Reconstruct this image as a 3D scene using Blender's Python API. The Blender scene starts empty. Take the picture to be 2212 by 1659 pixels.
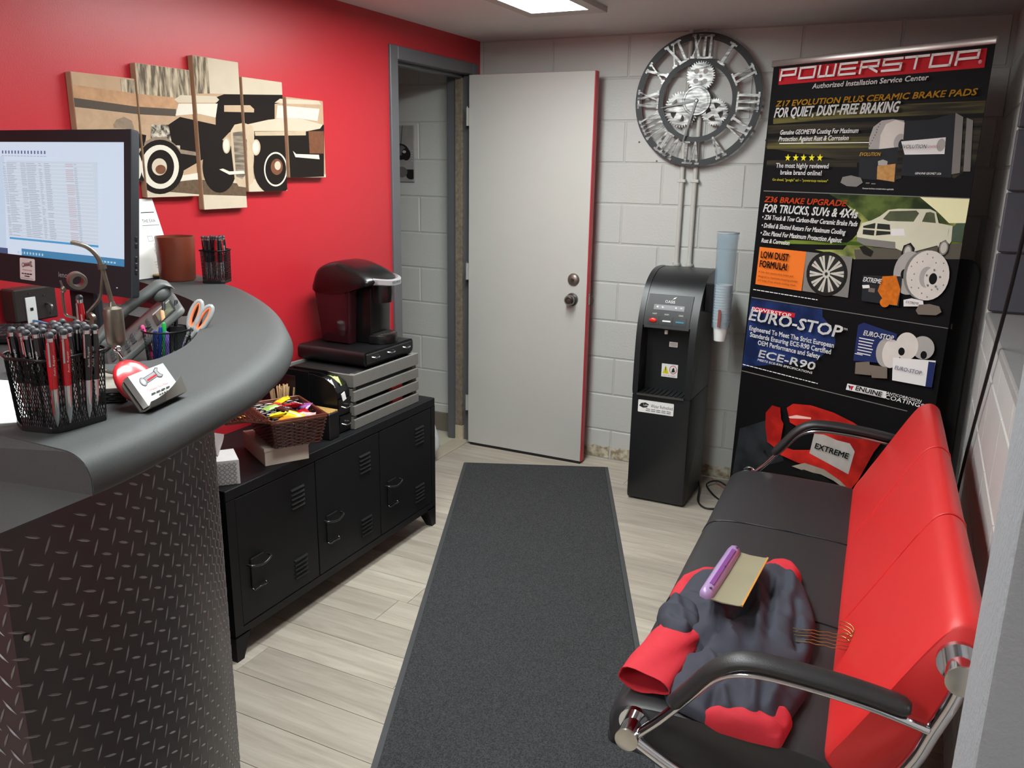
import bpy, bmesh, math, random
from mathutils import Vector, Matrix, Euler, noise
random.seed(7)
PI = math.pi
S = bpy.context.scene
COL = S.collection

# ------------------------------------------------------------------ camera
cam_d = bpy.data.cameras.new('camera'); cam = bpy.data.objects.new('camera', cam_d); COL.objects.link(cam)
S.camera = cam
_yaw, _pit, _rol, _F = 0.4542224, -0.2575378, 0.0170296, 1792.08
_f = Vector((-math.sin(_yaw)*math.cos(_pit), math.cos(_yaw)*math.cos(_pit), math.sin(_pit)))
_r = Vector((math.cos(_yaw), math.sin(_yaw), 0)); _u = _r.cross(_f)
_r2 = _r*math.cos(_rol)+_u*math.sin(_rol); _u2 = -_r*math.sin(_rol)+_u*math.cos(_rol)
Mc = Matrix((( _r2.x,_u2.x,-_f.x, 2.2447), (_r2.y,_u2.y,-_f.y,-4.1473), (_r2.z,_u2.z,-_f.z,1.5668), (0,0,0,1)))
cam.matrix_world = Mc
cam_d.sensor_fit = 'HORIZONTAL'; cam_d.sensor_width = 36; cam_d.lens = _F*36/2212
cam_d.clip_start = 0.02; cam_d.clip_end = 50
# ------------------------------------------------------------------ world and exposure
w = bpy.data.worlds.new('world'); S.world = w; w.use_nodes = True
w.node_tree.nodes['Background'].inputs[0].default_value = (0.75, 0.85, 1.0, 1)
w.node_tree.nodes['Background'].inputs[1].default_value = 0.25
S.view_settings.view_transform = 'Standard'; S.view_settings.look = 'None'
S.view_settings.exposure = 0.0; S.view_settings.gamma = 1.0; S.view_settings.use_curve_mapping = False
LAMP = 40          # radiance of the ceiling fixtures' diffusers
H = 2.198           # ceiling height
B = 0.2032          # one block course
WX = 2.475          # right wall

# ------------------------------------------------------------------ helpers
WMAT = {}
def lin(c):
    o = []
    for v in c[:3]:
        v = v/255.0
        o.append(v/12.92 if v <= .04045 else ((v+.055)/1.055)**2.4)
    return (o[0], o[1], o[2], 1)
MATS = {}
def M(name, c, rough=.5, metal=0, var=.06, scale=30, bump=0, bscale=None, coat=0, trans=0, emis=0, alpha=1, spec=.5, sub=0):
    """plain procedural material: noise-varied colour, optional relief"""
    if name in MATS: return MATS[name]
    m = bpy.data.materials.new(name); m.use_nodes = True; nt = m.node_tree; n = nt.nodes; l = nt.links
    b = n['Principled BSDF']; tc = n.new('ShaderNodeTexCoord'); nz = n.new('ShaderNodeTexNoise')
    nz.inputs['Scale'].default_value = scale; nz.inputs['Detail'].default_value = 4
    l.new(tc.outputs['Object'], nz.inputs['Vector'])
    mx = n.new('ShaderNodeMix'); mx.data_type = 'RGBA'
    L = lin(c)
    mx.inputs['A'].default_value = tuple(max(0, v*(1-var*1.5)) for v in L[:3])+(1,)
    mx.inputs['B'].default_value = tuple(min(1, v*(1+var*1.5)) for v in L[:3])+(1,)
    l.new(nz.outputs['Fac'], mx.inputs['Factor']); l.new(mx.outputs['Result'], b.inputs['Base Color'])
    b.inputs['Roughness'].default_value = rough; b.inputs['Metallic'].default_value = metal
    b.inputs['Coat Weight'].default_value = coat; b.inputs['Transmission Weight'].default_value = trans
    b.inputs['Alpha'].default_value = alpha; b.inputs['Specular IOR Level'].default_value = spec
    if coat: b.inputs['Coat Roughness'].default_value = .15
    if emis:
        l.new(mx.outputs['Result'], b.inputs['Emission Color']); b.inputs['Emission Strength'].default_value = emis
    if bump:
        bn = n.new('ShaderNodeTexNoise'); bn.inputs['Scale'].default_value = bscale or scale*4; bn.inputs['Detail'].default_value = 3
        l.new(tc.outputs['Object'], bn.inputs['Vector'])
        bp = n.new('ShaderNodeBump'); bp.inputs['Strength'].default_value = bump; bp.inputs['Distance'].default_value = .002
        l.new(bn.outputs['Fac'], bp.inputs['Height']); l.new(bp.outputs['Normal'], b.inputs['Normal'])
    MATS[name] = m
    return m
def catmull(pts, n=8, closed=False):
    P = [Vector(p) for p in pts]; out = []; N = len(P)
    rng = range(N) if closed else range(N-1)
    for i in rng:
        if closed: p0, p1, p2, p3 = P[i-1], P[i], P[(i+1) % N], P[(i+2) % N]
        else: p0, p1, p2, p3 = P[max(i-1,0)], P[i], P[i+1], P[min(i+2,N-1)]
        for k in range(n):
            t = k/n
            out.append(.5*((2*p1)+(-p0+p2)*t+(2*p0-5*p1+4*p2-p3)*t*t+(-p0+3*p1-3*p2+p3)*t**3))
    if not closed: out.append(P[-1])
    return out
def arc(cx, cy, r, a0, a1, n=12):
    return [(cx+r*math.cos(math.radians(a0+(a1-a0)*i/n)), cy+r*math.sin(math.radians(a0+(a1-a0)*i/n))) for i in range(n+1)]
def rrect(x0, y0, x1, y1, r, n=4):
    return arc(x1-r,y1-r,r,0,90,n)+arc(x0+r,y1-r,r,90,180,n)+arc(x0+r,y0+r,r,180,270,n)+arc(x1-r,y0+r,r,270,360,n)
class MB:
    def __init__(s, X=None): s.bm = bmesh.new(); s.X = X
    def _v(s, pts, X=None):
        o = []
        for p in pts:
            p = Vector(p) if len(p) == 3 else Vector((p[0], p[1], 0))
            if X is not None: p = X @ p
            if s.X is not None: p = s.X @ p
            o.append(s.bm.verts.new(p))
        return o
    def faces(s, pts, fs, X=None):
        v = s._v(pts, X)
        for f in fs:
            try: s.bm.faces.new([v[i] for i in f])
            except ValueError: pass
        return v
    def fc(s, pts, fs, X=None): s.faces(pts, fs, X); return s
    def box(s, c, d, X=None, bev=0, seg=1, R=None):
        x, y, z = d[0]/2, d[1]/2, d[2]/2
        pts = [(sx*x, sy*y, sz*z) for sz in (-1,1) for sy in (-1,1) for sx in (-1,1)]
        T = Matrix.Translation(c)
        if R is not None: T = T @ R
        if X is not None: T = X @ T
        v = s.faces(pts, [(0,2,3,1),(4,5,7,6),(0,1,5,4),(2,6,7,3),(0,4,6,2),(1,3,7,5)], T)
        if bev:
            es = list({e for q in v for e in q.link_edges})
            bmesh.ops.bevel(s.bm, geom=es, offset=bev, segments=seg, affect='EDGES', profile=.5)
        return s
    def bb(s, a, b, bev=0, seg=1):       # box by corners
        return s.box([(a[i]+b[i])/2 for i in range(3)], [abs(b[i]-a[i]) for i in range(3)], bev=bev, seg=seg)
    def prism(s, poly, z0, z1, X=None, bev=0, seg=2, tb=None):
        n = len(poly)
        v = s._v([(p[0],p[1],z0) for p in poly]+[(p[0],p[1],z1) for p in poly], X)
        s.bm.faces.new(list(reversed(v[:n]))); s.bm.faces.new(v[n:])
        for i in range(n): s.bm.faces.new([v[i], v[(i+1)%n], v[n+(i+1)%n], v[n+i]])
        if bev:
            es = []
            for i in range(n):
                for k in (0, n):
                    if tb == 'top' and k == 0: continue
                    e = s.bm.edges.get((v[k+i], v[k+(i+1)%n]))
                    if e: es.append(e)
            bmesh.ops.bevel(s.bm, geom=es, offset=bev, segments=seg, affect='EDGES', profile=.5)
        return s
    def cyl(s, p0, p1, r0, r1=None, n=16, X=None, caps=True):
        r1 = r0 if r1 is None else r1
        p0, p1 = Vector(p0), Vector(p1); d = (p1-p0).normalized()
        a = d.orthogonal().normalized(); b = d.cross(a)
        ring = lambda p, r: [p+(a*math.cos(2*PI*i/n)+b*math.sin(2*PI*i/n))*r for i in range(n)]
        v = s._v(ring(p0,r0)+ring(p1,r1), X)
        for i in range(n): s.bm.faces.new([v[i], v[(i+1)%n], v[n+(i+1)%n], v[n+i]])
        if caps:
            s.bm.faces.new(list(reversed(v[:n]))); s.bm.faces.new(v[n:])
        return s
    def tube(s, pts, r, n=8, closed=False, X=None, flat=None):
        P = [Vector(p) for p in pts]; N = len(P)
        rr = r if isinstance(r, (list, tuple)) else [r]*N
        rings = []; pa = None
        for i in range(N):
            t = (P[(i+1)%N]-P[i-1]) if closed else (P[min(i+1,N-1)]-P[max(i-1,0)])
            t.normalize()
            if pa is None: a = t.orthogonal().normalized()
            else:
                a = pa-t*pa.dot(t)
                a = a.normalized() if a.length > 1e-6 else t.orthogonal().normalized()
            pa = a; b = t.cross(a)
            rings.append(s._v([P[i]+(a*math.cos(2*PI*k/n)+b*math.sin(2*PI*k/n))*rr[i] for k in range(n)], X))
        for i in range(N if closed else N-1):
            A, Bq = rings[i], rings[(i+1)%N]
            for k in range(n):
                try: s.bm.faces.new([A[k], A[(k+1)%n], Bq[(k+1)%n], Bq[k]])
                except ValueError: pass
        if not closed:
            s.bm.faces.new(list(reversed(rings[0]))); s.bm.faces.new(rings[-1])
        return s
    def lathe(s, prof, n=24, X=None):
        rings = []
        for r, z in prof:
            if r < 1e-6: rings.append(s._v([(0,0,z)], X))
            else: rings.append(s._v([(r*math.cos(2*PI*i/n), r*math.sin(2*PI*i/n), z) for i in range(n)], X))
        for a, b in zip(rings, rings[1:]):
            for i in range(n):
                if len(a) == 1 and len(b) == 1: continue
                if len(a) == 1: f = [a[0], b[(i+1)%n], b[i]]
                elif len(b) == 1: f = [a[i], a[(i+1)%n], b[0]]
                else: f = [a[i], a[(i+1)%n], b[(i+1)%n], b[i]]
                s.bm.faces.new(f)
        return s
    def sphere(s, c, r, n=12, X=None):
        r = r if isinstance(r, (tuple, list)) else (r,r,r)
        T = Matrix.Translation(c) @ Matrix.Diagonal((r[0], r[1], r[2], 1))
        if X is not None: T = X @ T
        return s.lathe([(math.sin(PI*i/(n//2)) if 0 < i < n//2 else 0, -math.cos(PI*i/(n//2))) for i in range(n//2+1)], n, T)
    def sweep(s, secs, closed_sec=True, caps=True):   # list of equal-length 3-D sections
        rings = [s._v(q) for q in secs]; n = len(rings[0])
        for A, Bq in zip(rings, rings[1:]):
            for k in range(n if closed_sec else n-1):
                try: s.bm.faces.new([A[k], A[(k+1)%n], Bq[(k+1)%n], Bq[k]])
                except ValueError: pass
        if caps and closed_sec:
            s.bm.faces.new(list(reversed(rings[0]))); s.bm.faces.new(rings[-1])
        return s
    def build(s, name, mat, parent=None, smooth=None, world=True):
        me = bpy.data.meshes.new(name)
        bmesh.ops.recalc_face_normals(s.bm, faces=s.bm.faces[:])
        if parent is not None and world:
            s.bm.transform(WMAT[parent.name].inverted())
        s.bm.to_mesh(me); s.bm.free()
        me.materials.append(mat)
        if smooth:
            for q in me.polygons: q.use_smooth = True
            me.set_sharp_from_angle(angle=math.radians(smooth))
        return link(name, me, parent)
def link(name, me, parent=None, loc=None):
    o = bpy.data.objects.new(name, me); COL.objects.link(o)
    if parent is not None:
        o.parent = parent; WMAT[o.name] = WMAT[parent.name] @ (Matrix.Translation(loc) if loc else Matrix())
    else: WMAT[o.name] = Matrix.Translation(loc) if loc else Matrix()
    if loc: o.location = loc
    return o
def tag(o, label, cat, group=None):
    o['label'] = label; o['category'] = cat
    if group: o['group'] = group
    return o
def thing(name, label, cat, loc=(0,0,0), rz=0, group=None):
    o = bpy.data.objects.new(name, None); COL.objects.link(o); o.empty_display_size = .05
    o.location = loc; o.rotation_euler = (0,0,rz)
    WMAT[o.name] = Matrix.Translation(loc) @ Matrix.Rotation(rz, 4, 'Z')
    return tag(o, label, cat, group)
def struct(o): o['kind'] = 'structure'; return o
def stuff(o): o['kind'] = 'stuff'; return o
def copy_tree(src, loc, rot=None, label=None, group=None):
    c = src.copy(); COL.objects.link(c); c.location = loc
    if rot is not None: c.rotation_euler = rot
    if label: c['label'] = label
    if group: c['group'] = group
    for ch in src.children:
        d = ch.copy(); COL.objects.link(d); d.parent = c
        for g in ch.children:
            e = g.copy(); COL.objects.link(e); e.parent = d
    return c
_TX = {}
def text_geo(t):
    if t in _TX: return _TX[t]
    cu = bpy.data.curves.new('t', 'FONT'); cu.body = t; cu.resolution_u = 2
    ob = bpy.data.objects.new('t', cu); COL.objects.link(ob)
    dg = bpy.context.evaluated_depsgraph_get()
    me = bpy.data.meshes.new_from_object(ob.evaluated_get(dg))
    vs = [v.co.copy() for v in me.vertices]; fs = [tuple(q.vertices) for q in me.polygons]
    bpy.data.objects.remove(ob); bpy.data.curves.remove(cu); bpy.data.meshes.remove(me)
    _TX[t] = (vs, fs); return _TX[t]
CAP = max(v.y for v in text_geo('H')[0])
def put_text(mb, t, X, w=None, h=.01, shear=0, bold=0):
    """lettering in the XY plane of X, starting at its origin; w = full width, h = cap height"""
    vs, fs = text_geo(t)
    x0 = min(v.x for v in vs); x1 = max(v.x for v in vs); sy = h/CAP
    sx = (w-shear*h)/(x1-x0) if w else sy
    for dx, dy in ([(0,0)] if not bold else [(0,0),(bold,0),(0,bold),(bold,bold)]):
        mb.faces([((v.x-x0)*sx+shear*v.y*sy+dx, v.y*sy+dy, 0) for v in vs], fs, X)
def frame(o, u, v):
    u = Vector(u).normalized(); v = Vector(v).normalized(); n = u.cross(v)
    return Matrix(((u.x,v.x,n.x,o[0]),(u.y,v.y,n.y,o[1]),(u.z,v.z,n.z,o[2]),(0,0,0,1)))
def clip_poly(P, x0, y0, x1, y1):
    def cut(P, ins, cross):
        o = []
        for i in range(len(P)):
            a, b = P[i-1], P[i]
            if ins(b):
                if not ins(a): o.append(cross(a,b))
                o.append(b)
            elif ins(a): o.append(cross(a,b))
        return o
    def cx(v): return lambda a,b: (v, a[1]+(b[1]-a[1])*(v-a[0])/(b[0]-a[0]))
    def cy(v): return lambda a,b: (a[0]+(b[0]-a[0])*(v-a[1])/(b[1]-a[1]), v)
    for ins, cr in ((lambda q: q[0]>=x0, cx(x0)),(lambda q: q[0]<=x1, cx(x1)),(lambda q: q[1]>=y0, cy(y0)),(lambda q: q[1]<=y1, cy(y1))):
        P = cut(P, ins, cr)
        if len(P) < 3: return []
    return P
class Print:
    """flat print on a real surface: thin layers of coloured shapes, one mesh per colour name"""
    def __init__(s, X, rect=None, step=.00025): s.X = X; s.rect = rect; s.step = step; s.k = 1; s.d = {}; s.cnt = {}
    def _t(s): s.k += 1; return s.X @ Matrix.Translation((0,0,s.k*s.step))
    def mb(s, key): s.cnt[key] = s.cnt.get(key,0)+1; return s.d.setdefault(key, MB())
    def poly(s, key, P):
        if s.rect: P = clip_poly(P, *s.rect)
        if len(P) < 3: return
        s.mb(key).faces([(q[0],q[1],0) for q in P], [tuple(range(len(P)))], s._t())
    def ell(s, key, cx, cy, a, b, n=28): s.poly(key, [(cx+a*math.cos(2*PI*i/n), cy+b*math.sin(2*PI*i/n)) for i in range(n)])
    def rect4(s, key, x0, y0, x1, y1): s.poly(key, [(x0,y0),(x1,y0),(x1,y1),(x0,y1)])
    def text(s, key, t, x, y, w, h, shear=0, bold=0, rot=0):
        s.mb(key); put_text(s.mb(key), t, s._t() @ Matrix.Translation((x,y,0)) @ Matrix.Rotation(rot,4,'Z'), w, h, shear, bold)
    def done(s, parent, names, mats):
        for k, mb in s.d.items():
            n = names.get(k, 'print') if isinstance(names, dict) else names
            o = mb.build(n, mats[k], parent)
            if s.cnt.get(k,0) > 1: o['kind'] = 'stuff'

# ------------------------------------------------------------------ surface materials
def mat_blocks(name, c, peel=False, bump=.5):
    m = M(name, c, rough=.42, var=.025, scale=6, bump=bump, bscale=110)
    n = m.node_tree.nodes; l = m.node_tree.links; b = n['Principled BSDF']
    if peel:
        mx = [q for q in n if q.type == 'MIX'][0]
        g = n.new('ShaderNodeNewGeometry'); sp = n.new('ShaderNodeSeparateXYZ'); l.new(g.outputs['Position'], sp.inputs[0])
        nz = n.new('ShaderNodeTexNoise'); nz.inputs['Scale'].default_value = 22; nz.inputs['Detail'].default_value = 6; l.new(g.outputs['Position'], nz.inputs['Vector'])
        ad = n.new('ShaderNodeMath'); ad.operation = 'MULTIPLY_ADD'; l.new(nz.outputs['Fac'], ad.inputs[0]); ad.inputs[1].default_value = -.05; l.new(sp.outputs['Z'], ad.inputs[2])
        gt = n.new('ShaderNodeMath'); gt.operation = 'LESS_THAN'; l.new(ad.outputs[0], gt.inputs[0]); gt.inputs[1].default_value = .045
        cr = n.new('ShaderNodeValToRGB'); n2 = n.new('ShaderNodeTexNoise'); n2.inputs['Scale'].default_value = 28; n2.inputs['Detail'].default_value = 8; l.new(g.outputs['Position'], n2.inputs['Vector'])
        cr.color_ramp.elements[0].position = .38; cr.color_ramp.elements[0].color = lin((140,124,98)); cr.color_ramp.elements[1].position = .62; cr.color_ramp.elements[1].color = lin((206,198,178))
        l.new(n2.outputs['Fac'], cr.inputs[0])
        m2 = n.new('ShaderNodeMix'); m2.data_type = 'RGBA'; l.new(gt.outputs[0], m2.inputs['Factor']); l.new(mx.outputs['Result'], m2.inputs['A']); l.new(cr.outputs[0], m2.inputs['B'])
        l.new(m2.outputs['Result'], b.inputs['Base Color'])
    return m
M_BLOCK = mat_blocks('painted_block', (196,195,191), True)
M_BLOCKR = mat_blocks('painted_block_right', (190,188,185))
M_MORTAR = M('painted_mortar', (186,185,181), rough=.5, var=.03)
M_RED = M('red_wall_paint', (184,38,48), rough=.38, var=.02, scale=3, bump=.15, bscale=240)
M_CEIL = M('ceiling_paint', (214,212,210), rough=.6, var=.02, scale=5, bump=.1, bscale=120)
M_FRAME = M('grey_frame_paint', (92,92,95), rough=.4, var=.04, scale=12, bump=.1)
M_DARKGREY = M('dark_grey_block_paint', (86,84,92), rough=.5, var=.05, scale=10, bump=.5, bscale=90)
M_WOODWORN = M('worn_wood', (120,108,92), rough=.75, var=.5, scale=45, bump=.5, bscale=90)
M_TILE = M('hall_floor', (196,188,168), rough=.45, var=.05, scale=14)
M_CHROME = M('chrome', (205,205,208), rough=.1, metal=1, var=.01)
M_STEEL = M('brushed_steel', (150,148,145), rough=.32, metal=1, var=.05)
M_BLACKP = M('black_plastic', (20,20,22), rough=.32, var=.05)
M_BLACKM = M('black_matte', (18,18,19), rough=.6, var=.05)
M_WHITE = M('white_plastic', (226,224,220), rough=.4, var=.01)
M_PAPER = M('white_paper', (238,237,234), rough=.7, var=.01)
def mat_plank():
    m = bpy.data.materials.new('vinyl_plank'); m.use_nodes = True; n = m.node_tree.nodes; l = m.node_tree.links; b = n['Principled BSDF']
    g = n.new('ShaderNodeNewGeometry'); oi = n.new('ShaderNodeObjectInfo')
    mp = n.new('ShaderNodeMapping'); mp.inputs['Scale'].default_value = (1.5,17,1); l.new(g.outputs['Position'], mp.inputs['Vector'])
    cb = n.new('ShaderNodeCombineXYZ'); mu = n.new('ShaderNodeMath'); mu.operation = 'MULTIPLY'; mu.inputs[1].default_value = 37; l.new(oi.outputs['Random'], mu.inputs[0]); l.new(mu.outputs[0], cb.inputs[0]); l.new(mu.outputs[0], cb.inputs[1])
    l.new(cb.outputs[0], mp.inputs['Location'])
    nz = n.new('ShaderNodeTexNoise'); nz.inputs['Scale'].default_value = 1.6; nz.inputs['Detail'].default_value = 9; nz.inputs['Roughness'].default_value = .62; nz.inputs['Distortion'].default_value = .6
    l.new(mp.outputs[0], nz.inputs['Vector'])
    cr = n.new('ShaderNodeValToRGB'); e = cr.color_ramp.elements
    e[0].position = .3; e[0].color = lin((168,154,137)); e[1].position = .72; e[1].color = lin((204,193,176))
    q = e.new(.5); q.color = lin((186,173,155))
    l.new(nz.outputs['Fac'], cr.inputs[0])
    hs = n.new('ShaderNodeHueSaturation'); hs.inputs['Saturation'].default_value = .85
    mr = n.new('ShaderNodeMapRange'); mr.inputs['To Min'].default_value = .78; mr.inputs['To Max'].default_value = 1.0; l.new(oi.outputs['Random'], mr.inputs['Value'])
    l.new(mr.outputs[0], hs.inputs['Value']); l.new(cr.outputs[0], hs.inputs['Color']); l.new(hs.outputs[0], b.inputs['Base Color'])
    b.inputs['Roughness'].default_value = .42
    bp = n.new('ShaderNodeBump'); bp.inputs['Strength'].default_value = .15; bp.inputs['Distance'].default_value = .001; l.new(nz.outputs['Fac'], bp.inputs['Height']); l.new(bp.outputs[0], b.inputs['Normal'])
    return m
M_PLANK = mat_plank()
M_JOINT = M('floor_joint', (92,80,68), rough=.8)

# ------------------------------------------------------------------ floor
YF = -6.2
floor = struct(MB().bb((0,YF,-.06),(2.9,0,-.0025)).build('floor', M_JOINT))
_pm = {}
def piece(cache, key, mk):
    if key not in cache: cache[key] = mk()
    return cache[key]
def plank_mesh(L, w):
    mb = MB(); mb.box((0,0,-.0015),(L-.0016,w-.0016,.003), bev=.0006)
    me = bpy.data.meshes.new('plank'); mb.bm.to_mesh(me); mb.bm.free(); me.materials.append(M_PLANK); return me
PWD, PLN = .152, 1.22
row = 0; y = -1.99+PWD*14
while y > -4.6:
    ya, yb = max(y-PWD, YF), min(y, 0)
    if yb-ya > .01 and ya < 0:
        off = {2:.2}.get(row, random.uniform(0,1)*PLN)
        x = -off
        if abs(y+1.99-0) < .3: x = .665-PLN if abs(y-(-1.99+PWD)) < .02 else x
        while x < 2.9:
            xa, xb = max(x,0), min(x+PLN,2.9)
            if xb-xa > .03:
                L, w2 = round(xb-xa,3), round(yb-ya,3)
                link('plank', piece(_pm,(L,w2),lambda: plank_mesh(L,w2)), floor, ((xa+xb)/2,(ya+yb)/2,0))
            x += PLN
    y -= PWD; row += 1
hall_floor = struct(MB().bb((-1.5,-3.2,-.06),(0,0,-.004)).build('floor_hall', M_TILE))
thr = struct(MB().bb((-.10,-.80,-.004),(.0,-.10,.006), bev=.003).build('trim_1', M('threshold', (178,166,148), rough=.5)))

# ------------------------------------------------------------------ block walls
def blk_mesh(L, h, d, mat):
    mb = MB(); mb.box((0,0,0),(L,d,h), bev=.004, seg=1)
    me = bpy.data.meshes.new('block'); mb.bm.to_mesh(me); mb.bm.free(); me.materials.append(mat); return me
G = .006
def rows():
    for i in range(11):
        zt = H-i*B; zb = max(H-(i+1)*B, 0)
        yield i, zb, zt
wall_back = struct(MB().bb((-1.5,0,0),(WX+.2,.2,H)).build('wall_back', M_MORTAR))
_bc = {}
for i, zb, zt in rows():
    x = .83-.4064*8-(0 if i % 2 == 0 else .2032)
    while x < WX:
        xa, xb = max(x,-1.5), min(x+.4064, WX)
        if xb-xa > .03:
            L, h = round(xb-xa-G,3), round(zt-zb-G,3)
            link('block', piece(_bc,(L,h,0),lambda: blk_mesh(L,h,.02,M_BLOCK)), wall_back, ((xa+xb)/2,.0065,(zb+zt)/2))
        x += .4064
# right wall with window opening
WY0, WY1, WZ0, WZ1 = -2.45, -.83, 1.083, 2.0
mb = MB(); T = .2
mb.bb((WX,YF,0),(WX+T,.2,WZ0)); mb.bb((WX,YF,WZ1),(WX+T,.2,H)); mb.bb((WX,WY1,WZ0),(WX+T,.2,WZ1)); mb.bb((WX,YF,WZ0),(WX+T,WY0,WZ1))
wall_right = struct(mb.build('wall_right', M_MORTAR))
_br = {}
RZ = Matrix.Rotation(PI/2,4,'Z')
def rblock(ya, yb, za, zb):
    if yb-ya < .03 or zb-za < .03: return
    L, h = round(yb-ya-G,3), round(zb-za-G,3)
    def mk():
        mb = MB(); mb.box((0,0,0),(.02,L,h), bev=.004); me = bpy.data.meshes.new('block'); mb.bm.to_mesh(me); mb.bm.free(); me.materials.append(M_BLOCKR); return me
    link('block', piece(_br,(L,h),mk), wall_right, (WX+.0065,(ya+yb)/2,(za+zb)/2))
for i, zb, zt in rows():
    y = 0 if i % 2 else .2032
    while y > -3.34:
        yb, ya = min(y,0), max(y-.4064,-3.34)
        if zt <= WZ0+.001 or zb >= WZ1-.001 or yb <= WY0 or ya >= WY1: rblock(ya,yb,zb,zt)
        else:
            if yb > WY1: rblock(WY1,yb,zb,zt)
            if ya < WY0: rblock(ya,WY0,zb,zt)
            if zb < WZ0: rblock(max(ya,WY0),min(yb,WY1),zb,WZ0)
            if zt > WZ1: rblock(max(ya,WY0),min(yb,WY1),WZ1,zt)
        y -= .4064
# window: dark painted reveal blocks, sill, brown frame and pane
win = bpy.data.objects.new('window_1', None); COL.objects.link(win); win.location = (WX+.1,(WY0+WY1)/2,WZ0); WMAT['window_1'] = Matrix.Translation(win.location); struct(win)
for k in range(5):
    za = WZ0+.02+k*B; zb = min(za+B, WZ1)
    MB().bb((WX-.004,WY1-.03,za+.003),(WX+.13,WY1+.01,zb-.003), bev=.004).build('reveal_block', M_DARKGREY, win)
    MB().bb((WX-.004,WY0-.01,za+.003),(WX+.13,WY0+.03,zb-.003), bev=.004).build('reveal_block', M_DARKGREY, win)
MB().bb((WX-.006,WY0,WZ0-.015),(WX+.2,WY1,WZ0+.016), bev=.006, seg=2).build('window_sill', M('sill_paint', (150,147,145), rough=.5, bump=.3), win)
M_BRONZE = M('bronze_frame', (78,66,58), rough=.4, metal=.3)
mb = MB(); X0, X1 = WX+.12, WX+.17
mb.bb((X0,WY0,WZ0+.016),(X1,WY1,WZ0+.06)); mb.bb((X0,WY0,WZ1-.045),(X1,WY1,WZ1)); mb.bb((X0,WY0,WZ0+.06),(X1,WY0+.045,WZ1-.045)); mb.bb((X0,WY1-.045,WZ0+.06),(X1,WY1,WZ1-.045)); mb.bb((X0,-1.66,WZ0+.06),(X1,-1.62,WZ1-.045))
mb.build('window_frame', M_BRONZE, win)
for a, b in ((WY0+.045,-1.66),(-1.62,WY1-.045)):
    MB().bb((WX+.14,a,WZ0+.06),(WX+.148,b,WZ1-.045)).build('pane', M('window_glass', (120,130,140), rough=.05, trans=.7, var=0), win)
# red wall on the left with the doorway
DY0, DY1, DZ = -.80, -.10, 2.035
mb = MB(); mb.bb((-.14,YF,0),(0,DY0-.012,H)); mb.bb((-.14,DY1+.012,0),(0,-.002,H)); mb.bb((-.14,DY0-.012,DZ+.012),(0,DY1+.012,H))
wall_left = struct(mb.build('wall_left', M_RED))
wall_hall = struct(MB().bb((-1.55,-3.2,0),(-1.45,0,H)).build('wall_hall', M_MORTAR))
wall_hall2 = struct(MB().bb((-1.5,-3.25,0),(-.14,-3.15,H)).build('wall_hall_end', M_MORTAR))
mb = MB().bb((-1.45,-.012,0),(-.14,.004,.115), bev=.004); struct(mb.build('baseboard_hall', M('rubber_base', (112,104,94), rough=.5)))
wing = struct(MB().bb((2.332,-3.482,0),(WX+.45,-3.345,H), bev=.006, seg=2).build('wall_wing', M('orange_peel_paint', (152,158,162), rough=.5, var=.03, bump=1.0, bscale=140), None, 40))
wall_front = struct(MB().bb((-.14,YF-.1,0),(2.9,YF,H)).build('wall_front', M('front_paint', (190,188,185), rough=.5)))
struct(MB().bb((WX+.4,YF,0),(WX+.5,-3.4,H)).build('wall_right_front', M('front_paint', (190,188,185))))
ceil = struct(MB().bb((-1.55,YF-.1,H),(3.1,.2,H+.08)).build('ceiling', M_CEIL))

# door casing and jambs
fr = bpy.data.objects.new('trim_2', None); COL.objects.link(fr); fr.location = (0,-.45,0); WMAT['trim_2'] = Matrix.Translation((0,-.45,0)); struct(fr)
MB().bb((-.15,-.862,0),(.012,DY0,DZ+.045), bev=.003).build('casing', M_FRAME, fr)
MB().bb((-.15,DY1,0),(.012,-.045,DZ+.045), bev=.003).build('casing', M_FRAME, fr)
MB().bb((-.15,DY0,DZ-.012),(.012,DY1,DZ+.045), bev=.003).build('head_casing', M_FRAME, fr)
MB().bb((-.09,DY1-.016,.09),(-.045,DY1+.002,DZ-.012), bev=.002).build('door_stop', M_WOODWORN, fr)
MB().bb((-.09,DY1-.018,0),(-.04,DY1+.002,.09), bev=.002).build('door_stop', M('bare_wood', (188,176,150), rough=.7, var=.2), fr)
MB().bb((-.09,DY0,0),(-.045,DY0+.016,DZ-.012), bev=.002).build('door_stop', M_FRAME, fr)
MB().bb((-.09,DY0,DZ-.028),(-.045,DY1,DZ-.012), bev=.002).build('door_stop', M_FRAME, fr)
# open door
door = bpy.data.objects.new('door_1', None); COL.objects.link(door); door.location = (.03,-.13,0); WMAT['door_1'] = Matrix.Translation((.03,-.13,0)); struct(door)
M_DOOR = M('door_paint', (192,190,184), rough=.45, var=.02, scale=4, bump=.15, bscale=160)
MB().bb((.018,-.1485,.012),(.718,-.108,2.018), bev=.0015).build('door_core', M('red_edge_paint', (186,38,50), rough=.4), door)
MB().bb((.016,-.151,.014),(.712,-.1475,2.017), bev=.001).build('door_face', M_DOOR, door)
MB().bb((.03,-.152,.0),(.712,-.12,.012)).build('sweep_gap_shade', M_BLACKM, door)  # black sweep strip also paints in the gap shadow under the door
for z in (.25,1.0,1.81): 
    h = MB().bb((-.002,-.152,z-.045),(.016,-.149,z+.045)).cyl((.008,-.156,z-.045),(.008,-.156,z+.045),.006,n=10).build('hinge', M('hinge_paint', (170,168,160), rough=.4), door, 40)
    MB().cyl((.008,-.156,z+.045),(.008,-.156,z+.052),.004,n=8).build('hinge_pin', M_STEEL, h, 40)
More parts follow.
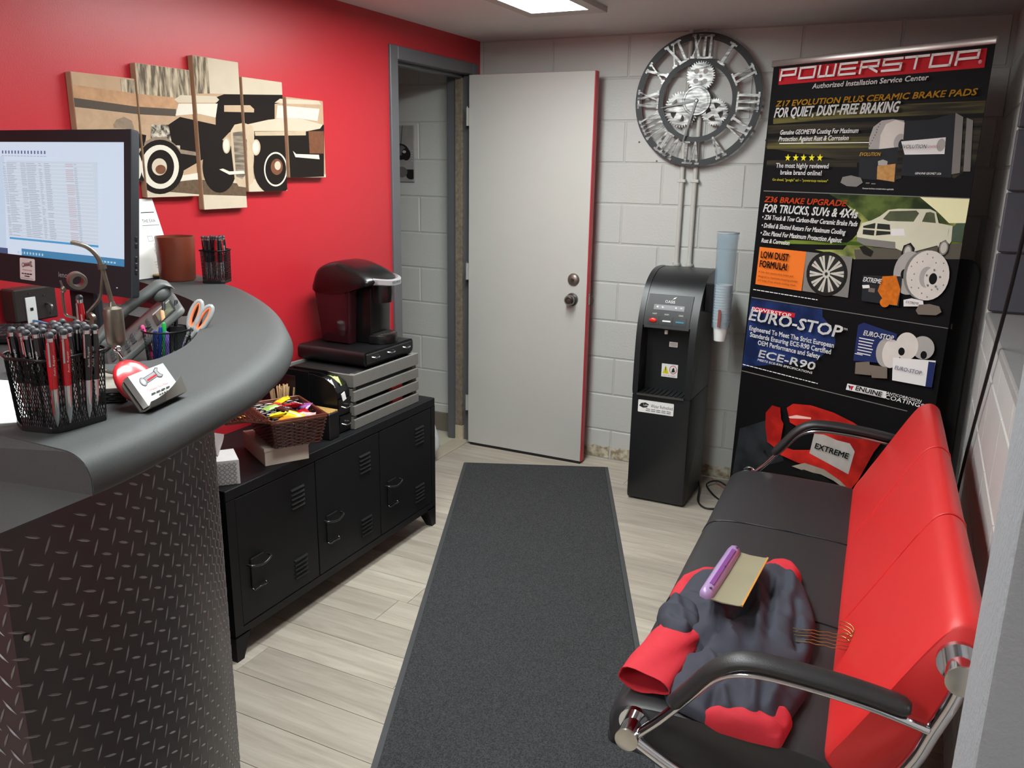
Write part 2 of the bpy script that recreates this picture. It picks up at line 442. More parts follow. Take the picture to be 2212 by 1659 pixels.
k = MB().lathe([(0,.055),(.018,.055),(.026,.047),(.028,.036),(.022,.024),(.013,.018),(.013,.008),(.032,.006),(.034,0),(0,0)], 24, Matrix.Translation((.634,-.151,.897)) @ Matrix.Rotation(PI/2,4,'X')).build('door_knob', M_STEEL, door, 40)
MB().cyl((.634,-.205,.897),(.634,-.2075,.897),.008,n=12).build('key_cylinder', M('brass_key', (190,180,150), rough=.3, metal=1), k, 40)
k = MB().lathe([(0,.014),(.020,.014),(.031,.006),(.033,0),(0,0)], 24, Matrix.Translation((.638,-.151,1.0)) @ Matrix.Rotation(PI/2,4,'X')).build('deadbolt_plate', M('dull_nickel', (140,128,120), rough=.4, metal=.8), door, 40)
MB().cyl((.638,-.164,1.0),(.638,-.168,1.0),.009,n=14).build('key_cylinder', M_STEEL, k, 40)
MB().bb((.7175,-.138,.87),(.7195,-.118,.93)).build('latch_plate', M_STEEL, door)
MB().tube([(.72+.024*math.sin(t*PI/6),-.128,.915+.024*math.cos(t*PI/6)-.02) for t in range(0,12)], .0015, 6, True).build('pull_ring', M_STEEL, door, 40)

# ceiling fixtures: frame, housing lip and glowing diffuser
def mat_lamp():
    m = bpy.data.materials.new('diffuser'); m.use_nodes = True; n = m.node_tree.nodes; l = m.node_tree.links
    e = n.new('ShaderNodeEmission'); e.inputs[0].default_value = (.93,1,.99,1); e.inputs[1].default_value = LAMP
    l.new(e.outputs[0], n['Material Output'].inputs[0]); return m
M_LAMP = mat_lamp(); M_FIX = M('fixture_enamel', (178,172,165), rough=.35)
def fixture(cx, cy, label, lx=.25, ly=1.2):
    t = thing('ceiling_light', label, 'ceiling light', (cx,cy,H), group='ceiling light panels')
    z = H-.022; a, b = lx/2, ly/2
    mb = MB()
    for s in (-1,1):
        mb.bb((cx+s*a,cy-b-.09,z),(cx+s*(a+.048),cy+b+.09,H)); mb.bb((cx-a,cy+s*b,z),(cx+a,cy+s*(b+.09),H))
    mb.build('frame', M_FIX, t); MB().bb((cx-a,cy-b,z+.006),(cx+a,cy+b,z+.012)).build('diffuser', M_LAMP, t)
fixture(.792,-1.39,'lit rectangular ceiling light nearest the open white door')
fixture(1.25,-2.75,'lit rectangular ceiling light between the counter and the bench')
fixture(1.1,-5.0,'unseen fill ceiling light added at the front of the room')  # unseen fixture added as general fill for the front faces

# ================================================================== reception counter
M_TOP = M('counter_laminate', (66,68,68), rough=.62, spec=.3, var=.1, scale=300, bump=.12, bscale=500)
M_TREAD = M('tread_sheet', (50,46,48), rough=.45, metal=0, var=.08, scale=8)
M_LUG = M('tread_lug', (128,125,125), rough=.35, metal=.3, var=.05)  # lug highlights put into the colour, paler than the sheet
ctr = thing('reception_counter', 'curved reception counter with grey laminate top and black tread plate front', 'counter', (.9,-3.0,0))
outer = catmull([(.006,-2.06),(.15,-2.125),(.323,-2.21),(.414,-2.254),(.544,-2.335),(.687,-2.437),(.804,-2.533),(.922,-2.644),(1.005,-2.73),(1.109,-2.872),(1.186,-3.015),(1.227,-3.111),(1.257,-3.209),(1.285,-3.301),(1.306,-3.371),(1.32,-3.44),(1.325,-3.487)], 5)
inner = catmull([(.3,-3.19),(.7,-3.185),(.88,-3.165),(.955,-3.10),(.955,-3.035),(.888,-2.908),(.725,-2.722),(.52,-2.55),(.17,-2.39),(.006,-2.332)], 5)
topo = [(p.x,p.y) for p in outer]+[(.3,-3.487)]+[(p.x,p.y) for p in inner]
prof_e = [(.05,1.2),(.04,1.1995),(.030,1.1975),(.021,1.194),(.013,1.189),(.007,1.182),(.003,1.174),(.0005,1.165),(0,1.156),(.001,1.149),(.005,1.144),(.012,1.142),(.05,1.142)]
ins, secs = [], []
for i, q in enumerate(outer):
    t = (outer[min(i+1,len(outer)-1)]-outer[max(i-1,0)]).normalized(); nn = Vector((t.y,-t.x,0))
    if i == len(outer)-1: nn = Vector((-1,0,0))
    if i == 0: nn = Vector((0,-1,0))
    secs.append([(q.x+nn.x*d,q.y+nn.y*d,z) for d, z in prof_e]); ins.append((q.x+nn.x*.05,q.y+nn.y*.05))
ct = MB().sweep(secs)
ri = [(p.x,p.y) for p in reversed(inner)]
def resample(P, n):
    L = [0]
    for a, b in zip(P, P[1:]): L.append(L[-1]+math.hypot(b[0]-a[0],b[1]-a[1]))
    o = []; k = 0
    for i in range(n):
        s_ = L[-1]*i/(n-1)
        while k < len(L)-2 and L[k+1] < s_: k += 1
        f = (s_-L[k])/max(1e-9,L[k+1]-L[k]); o.append((P[k][0]+(P[k+1][0]-P[k][0])*f, P[k][1]+(P[k+1][1]-P[k][1])*f))
    return o
cut = max(range(len(ri)), key=lambda i: ri[i][0])             # where the ledge turns to the staff side
ia = resample(ri[:cut+1], len(ins)-12)+resample(ri[cut:], 13)[1:]
nI = len(ins)
for z in (1.142,1.2):
    ct.fc([(x,y,z) for x,y in ins]+[(x,y,z) for x,y in ia], [(i,i+1,nI+i+1,nI+i) for i in range(nI-1)])
    ct.fc([(ins[-1][0],ins[-1][1],z),(.3,-3.487,z),(ia[-1][0],ia[-1][1],z)], [(0,1,2)])
ct.fc([(x,y,z) for z in (1.142,1.2) for x,y in ia], [(i,i+1,nI+i+1,nI+i) for i in range(nI-1)])
ct.fc([(ins[-1][0],-3.487,1.142),(.3,-3.487,1.142),(.3,-3.487,1.2),(ins[-1][0],-3.487,1.2)], [(0,1,2,3)])
bmesh.ops.remove_doubles(ct.bm, verts=ct.bm.verts[:], dist=.0002)
ct.build('countertop', M_TOP, ctr, 40)
bout = catmull([(.012,-2.46),(.3,-2.47),(.52,-2.56),(.75,-2.738),(.945,-2.944),(1.035,-3.057),(1.125,-3.21),(1.19,-3.39),(1.21,-3.548)], 6)
binn = [(.3,-3.548),(.3,-3.22),(.86,-3.2),(.90,-3.05),(.83,-2.93),(.68,-2.76),(.48,-2.6),(.012,-2.52)]
MB().prism([(p.x,p.y) for p in bout]+binn, .0, 1.09).build('base_wall', M_TREAD, ctr, 30)
rs = [(p.x-.004,p.y+.002) for p in bout if p.y > -3.48]+[(1.2,-3.486),(.3,-3.486)]+binn[1:]
MB().prism(rs, 1.0885, 1.146).build('riser', M_TOP, ctr, 30)
MB().prism([(1.21,-3.549),(1.207,-3.484),(.3,-3.484),(.3,-3.549)], 1.0885, 1.0925).build('end_cap', M_TOP, ctr)
ev = [(.3,-3.4878,1.1985),(1.28,-3.4878,1.1985),(1.302,-3.4878,1.194),(1.316,-3.4878,1.184),(1.3235,-3.4878,1.168),(1.323,-3.4878,1.146),(1.209,-3.5497,1.0905),(.3,-3.5497,1.0905)]
MB().fc(ev+[(x,-3.4865,max(z,1.1)) for x,y,z in ev], [tuple(range(8)),tuple(range(15,7,-1))]+[(i,(i+1)%8,8+(i+1)%8,8+i) for i in range(8)]).build('end_panel', M_TOP, ctr)
desk = [(.012,-2.53),(.48,-2.61),(.68,-2.77),(.83,-2.94),(.9,-3.06),(.86,-3.21),(.012,-3.21)]
MB().prism(desk, 1.07, 1.1).build('work_surface', M_TOP, ctr)
# raised lozenges of the tread plate, in two slants
mb = MB()
pl = [Vector((p.x,p.y,0)) for p in bout if p.x > .62]+[Vector((1.205,-3.5485,0)),Vector((.5,-3.5485,0))]
cum = [0]
for a, b in zip(pl, pl[1:]): cum.append(cum[-1]+(b-a).length)
def along(s):
    for i in range(len(pl)-1):
        if s <= cum[i+1]:
            t = (pl[i+1]-pl[i]).normalized(); return pl[i]+t*(s-cum[i]), t
    return pl[-1], (pl[-1]-pl[-2]).normalized()
PT = .041; ns = int(cum[-1]/PT); nz = int(1.07/PT)
for i in range(ns):
    for j in range(nz):
        for k in (0,1):
            s0 = (i+.5*k+.3)*PT; z0 = (j+.5*k+.5)*PT
            if s0 > cum[-1]-.02: continue
            P, t = along(s0); n = Vector((-t.y,t.x,0))
            if k == 0: ang = math.radians(-62)
            else: ang = math.radians(28)
            e = t*math.cos(ang)+Vector((0,0,math.sin(ang))); f = t*-math.sin(ang)+Vector((0,0,math.cos(ang)))
            L, wd, h = .0165, .0019, .0016
            pts = [P+Vector((0,0,z0))+e*a+f*b+n*c for a, b, c in ((-L,0,-.0006),(-L*.35,-wd,0),(L*.35,-wd,0),(L,0,-.0006),(L*.35,wd,0),(-L*.35,wd,0),(-L*.3,0,h),(L*.3,0,h))]
            mb.faces(pts, [(0,1,6),(1,2,7,6),(2,3,7),(3,4,7),(4,5,6,7),(5,0,6)])
stuff(mb.build('tread_pattern', M_LUG, ctr))
MB().sphere((1.2105,-3.53,.93),(.003,.006,.006),8).build('screw', M_STEEL, ctr, 60)

# ================================================================== black locker cabinet
M_CAB = M('black_steel', (22,22,24), rough=.5, spec=.25, var=.04, scale=20, bump=.05)
cab = thing('locker_cabinet', 'long low black metal locker cabinet with three doors on tapered legs', 'cabinet', (.22,-1.8,0))
cx0, cx1, cy0, cy1 = .02, .43, -2.412, -1.19
mb = MB().bb((cx0,cy0,.085),(cx1-.012,cy1,.59)); 
mb.bb((cx1-.013,cy0,.555),(cx1,cy1,.59),bev=.002); mb.bb((cx1-.013,cy0,.085),(cx1,cy1,.112)); mb.bb((cx1-.013,cy0,.112),(cx1,cy0+.036,.555)); mb.bb((cx1-.013,cy1-.03,.112),(cx1,cy1,.555))
mb.build('body', M_CAB, cab)
for (x, y, sx, sy) in ((cx1-.03,cy0+.03,1,-1),(cx1-.03,cy1-.03,1,1),(cx0+.03,cy0+.03,-1,-1),(cx0+.03,cy1-.03,-1,1)):
    a, b = .03, .014
    X, Y = x+sx*.03, y+sy*.03
    def sec(w, z, ox): return [(X+ox*sx*.0,Y,z),(X-sx*w,Y,z),(X-sx*w,Y-sy*w,z),(X,Y-sy*w,z)]
    MB().sweep([sec(.066,.09,0), sec(.03,.0,0)]).build('leg', M_CAB, cab)
dw = (cy1-.03-(cy0+.036))/3
for i in range(3):
    ya = cy0+.036+i*dw+.0025; yb = ya+dw-.005
    d = MB().bb((cx1-.012,ya,.115),(cx1-.001,yb,.552),bev=.0015).build('door', M_CAB, cab)
    ym = ya+.075
    hb = MB(); hb.bb((cx1-.001,ym-.03,.225),(cx1+.004,ym+.03,.33),bev=.002)
    hb.build('handle_plate', M_CAB, d)
    # sprung pull: curved lip
    lip = [(cx1+.004,ym-.047,.318),(cx1+.022,ym-.042,.316),(cx1+.03,ym,.309),(cx1+.022,ym+.042,.316),(cx1+.004,ym+.047,.318)]
    MB().tube(catmull(lip,5), .004, 8).build('handle', M('gloss_black', (30,30,32), rough=.15, coat=.6), d, 50)
    MB().tube(catmull([(cx1+.004,ym-.03,.226),(cx1+.012,ym-.026,.222),(cx1+.014,ym,.226),(cx1+.012,ym+.026,.222),(cx1+.004,ym+.03,.226)],4), .0028, 8).build('handle_lip', MATS['gloss_black'], d, 50)
    for zc in (.46,.2):
        for k in range(5):
            z = zc+(k-2)*.0165; yc = yb-.095
            MB().fc([(cx1-.001,yc-.035,z),(cx1-.001,yc+.035,z),(cx1+.005,yc+.032,z-.006),(cx1+.005,yc-.032,z-.006),(cx1-.001,yc-.035,z-.0085),(cx1-.001,yc+.035,z-.0085)],
                [(0,1,2,3),(3,2,5,4),(0,3,4),(1,5,2)]).build('louvre', M_CAB, d)

# ================================================================== things on the cabinet
ZC = .59
# slatted crate
M_GREYWOOD = M('grey_painted_wood', (112,110,105), rough=.6, var=.08, scale=25, bump=.3, bscale=60)
cr = thing('slat_crate', 'grey painted wooden slat crate under the pod drawer', 'crate', (.25,-1.5,ZC))
zs = [(.591,.629),(.644,.682),(.698,.738),(.754,.802)]
for za, zb in zs:
    MB().bb((.392,-1.722,za),(.404,-1.276,zb),bev=.0015).build('slat', M_GREYWOOD, cr)
    MB().bb((.06,-1.722,za),(.072,-1.276,zb),bev=.0015).build('slat', M_GREYWOOD, cr)
for y in (-1.722,-1.288):
    for k in range(4): MB().bb((.072,y,.591+k*.054),(.392,y+.012,.591+k*.054+.048),bev=.001).build('end_slat', M_GREYWOOD, cr)
    MB().bb((.372,y+(.012 if y < -1.5 else -.016),.592),(.392,y+(.028 if y < -1.5 else 0),.80)).build('corner_post', M_GREYWOOD, cr)
for k in range(5): MB().bb((.074+k*.064,-1.708,.5915),(.13+k*.064,-1.29,.598)).build('bottom_slat', M_GREYWOOD, cr)
tag(MB().bb((.08,-1.70,.60),(.366,-1.30,.795),bev=.006).build('crate_filler', M_BLACKM), 'dark filler box inside the grey slat crate', 'box')  # added dark filler, keeps the red wall out of the slat gaps
tag(MB().bb((.371,-1.45,.601),(.389,-1.375,.705),bev=.002).build('red_carton', M('carton_red', (205,45,50), rough=.5)), 'bright red carton seen through the crate slats', 'box')
# pod drawer
pd = thing('pod_drawer', 'flat black coffee pod drawer with three pulls under the coffee maker', 'drawer', (.21,-1.44,.805))
prof = rrect(-1.612,.8045,-1.268,.862,.018)
MB().prism(prof, .05, .372, X=Matrix(((0,0,1,0),(1,0,0,0),(0,1,0,0),(0,0,0,1)))).build('case', M_BLACKP, pd, 40)
MB().bb((.372,-1.6,.810),(.378,-1.28,.855),bev=.004).build('drawer_front', M_BLACKM, pd)
for y in (-1.545,-1.44,-1.33):
    MB().tube(catmull([(.378,y-.022,.838),(.388,y-.015,.836),(.391,y,.835),(.388,y+.015,.836),(.378,y+.022,.838)],4), .0035, 8).build('pull', M_CHROME, pd, 50)

# coffee maker
M_KB = M('piano_black', (15,14,15), rough=.28, var=.02, coat=.15)
M_TANK = M('smoked_tank', (60,26,32), rough=.08, trans=.35, var=.02)
kg = thing('coffee_maker', 'black single serve coffee maker with silver handle on the pod drawer', 'coffee maker', (.22,-1.42,.862))
K = lambda pts: [(p[0],p[1]) for p in pts]
XZ = Matrix(((1,0,0,0),(0,0,1,0),(0,1,0,0),(0,0,0,1)))   # prism axis along y, polygon in x,z
z0 = .8625
MB().prism([(.07,z0),(.296,z0),(.302,z0+.225),(.07,z0+.225)], -1.46,-1.318, X=XZ, bev=.008).build('body', M_KB, kg, 40)
MB().prism([(.10,z0+.002),(.232,z0+.002),(.245,z0+.222),(.066,z0+.222)], -1.522,-1.462, X=XZ, bev=.012).build('water_tank', M_TANK, kg, 40)
# domed head
mb = MB(); secs = []
for y, sc in ((-1.527,.84),(-1.518,.94),(-1.49,.99),(-1.43,1.0),(-1.36,.99),(-1.33,.94),(-1.32,.84)):
    prof = [(.062,z0+.20),(.062,z0+.25),(.09,z0+.30),(.15,z0+.325),(.21,z0+.322),(.28,z0+.30),(.335,z0+.272),(.345,z0+.250),(.30,z0+.232),(.2,z0+.205)]
    cxm, czm = .2, z0+.21
    secs.append([(cxm+(a-cxm)*sc, y, czm+(c-czm)*sc) for a, c in [(q.x,q.y) for q in catmull([(a,c,0) for a,c in prof],4,True)]])
mb.sweep(secs).build('lid', M_KB, kg, 60)
MB().lathe([(0,.075),(.052,.075),(.055,.04),(.05,0),(0,0)], 24, Matrix.Translation((.302,-1.395,z0+.165))).build('brew_head', M_KB, kg, 40)
hp = catmull([(.28,-1.50,z0+.262),(.335,-1.488,z0+.257),(.366,-1.44,z0+.250),(.372,-1.40,z0+.248),(.366,-1.36,z0+.250),(.335,-1.325,z0+.257),(.29,-1.318,z0+.262)],5)
MB().sweep([[(p.x,p.y,p.z-.014),(p.x+.014,p.y,p.z-.010),(p.x+.014,p.y,p.z+.008),(p.x,p.y,p.z+.013),(p.x-.014,p.y,p.z+.003)] for p in hp]).build('handle', M('satin_silver', (176,174,176), rough=.35, metal=.4), kg, 50)
mb = MB(); put_text(mb, 'KEURIG', frame((.3875,-1.43,z0+.2465),(0,1,0),(0,0,1)), .055, .009); mb.build('maker_name', M('dark_print', (30,30,30), rough=.5), kg)
MB().prism(arc(.30,-1.395,.070,-80,80,14)+[(.297,-1.32),(.297,-1.47)], z0, z0+.038, bev=.006).build('drip_tray', M_KB, kg, 40)
gr = MB().prism(arc(.30,-1.395,.060,-75,75,14)+[(.302,-1.335),(.302,-1.455)], z0+.038, z0+.040).build('tray_grille', M_STEEL, kg)
for k in range(7): MB().bb((.303,-1.447+k*.0165,z0+.040),(.335+.004*(3-abs(k-3)),-1.443+k*.0165,z0+.0412)).build('grille_bar', M_BLACKM, gr)

# condiment organiser
og = thing('condiment_organizer', 'black condiment organizer with two small drawers and open top tray', 'organizer', (.27,-1.79,ZC))
zt = ZC+.0005
def side_prof(): return [(.12,zt),(.385,zt),(.385,zt+.155),(.37,zt+.185),(.33,zt+.208),(.28,zt+.216),(.12,zt+.216)]
for y in (-1.798,-1.7635,-1.728): MB().prism(side_prof(), y, y+.003, X=XZ).build('side_panel', M_BLACKP, og, 40)
MB().bb((.12,-1.797,zt),(.125,-1.726,zt+.216)).bb((.12,-1.797,zt+.135),(.385,-1.726,zt+.14)).build('shelf', M_BLACKP, og)
mb = MB().sweep([[(x,-1.796,z),(x,-1.727,z),(x-.004,-1.727,z-.002),(x-.004,-1.796,z-.002)] for x, z in ((.386,zt+.14),(.386,zt+.158),(.372,zt+.176))]).build('tray_lip', M_BLACKP, og)
for k, z in enumerate((zt+.004,zt+.070)):
    f = [(.386,z),(.39,z+.03),(.394,z+.062),(.386,z+.062)]
    d = MB().prism(f, -1.795, -1.728, X=XZ).bb((.14,-1.79,z+.004),(.386,-1.733,z+.05)).build('drawer', M_BLACKP, og)
    MB().tube(catmull([(.39,-1.782,z+.034),(.402,-1.775,z+.03),(.404,-1.7615,z+.029),(.402,-1.748,z+.03),(.39,-1.741,z+.034)],4), .003, 8).build('pull', M_CHROME, d, 50)
# left cup bay of the organiser
mb = MB().bb((.12,-1.875,zt),(.125,-1.80,zt+.235)).bb((.12,-1.878,zt),(.26,-1.875,zt+.225)).bb((.12,-1.803,zt),(.26,-1.80,zt+.225)).bb((.12,-1.875,zt),(.26,-1.80,zt+.004))
mb.build('cup_bay', M_BLACKP, og)
random.seed(3)
for k in range(5):
    X = Matrix.Translation((.30+.012*k,-1.78+.003*k,zt+.172)) @ Euler((.2,-.5,random.uniform(-.3,.3))).to_matrix().to_4x4()
    tag(MB(X).box((0,0,0),(.002,.026,.055),bev=.0006).build('sugar_packet', M_PAPER), 'white sugar packet in the left slot of the organizer tray', 'packet', 'white sugar packets')
for k in range(5):
    X = Matrix.Translation((.30+.012*k,-1.745+.002*k,zt+.176)) @ Euler((-.1,-.5,random.uniform(-.3,.3))).to_matrix().to_4x4()
    tag(MB(X).box((0,0,0),(.002,.026,.058),bev=.0006).build('sweetener_packet', M('packet_yellow', (214,224,150), rough=.6)), 'pale yellow-green sweetener packet in the right slot of the organizer tray', 'packet', 'yellow sweetener packets')
tag(MB(Matrix.Translation((.397,-1.775,zt+.143)) @ Matrix.Rotation(.3,4,'X')).box((0,0,0),(.003,.02,.03)).build('loose_packet', M_PAPER), 'white packet poking out above the upper organizer drawer', 'packet')
# black box with bamboo top in front of organiser
bx = thing('napkin_box', 'small black box with bamboo slat top between basket and organizer', 'box', (.37,-1.85,ZC))
MB().bb((.30,-1.872,zt),(.405,-1.815,zt+.10),bev=.003).build('body', M_BLACKP, bx)
for k in range(4): MB().bb((.303,-1.870+k*.0135,zt+.10),(.402,-1.859+k*.0135,zt+.105),bev=.001).build('slat', M('bamboo', (188,150,86), rough=.5, var=.15, scale=60), bx)
# stack of lids and cups behind
ld = thing('lid_stack', 'stack of black cup lids left of the condiment organizer', 'lids', (.19,-1.8385,ZC))
for k in range(11): MB().lathe([(0,.0),(.031,0),(.0335,.002),(.0335,.006),(.028,.0075),(0,.0075)], 20, Matrix.Translation((.19,-1.8385,zt+.004+k*.011))).build('lid', M_BLACKP, ld, 30)
for k in range(4):
    tag(MB().lathe([(0,0),(.028,0),(.040,.108),(.042,.110),(.040,.112),(.037,.108),(.026,.004),(0,.004)], 24, Matrix.Translation((.066,-1.785,ZC+.0005+.13+k*.014))).build('hot_cup', M_PAPER if k else M_PAPER, None, 40), 'white paper hot cup in the stack behind the organizer', 'cup', 'hot cups behind the organizer')
tag(MB().lathe([(0,0),(.042,0),(.042,.129),(0,.129)], 20, Matrix.Translation((.066,-1.785,ZC+.0005))).build('cup_stand', M_BLACKM, None, 40), 'dark stand under the white hot cups', 'stand')
# stir sticks in a dark red tumbler
tum = tag(MB().lathe([(0,0),(.026,0),(.036,.095),(.034,.095),(.025,.004),(0,.004)], 24, Matrix.Translation((.235,-1.918,ZC+.0005))).build('stick_tumbler', M('dark_red_cup', (120,20,28), rough=.3), None, 40), 'dark red cup holding the wooden stir sticks', 'cup')
random.seed(11)
stick = None
for k in range(22):
    a = k*2.4; r = .004+.019*math.sqrt(k/22); lean = r*1.9
    loc = (.235+r*math.cos(a), -1.918+r*math.sin(a), ZC+.006); rot = (-math.sin(a)*lean*3.2, math.cos(a)*lean*3.2, random.uniform(0,3))
    if stick is None:
        stick = tag(MB().bb((-.0032,-.0009,0),(.0032,.0009,.19),bev=.0006).build('stir_stick', M('birch', (206,174,130), rough=.6, var=.12, scale=40)), 'thin wooden stir stick in the dark red cup', 'stir stick', 'wooden stir sticks')
        stick.location = loc; stick.rotation_euler = rot
    else: copy_tree(stick, loc, rot)
# pale flat box, wicker basket with open lid
wb_o = Vector((.385,-2.185,0)); e1 = Vector((.49,.87,0)); e2 = Vector((-.87,.49,0))
P2 = lambda a, b, z, o=wb_o: Vector((o.x,o.y,0))+e1*a+e2*b+Vector((0,0,z))
wbx = thing('white_carton', 'flat off-white cardboard box under the wicker basket', 'box', (.33,-2.06,ZC))
wq = [P2(0,0,0),P2(.15,0,0),P2(.15,.225,0),P2(0,.225,0)]
MB().prism([(q.x,q.y) for q in wq], ZC+.0005, ZC+.056, bev=.002).build('tray', M('offwhite_card', (186,172,158), rough=.6), wbx)
wq2 = [P2(-.002,-.002,0),P2(.152,-.002,0),P2(.152,.227,0),P2(-.002,.227,0)]
MB().prism([(q.x,q.y) for q in wq2], ZC+.05, ZC+.062, bev=.001).build('lid', MATS['offwhite_card'], wbx)
M_WICK = M('dark_wicker', (62,30,20), rough=.3, var=.35, scale=80, coat=.3)
M_WICK2 = M('wicker_rim', (104,52,34), rough=.35, var=.3, scale=60, coat=.3)
bk = thing('wicker_basket', 'small dark brown wicker basket with open lid full of candy', 'basket', (.40,-2.07,ZC+.062))
bo = Vector((.433,-2.196,0)); ZB, ZTt = ZC+.064, ZC+.155
LA, LB = .185, .255
def bpt(a, b, t):           # a,b in 0..1 across the rim, t height 0..1, walls flare outwards
    m = .085*(1-t)
    return P2((m+(1-2*m)*a)*LA, (m+(1-2*m)*b)*LB, ZB+(ZTt-ZB)*t, bo)
def ringpts(t, n=26, off=0, amp=.0022):
    pts = []
    tot = 2*n
    for side in range(4):
        m = int(n*.42) if side % 2 == 0 else int(n*.58)
        for i in range(m):
            u = i/m
            a, b = ((u,0),(1,u),(1-u,1),(0,1-u))[side]
            p = bpt(a,b,t); nrm = [-e2,e1,e2,-e1][side]
            pts.append(p+nrm*amp*(1 if (i+off)%2 else -1))
    return pts
mb = MB()
for k in range(15): mb.tube(ringpts((k+.5)/15, off=k), .0033, 5, True)
mb.build('woven_wall', M_WICK, bk, 60)
mb = MB()
for side in range(4):
    m = 11 if side % 2 == 0 else 15
    for i in range(m):
        u = (i+.5)/m; a, b = ((u,0),(1,u),(1-u,1),(0,1-u))[side]
        mb.tube([bpt(a,b,0),bpt(a,b,1)], .0026, 5)
mb.build('stakes', M_WICK, bk, 60)
MB().fc([bpt(0,0,.02),bpt(1,0,.02),bpt(1,1,.02),bpt(0,1,.02)],[(0,1,2,3)]).build('bottom', M_WICK, bk)
rim = [bpt(0,0,1.03),bpt(1,0,1.03),bpt(1,1,1.03),bpt(0,1,1.03)]
for dz in (0,.006): 
    q = []
    for i in range(4):
        for k in range(8): q.append(rim[i].lerp(rim[(i+1)%4], k/8)+Vector((0,0,dz)))
    MB().tube(q, .0042, 6, True).build('rim', M_WICK2, bk, 60)
# lid hinged on the far-left long side, hanging open and down
hA = bpt(0,0,1.05)+Vector((-.004,-.002,.004)); hB = bpt(0,1,1.05)+Vector((-.004,-.002,.004))
ld_d = Vector((-.155,-.035,-.02))
def lpt(a, b): return hA.lerp(hB, b)+ld_d*a+Vector((0,0,.008*math.sin(PI*a)))
mb = MB(); nrm = (hB-hA).cross(ld_d).normalized()
for k in range(12):
    a = (k+.5)/12
    mb.tube([lpt(a,i/26)+nrm*.0022*(1 if (i+k)%2 else -1) for i in range(27)], .0046, 5)
for i in range(9): mb.tube([lpt(0,(i+.5)/9),lpt(.5,(i+.5)/9),lpt(1,(i+.5)/9)], .003, 5)
lid = mb.build('lid', M_WICK, bk, 60)
MB().tube([lpt(0,0),lpt(0,.5),lpt(0,1),lpt(.5,1),lpt(1,1),lpt(1,.5),lpt(1,0),lpt(.5,0)], .0048, 6, True).build('lid_rim', M_WICK2, lid, 60)
M_GOLD = M('gold_bead', (214,150,72), rough=.25, metal=.6)
for a, b in ((.3,.78),(.45,.74),(.55,.42),(.68,.36),(.62,.3),(.5,.16),(.62,.12)):
    MB().sphere(lpt(a,b)+nrm*(-.006 if nrm.z < 0 else .006), (.008,.004,.003), 8).build('bead', M_GOLD, lid, 60)
for b in (.18,.8):
    p0 = hA.lerp(hB,b)
    MB().sweep([[p0+Vector((dx,0,dz))+(hB-hA).normalized()*s*.009 for s, o in ((-1,0),(1,0),(1,.002),(-1,.002))] for dx, dz in ((-.02,-.004),(-.006,.008),(.01,.006),(.016,-.012))]).build('leather_hinge', M('leather', (120,66,42), rough=.5), bk)
# candy
CANDY = [('yellow',(238,208,30),'bright yellow wrapped candy at the back of the basket'),('red',(196,22,34),'large red candy packet on top of the pile'),('yellow2',(240,214,40),'yellow candy at the front left of the basket'),
 ('blue',(70,80,150),'blue and white candy wrapper at the right'),('brown',(70,44,44),'brown chocolate bar lying across the middle'),('green',(150,196,96),'pale green candy near the lid'),
 ('orange',(232,150,40),'orange candy wrapper low at the front'),('yellow3',(246,224,60),'yellow wrapper at the front edge of the basket'),('pink',(226,170,170),'pink and white wrapper at the front right'),
 ('red2',(206,34,44),'small red candy beside the green one'),('purple',(150,90,160),'purple candy by the right rim'),('red3',(170,20,30),'deep red candy under the large red packet'),
 ('navy',(40,40,90),'navy blue candy half hidden in the middle'),('white',(230,226,216),'white wrapper under the yellow candy at the front')]
pos = [(.55,.86,.05,.4),(.62,.5,.052,-.5),(.2,.3,.04,.3),(.85,.65,.04,-.5),(.45,.42,.048,-.75),(.3,.72,.042,.8),(.33,.2,.03,.2),(.5,.16,.04,-.3),(.78,.2,.03,.1),(.42,.84,.04,-.2),(.9,.5,.034,1.2),(.7,.34,.032,.6),(.6,.7,.03,.2),(.62,.1,.022,.5)]
for (nm, c, lb), (a, b, h, rz) in zip(CANDY, pos):
    sx, sy, sz = (.034,.018,.009)
    if nm == 'red': sx, sy = .042, .034
    if nm == 'brown': sx, sy = .044, .015
    p = bpt(.08+.84*a,.08+.84*b,1)
    X = Matrix.Translation((p.x,p.y,ZTt-.036+h)) @ Euler((random.uniform(-.4,.4),random.uniform(-.45,.2),rz+.5)).to_matrix().to_4x4()
    t = thing('candy', 'wrapped candy: '+lb, 'candy', (p.x,p.y,ZTt-.036+h), 0, 'candies in the wicker basket')
    mc = M('candy_'+nm, c, rough=.22, var=.12, scale=90, coat=.5)
    mb = MB(X); n = 12; secs = []
    for i in range(n+1):
        u = -1+2*i/n; wv = (1 if abs(u) < .72 else .92+.18*(abs(u)-.72)/.28); th = max(.06, (1-abs(u/.78)**4) if abs(u) < .78 else .06)
        secs.append([(u*sx, wv*sy*math.cos(q), sz*th*math.sin(q)+.0008*math.sin(9*u+q*3)) for q in [2*PI*k/10 for k in range(10)]])
    mb.sweep(secs).build('wrapper', mc, t, 50)
    if nm in ('red','brown','yellow3','blue','pink','yellow2'):
        mb = MB()
        txt = 'SNICKERS' if nm == 'brown' else None
        if txt: put_text(mb, txt, X @ Matrix.Translation((-.030,-.005,sz+.0012)), .060, .010, .1)
        else:
            for i in range(3): mb.box((-.012+.012*i,0,sz+.0006),(.009,.006,.0006),X=X)
        mb.build('wrapper_print', M_PAPER, t)
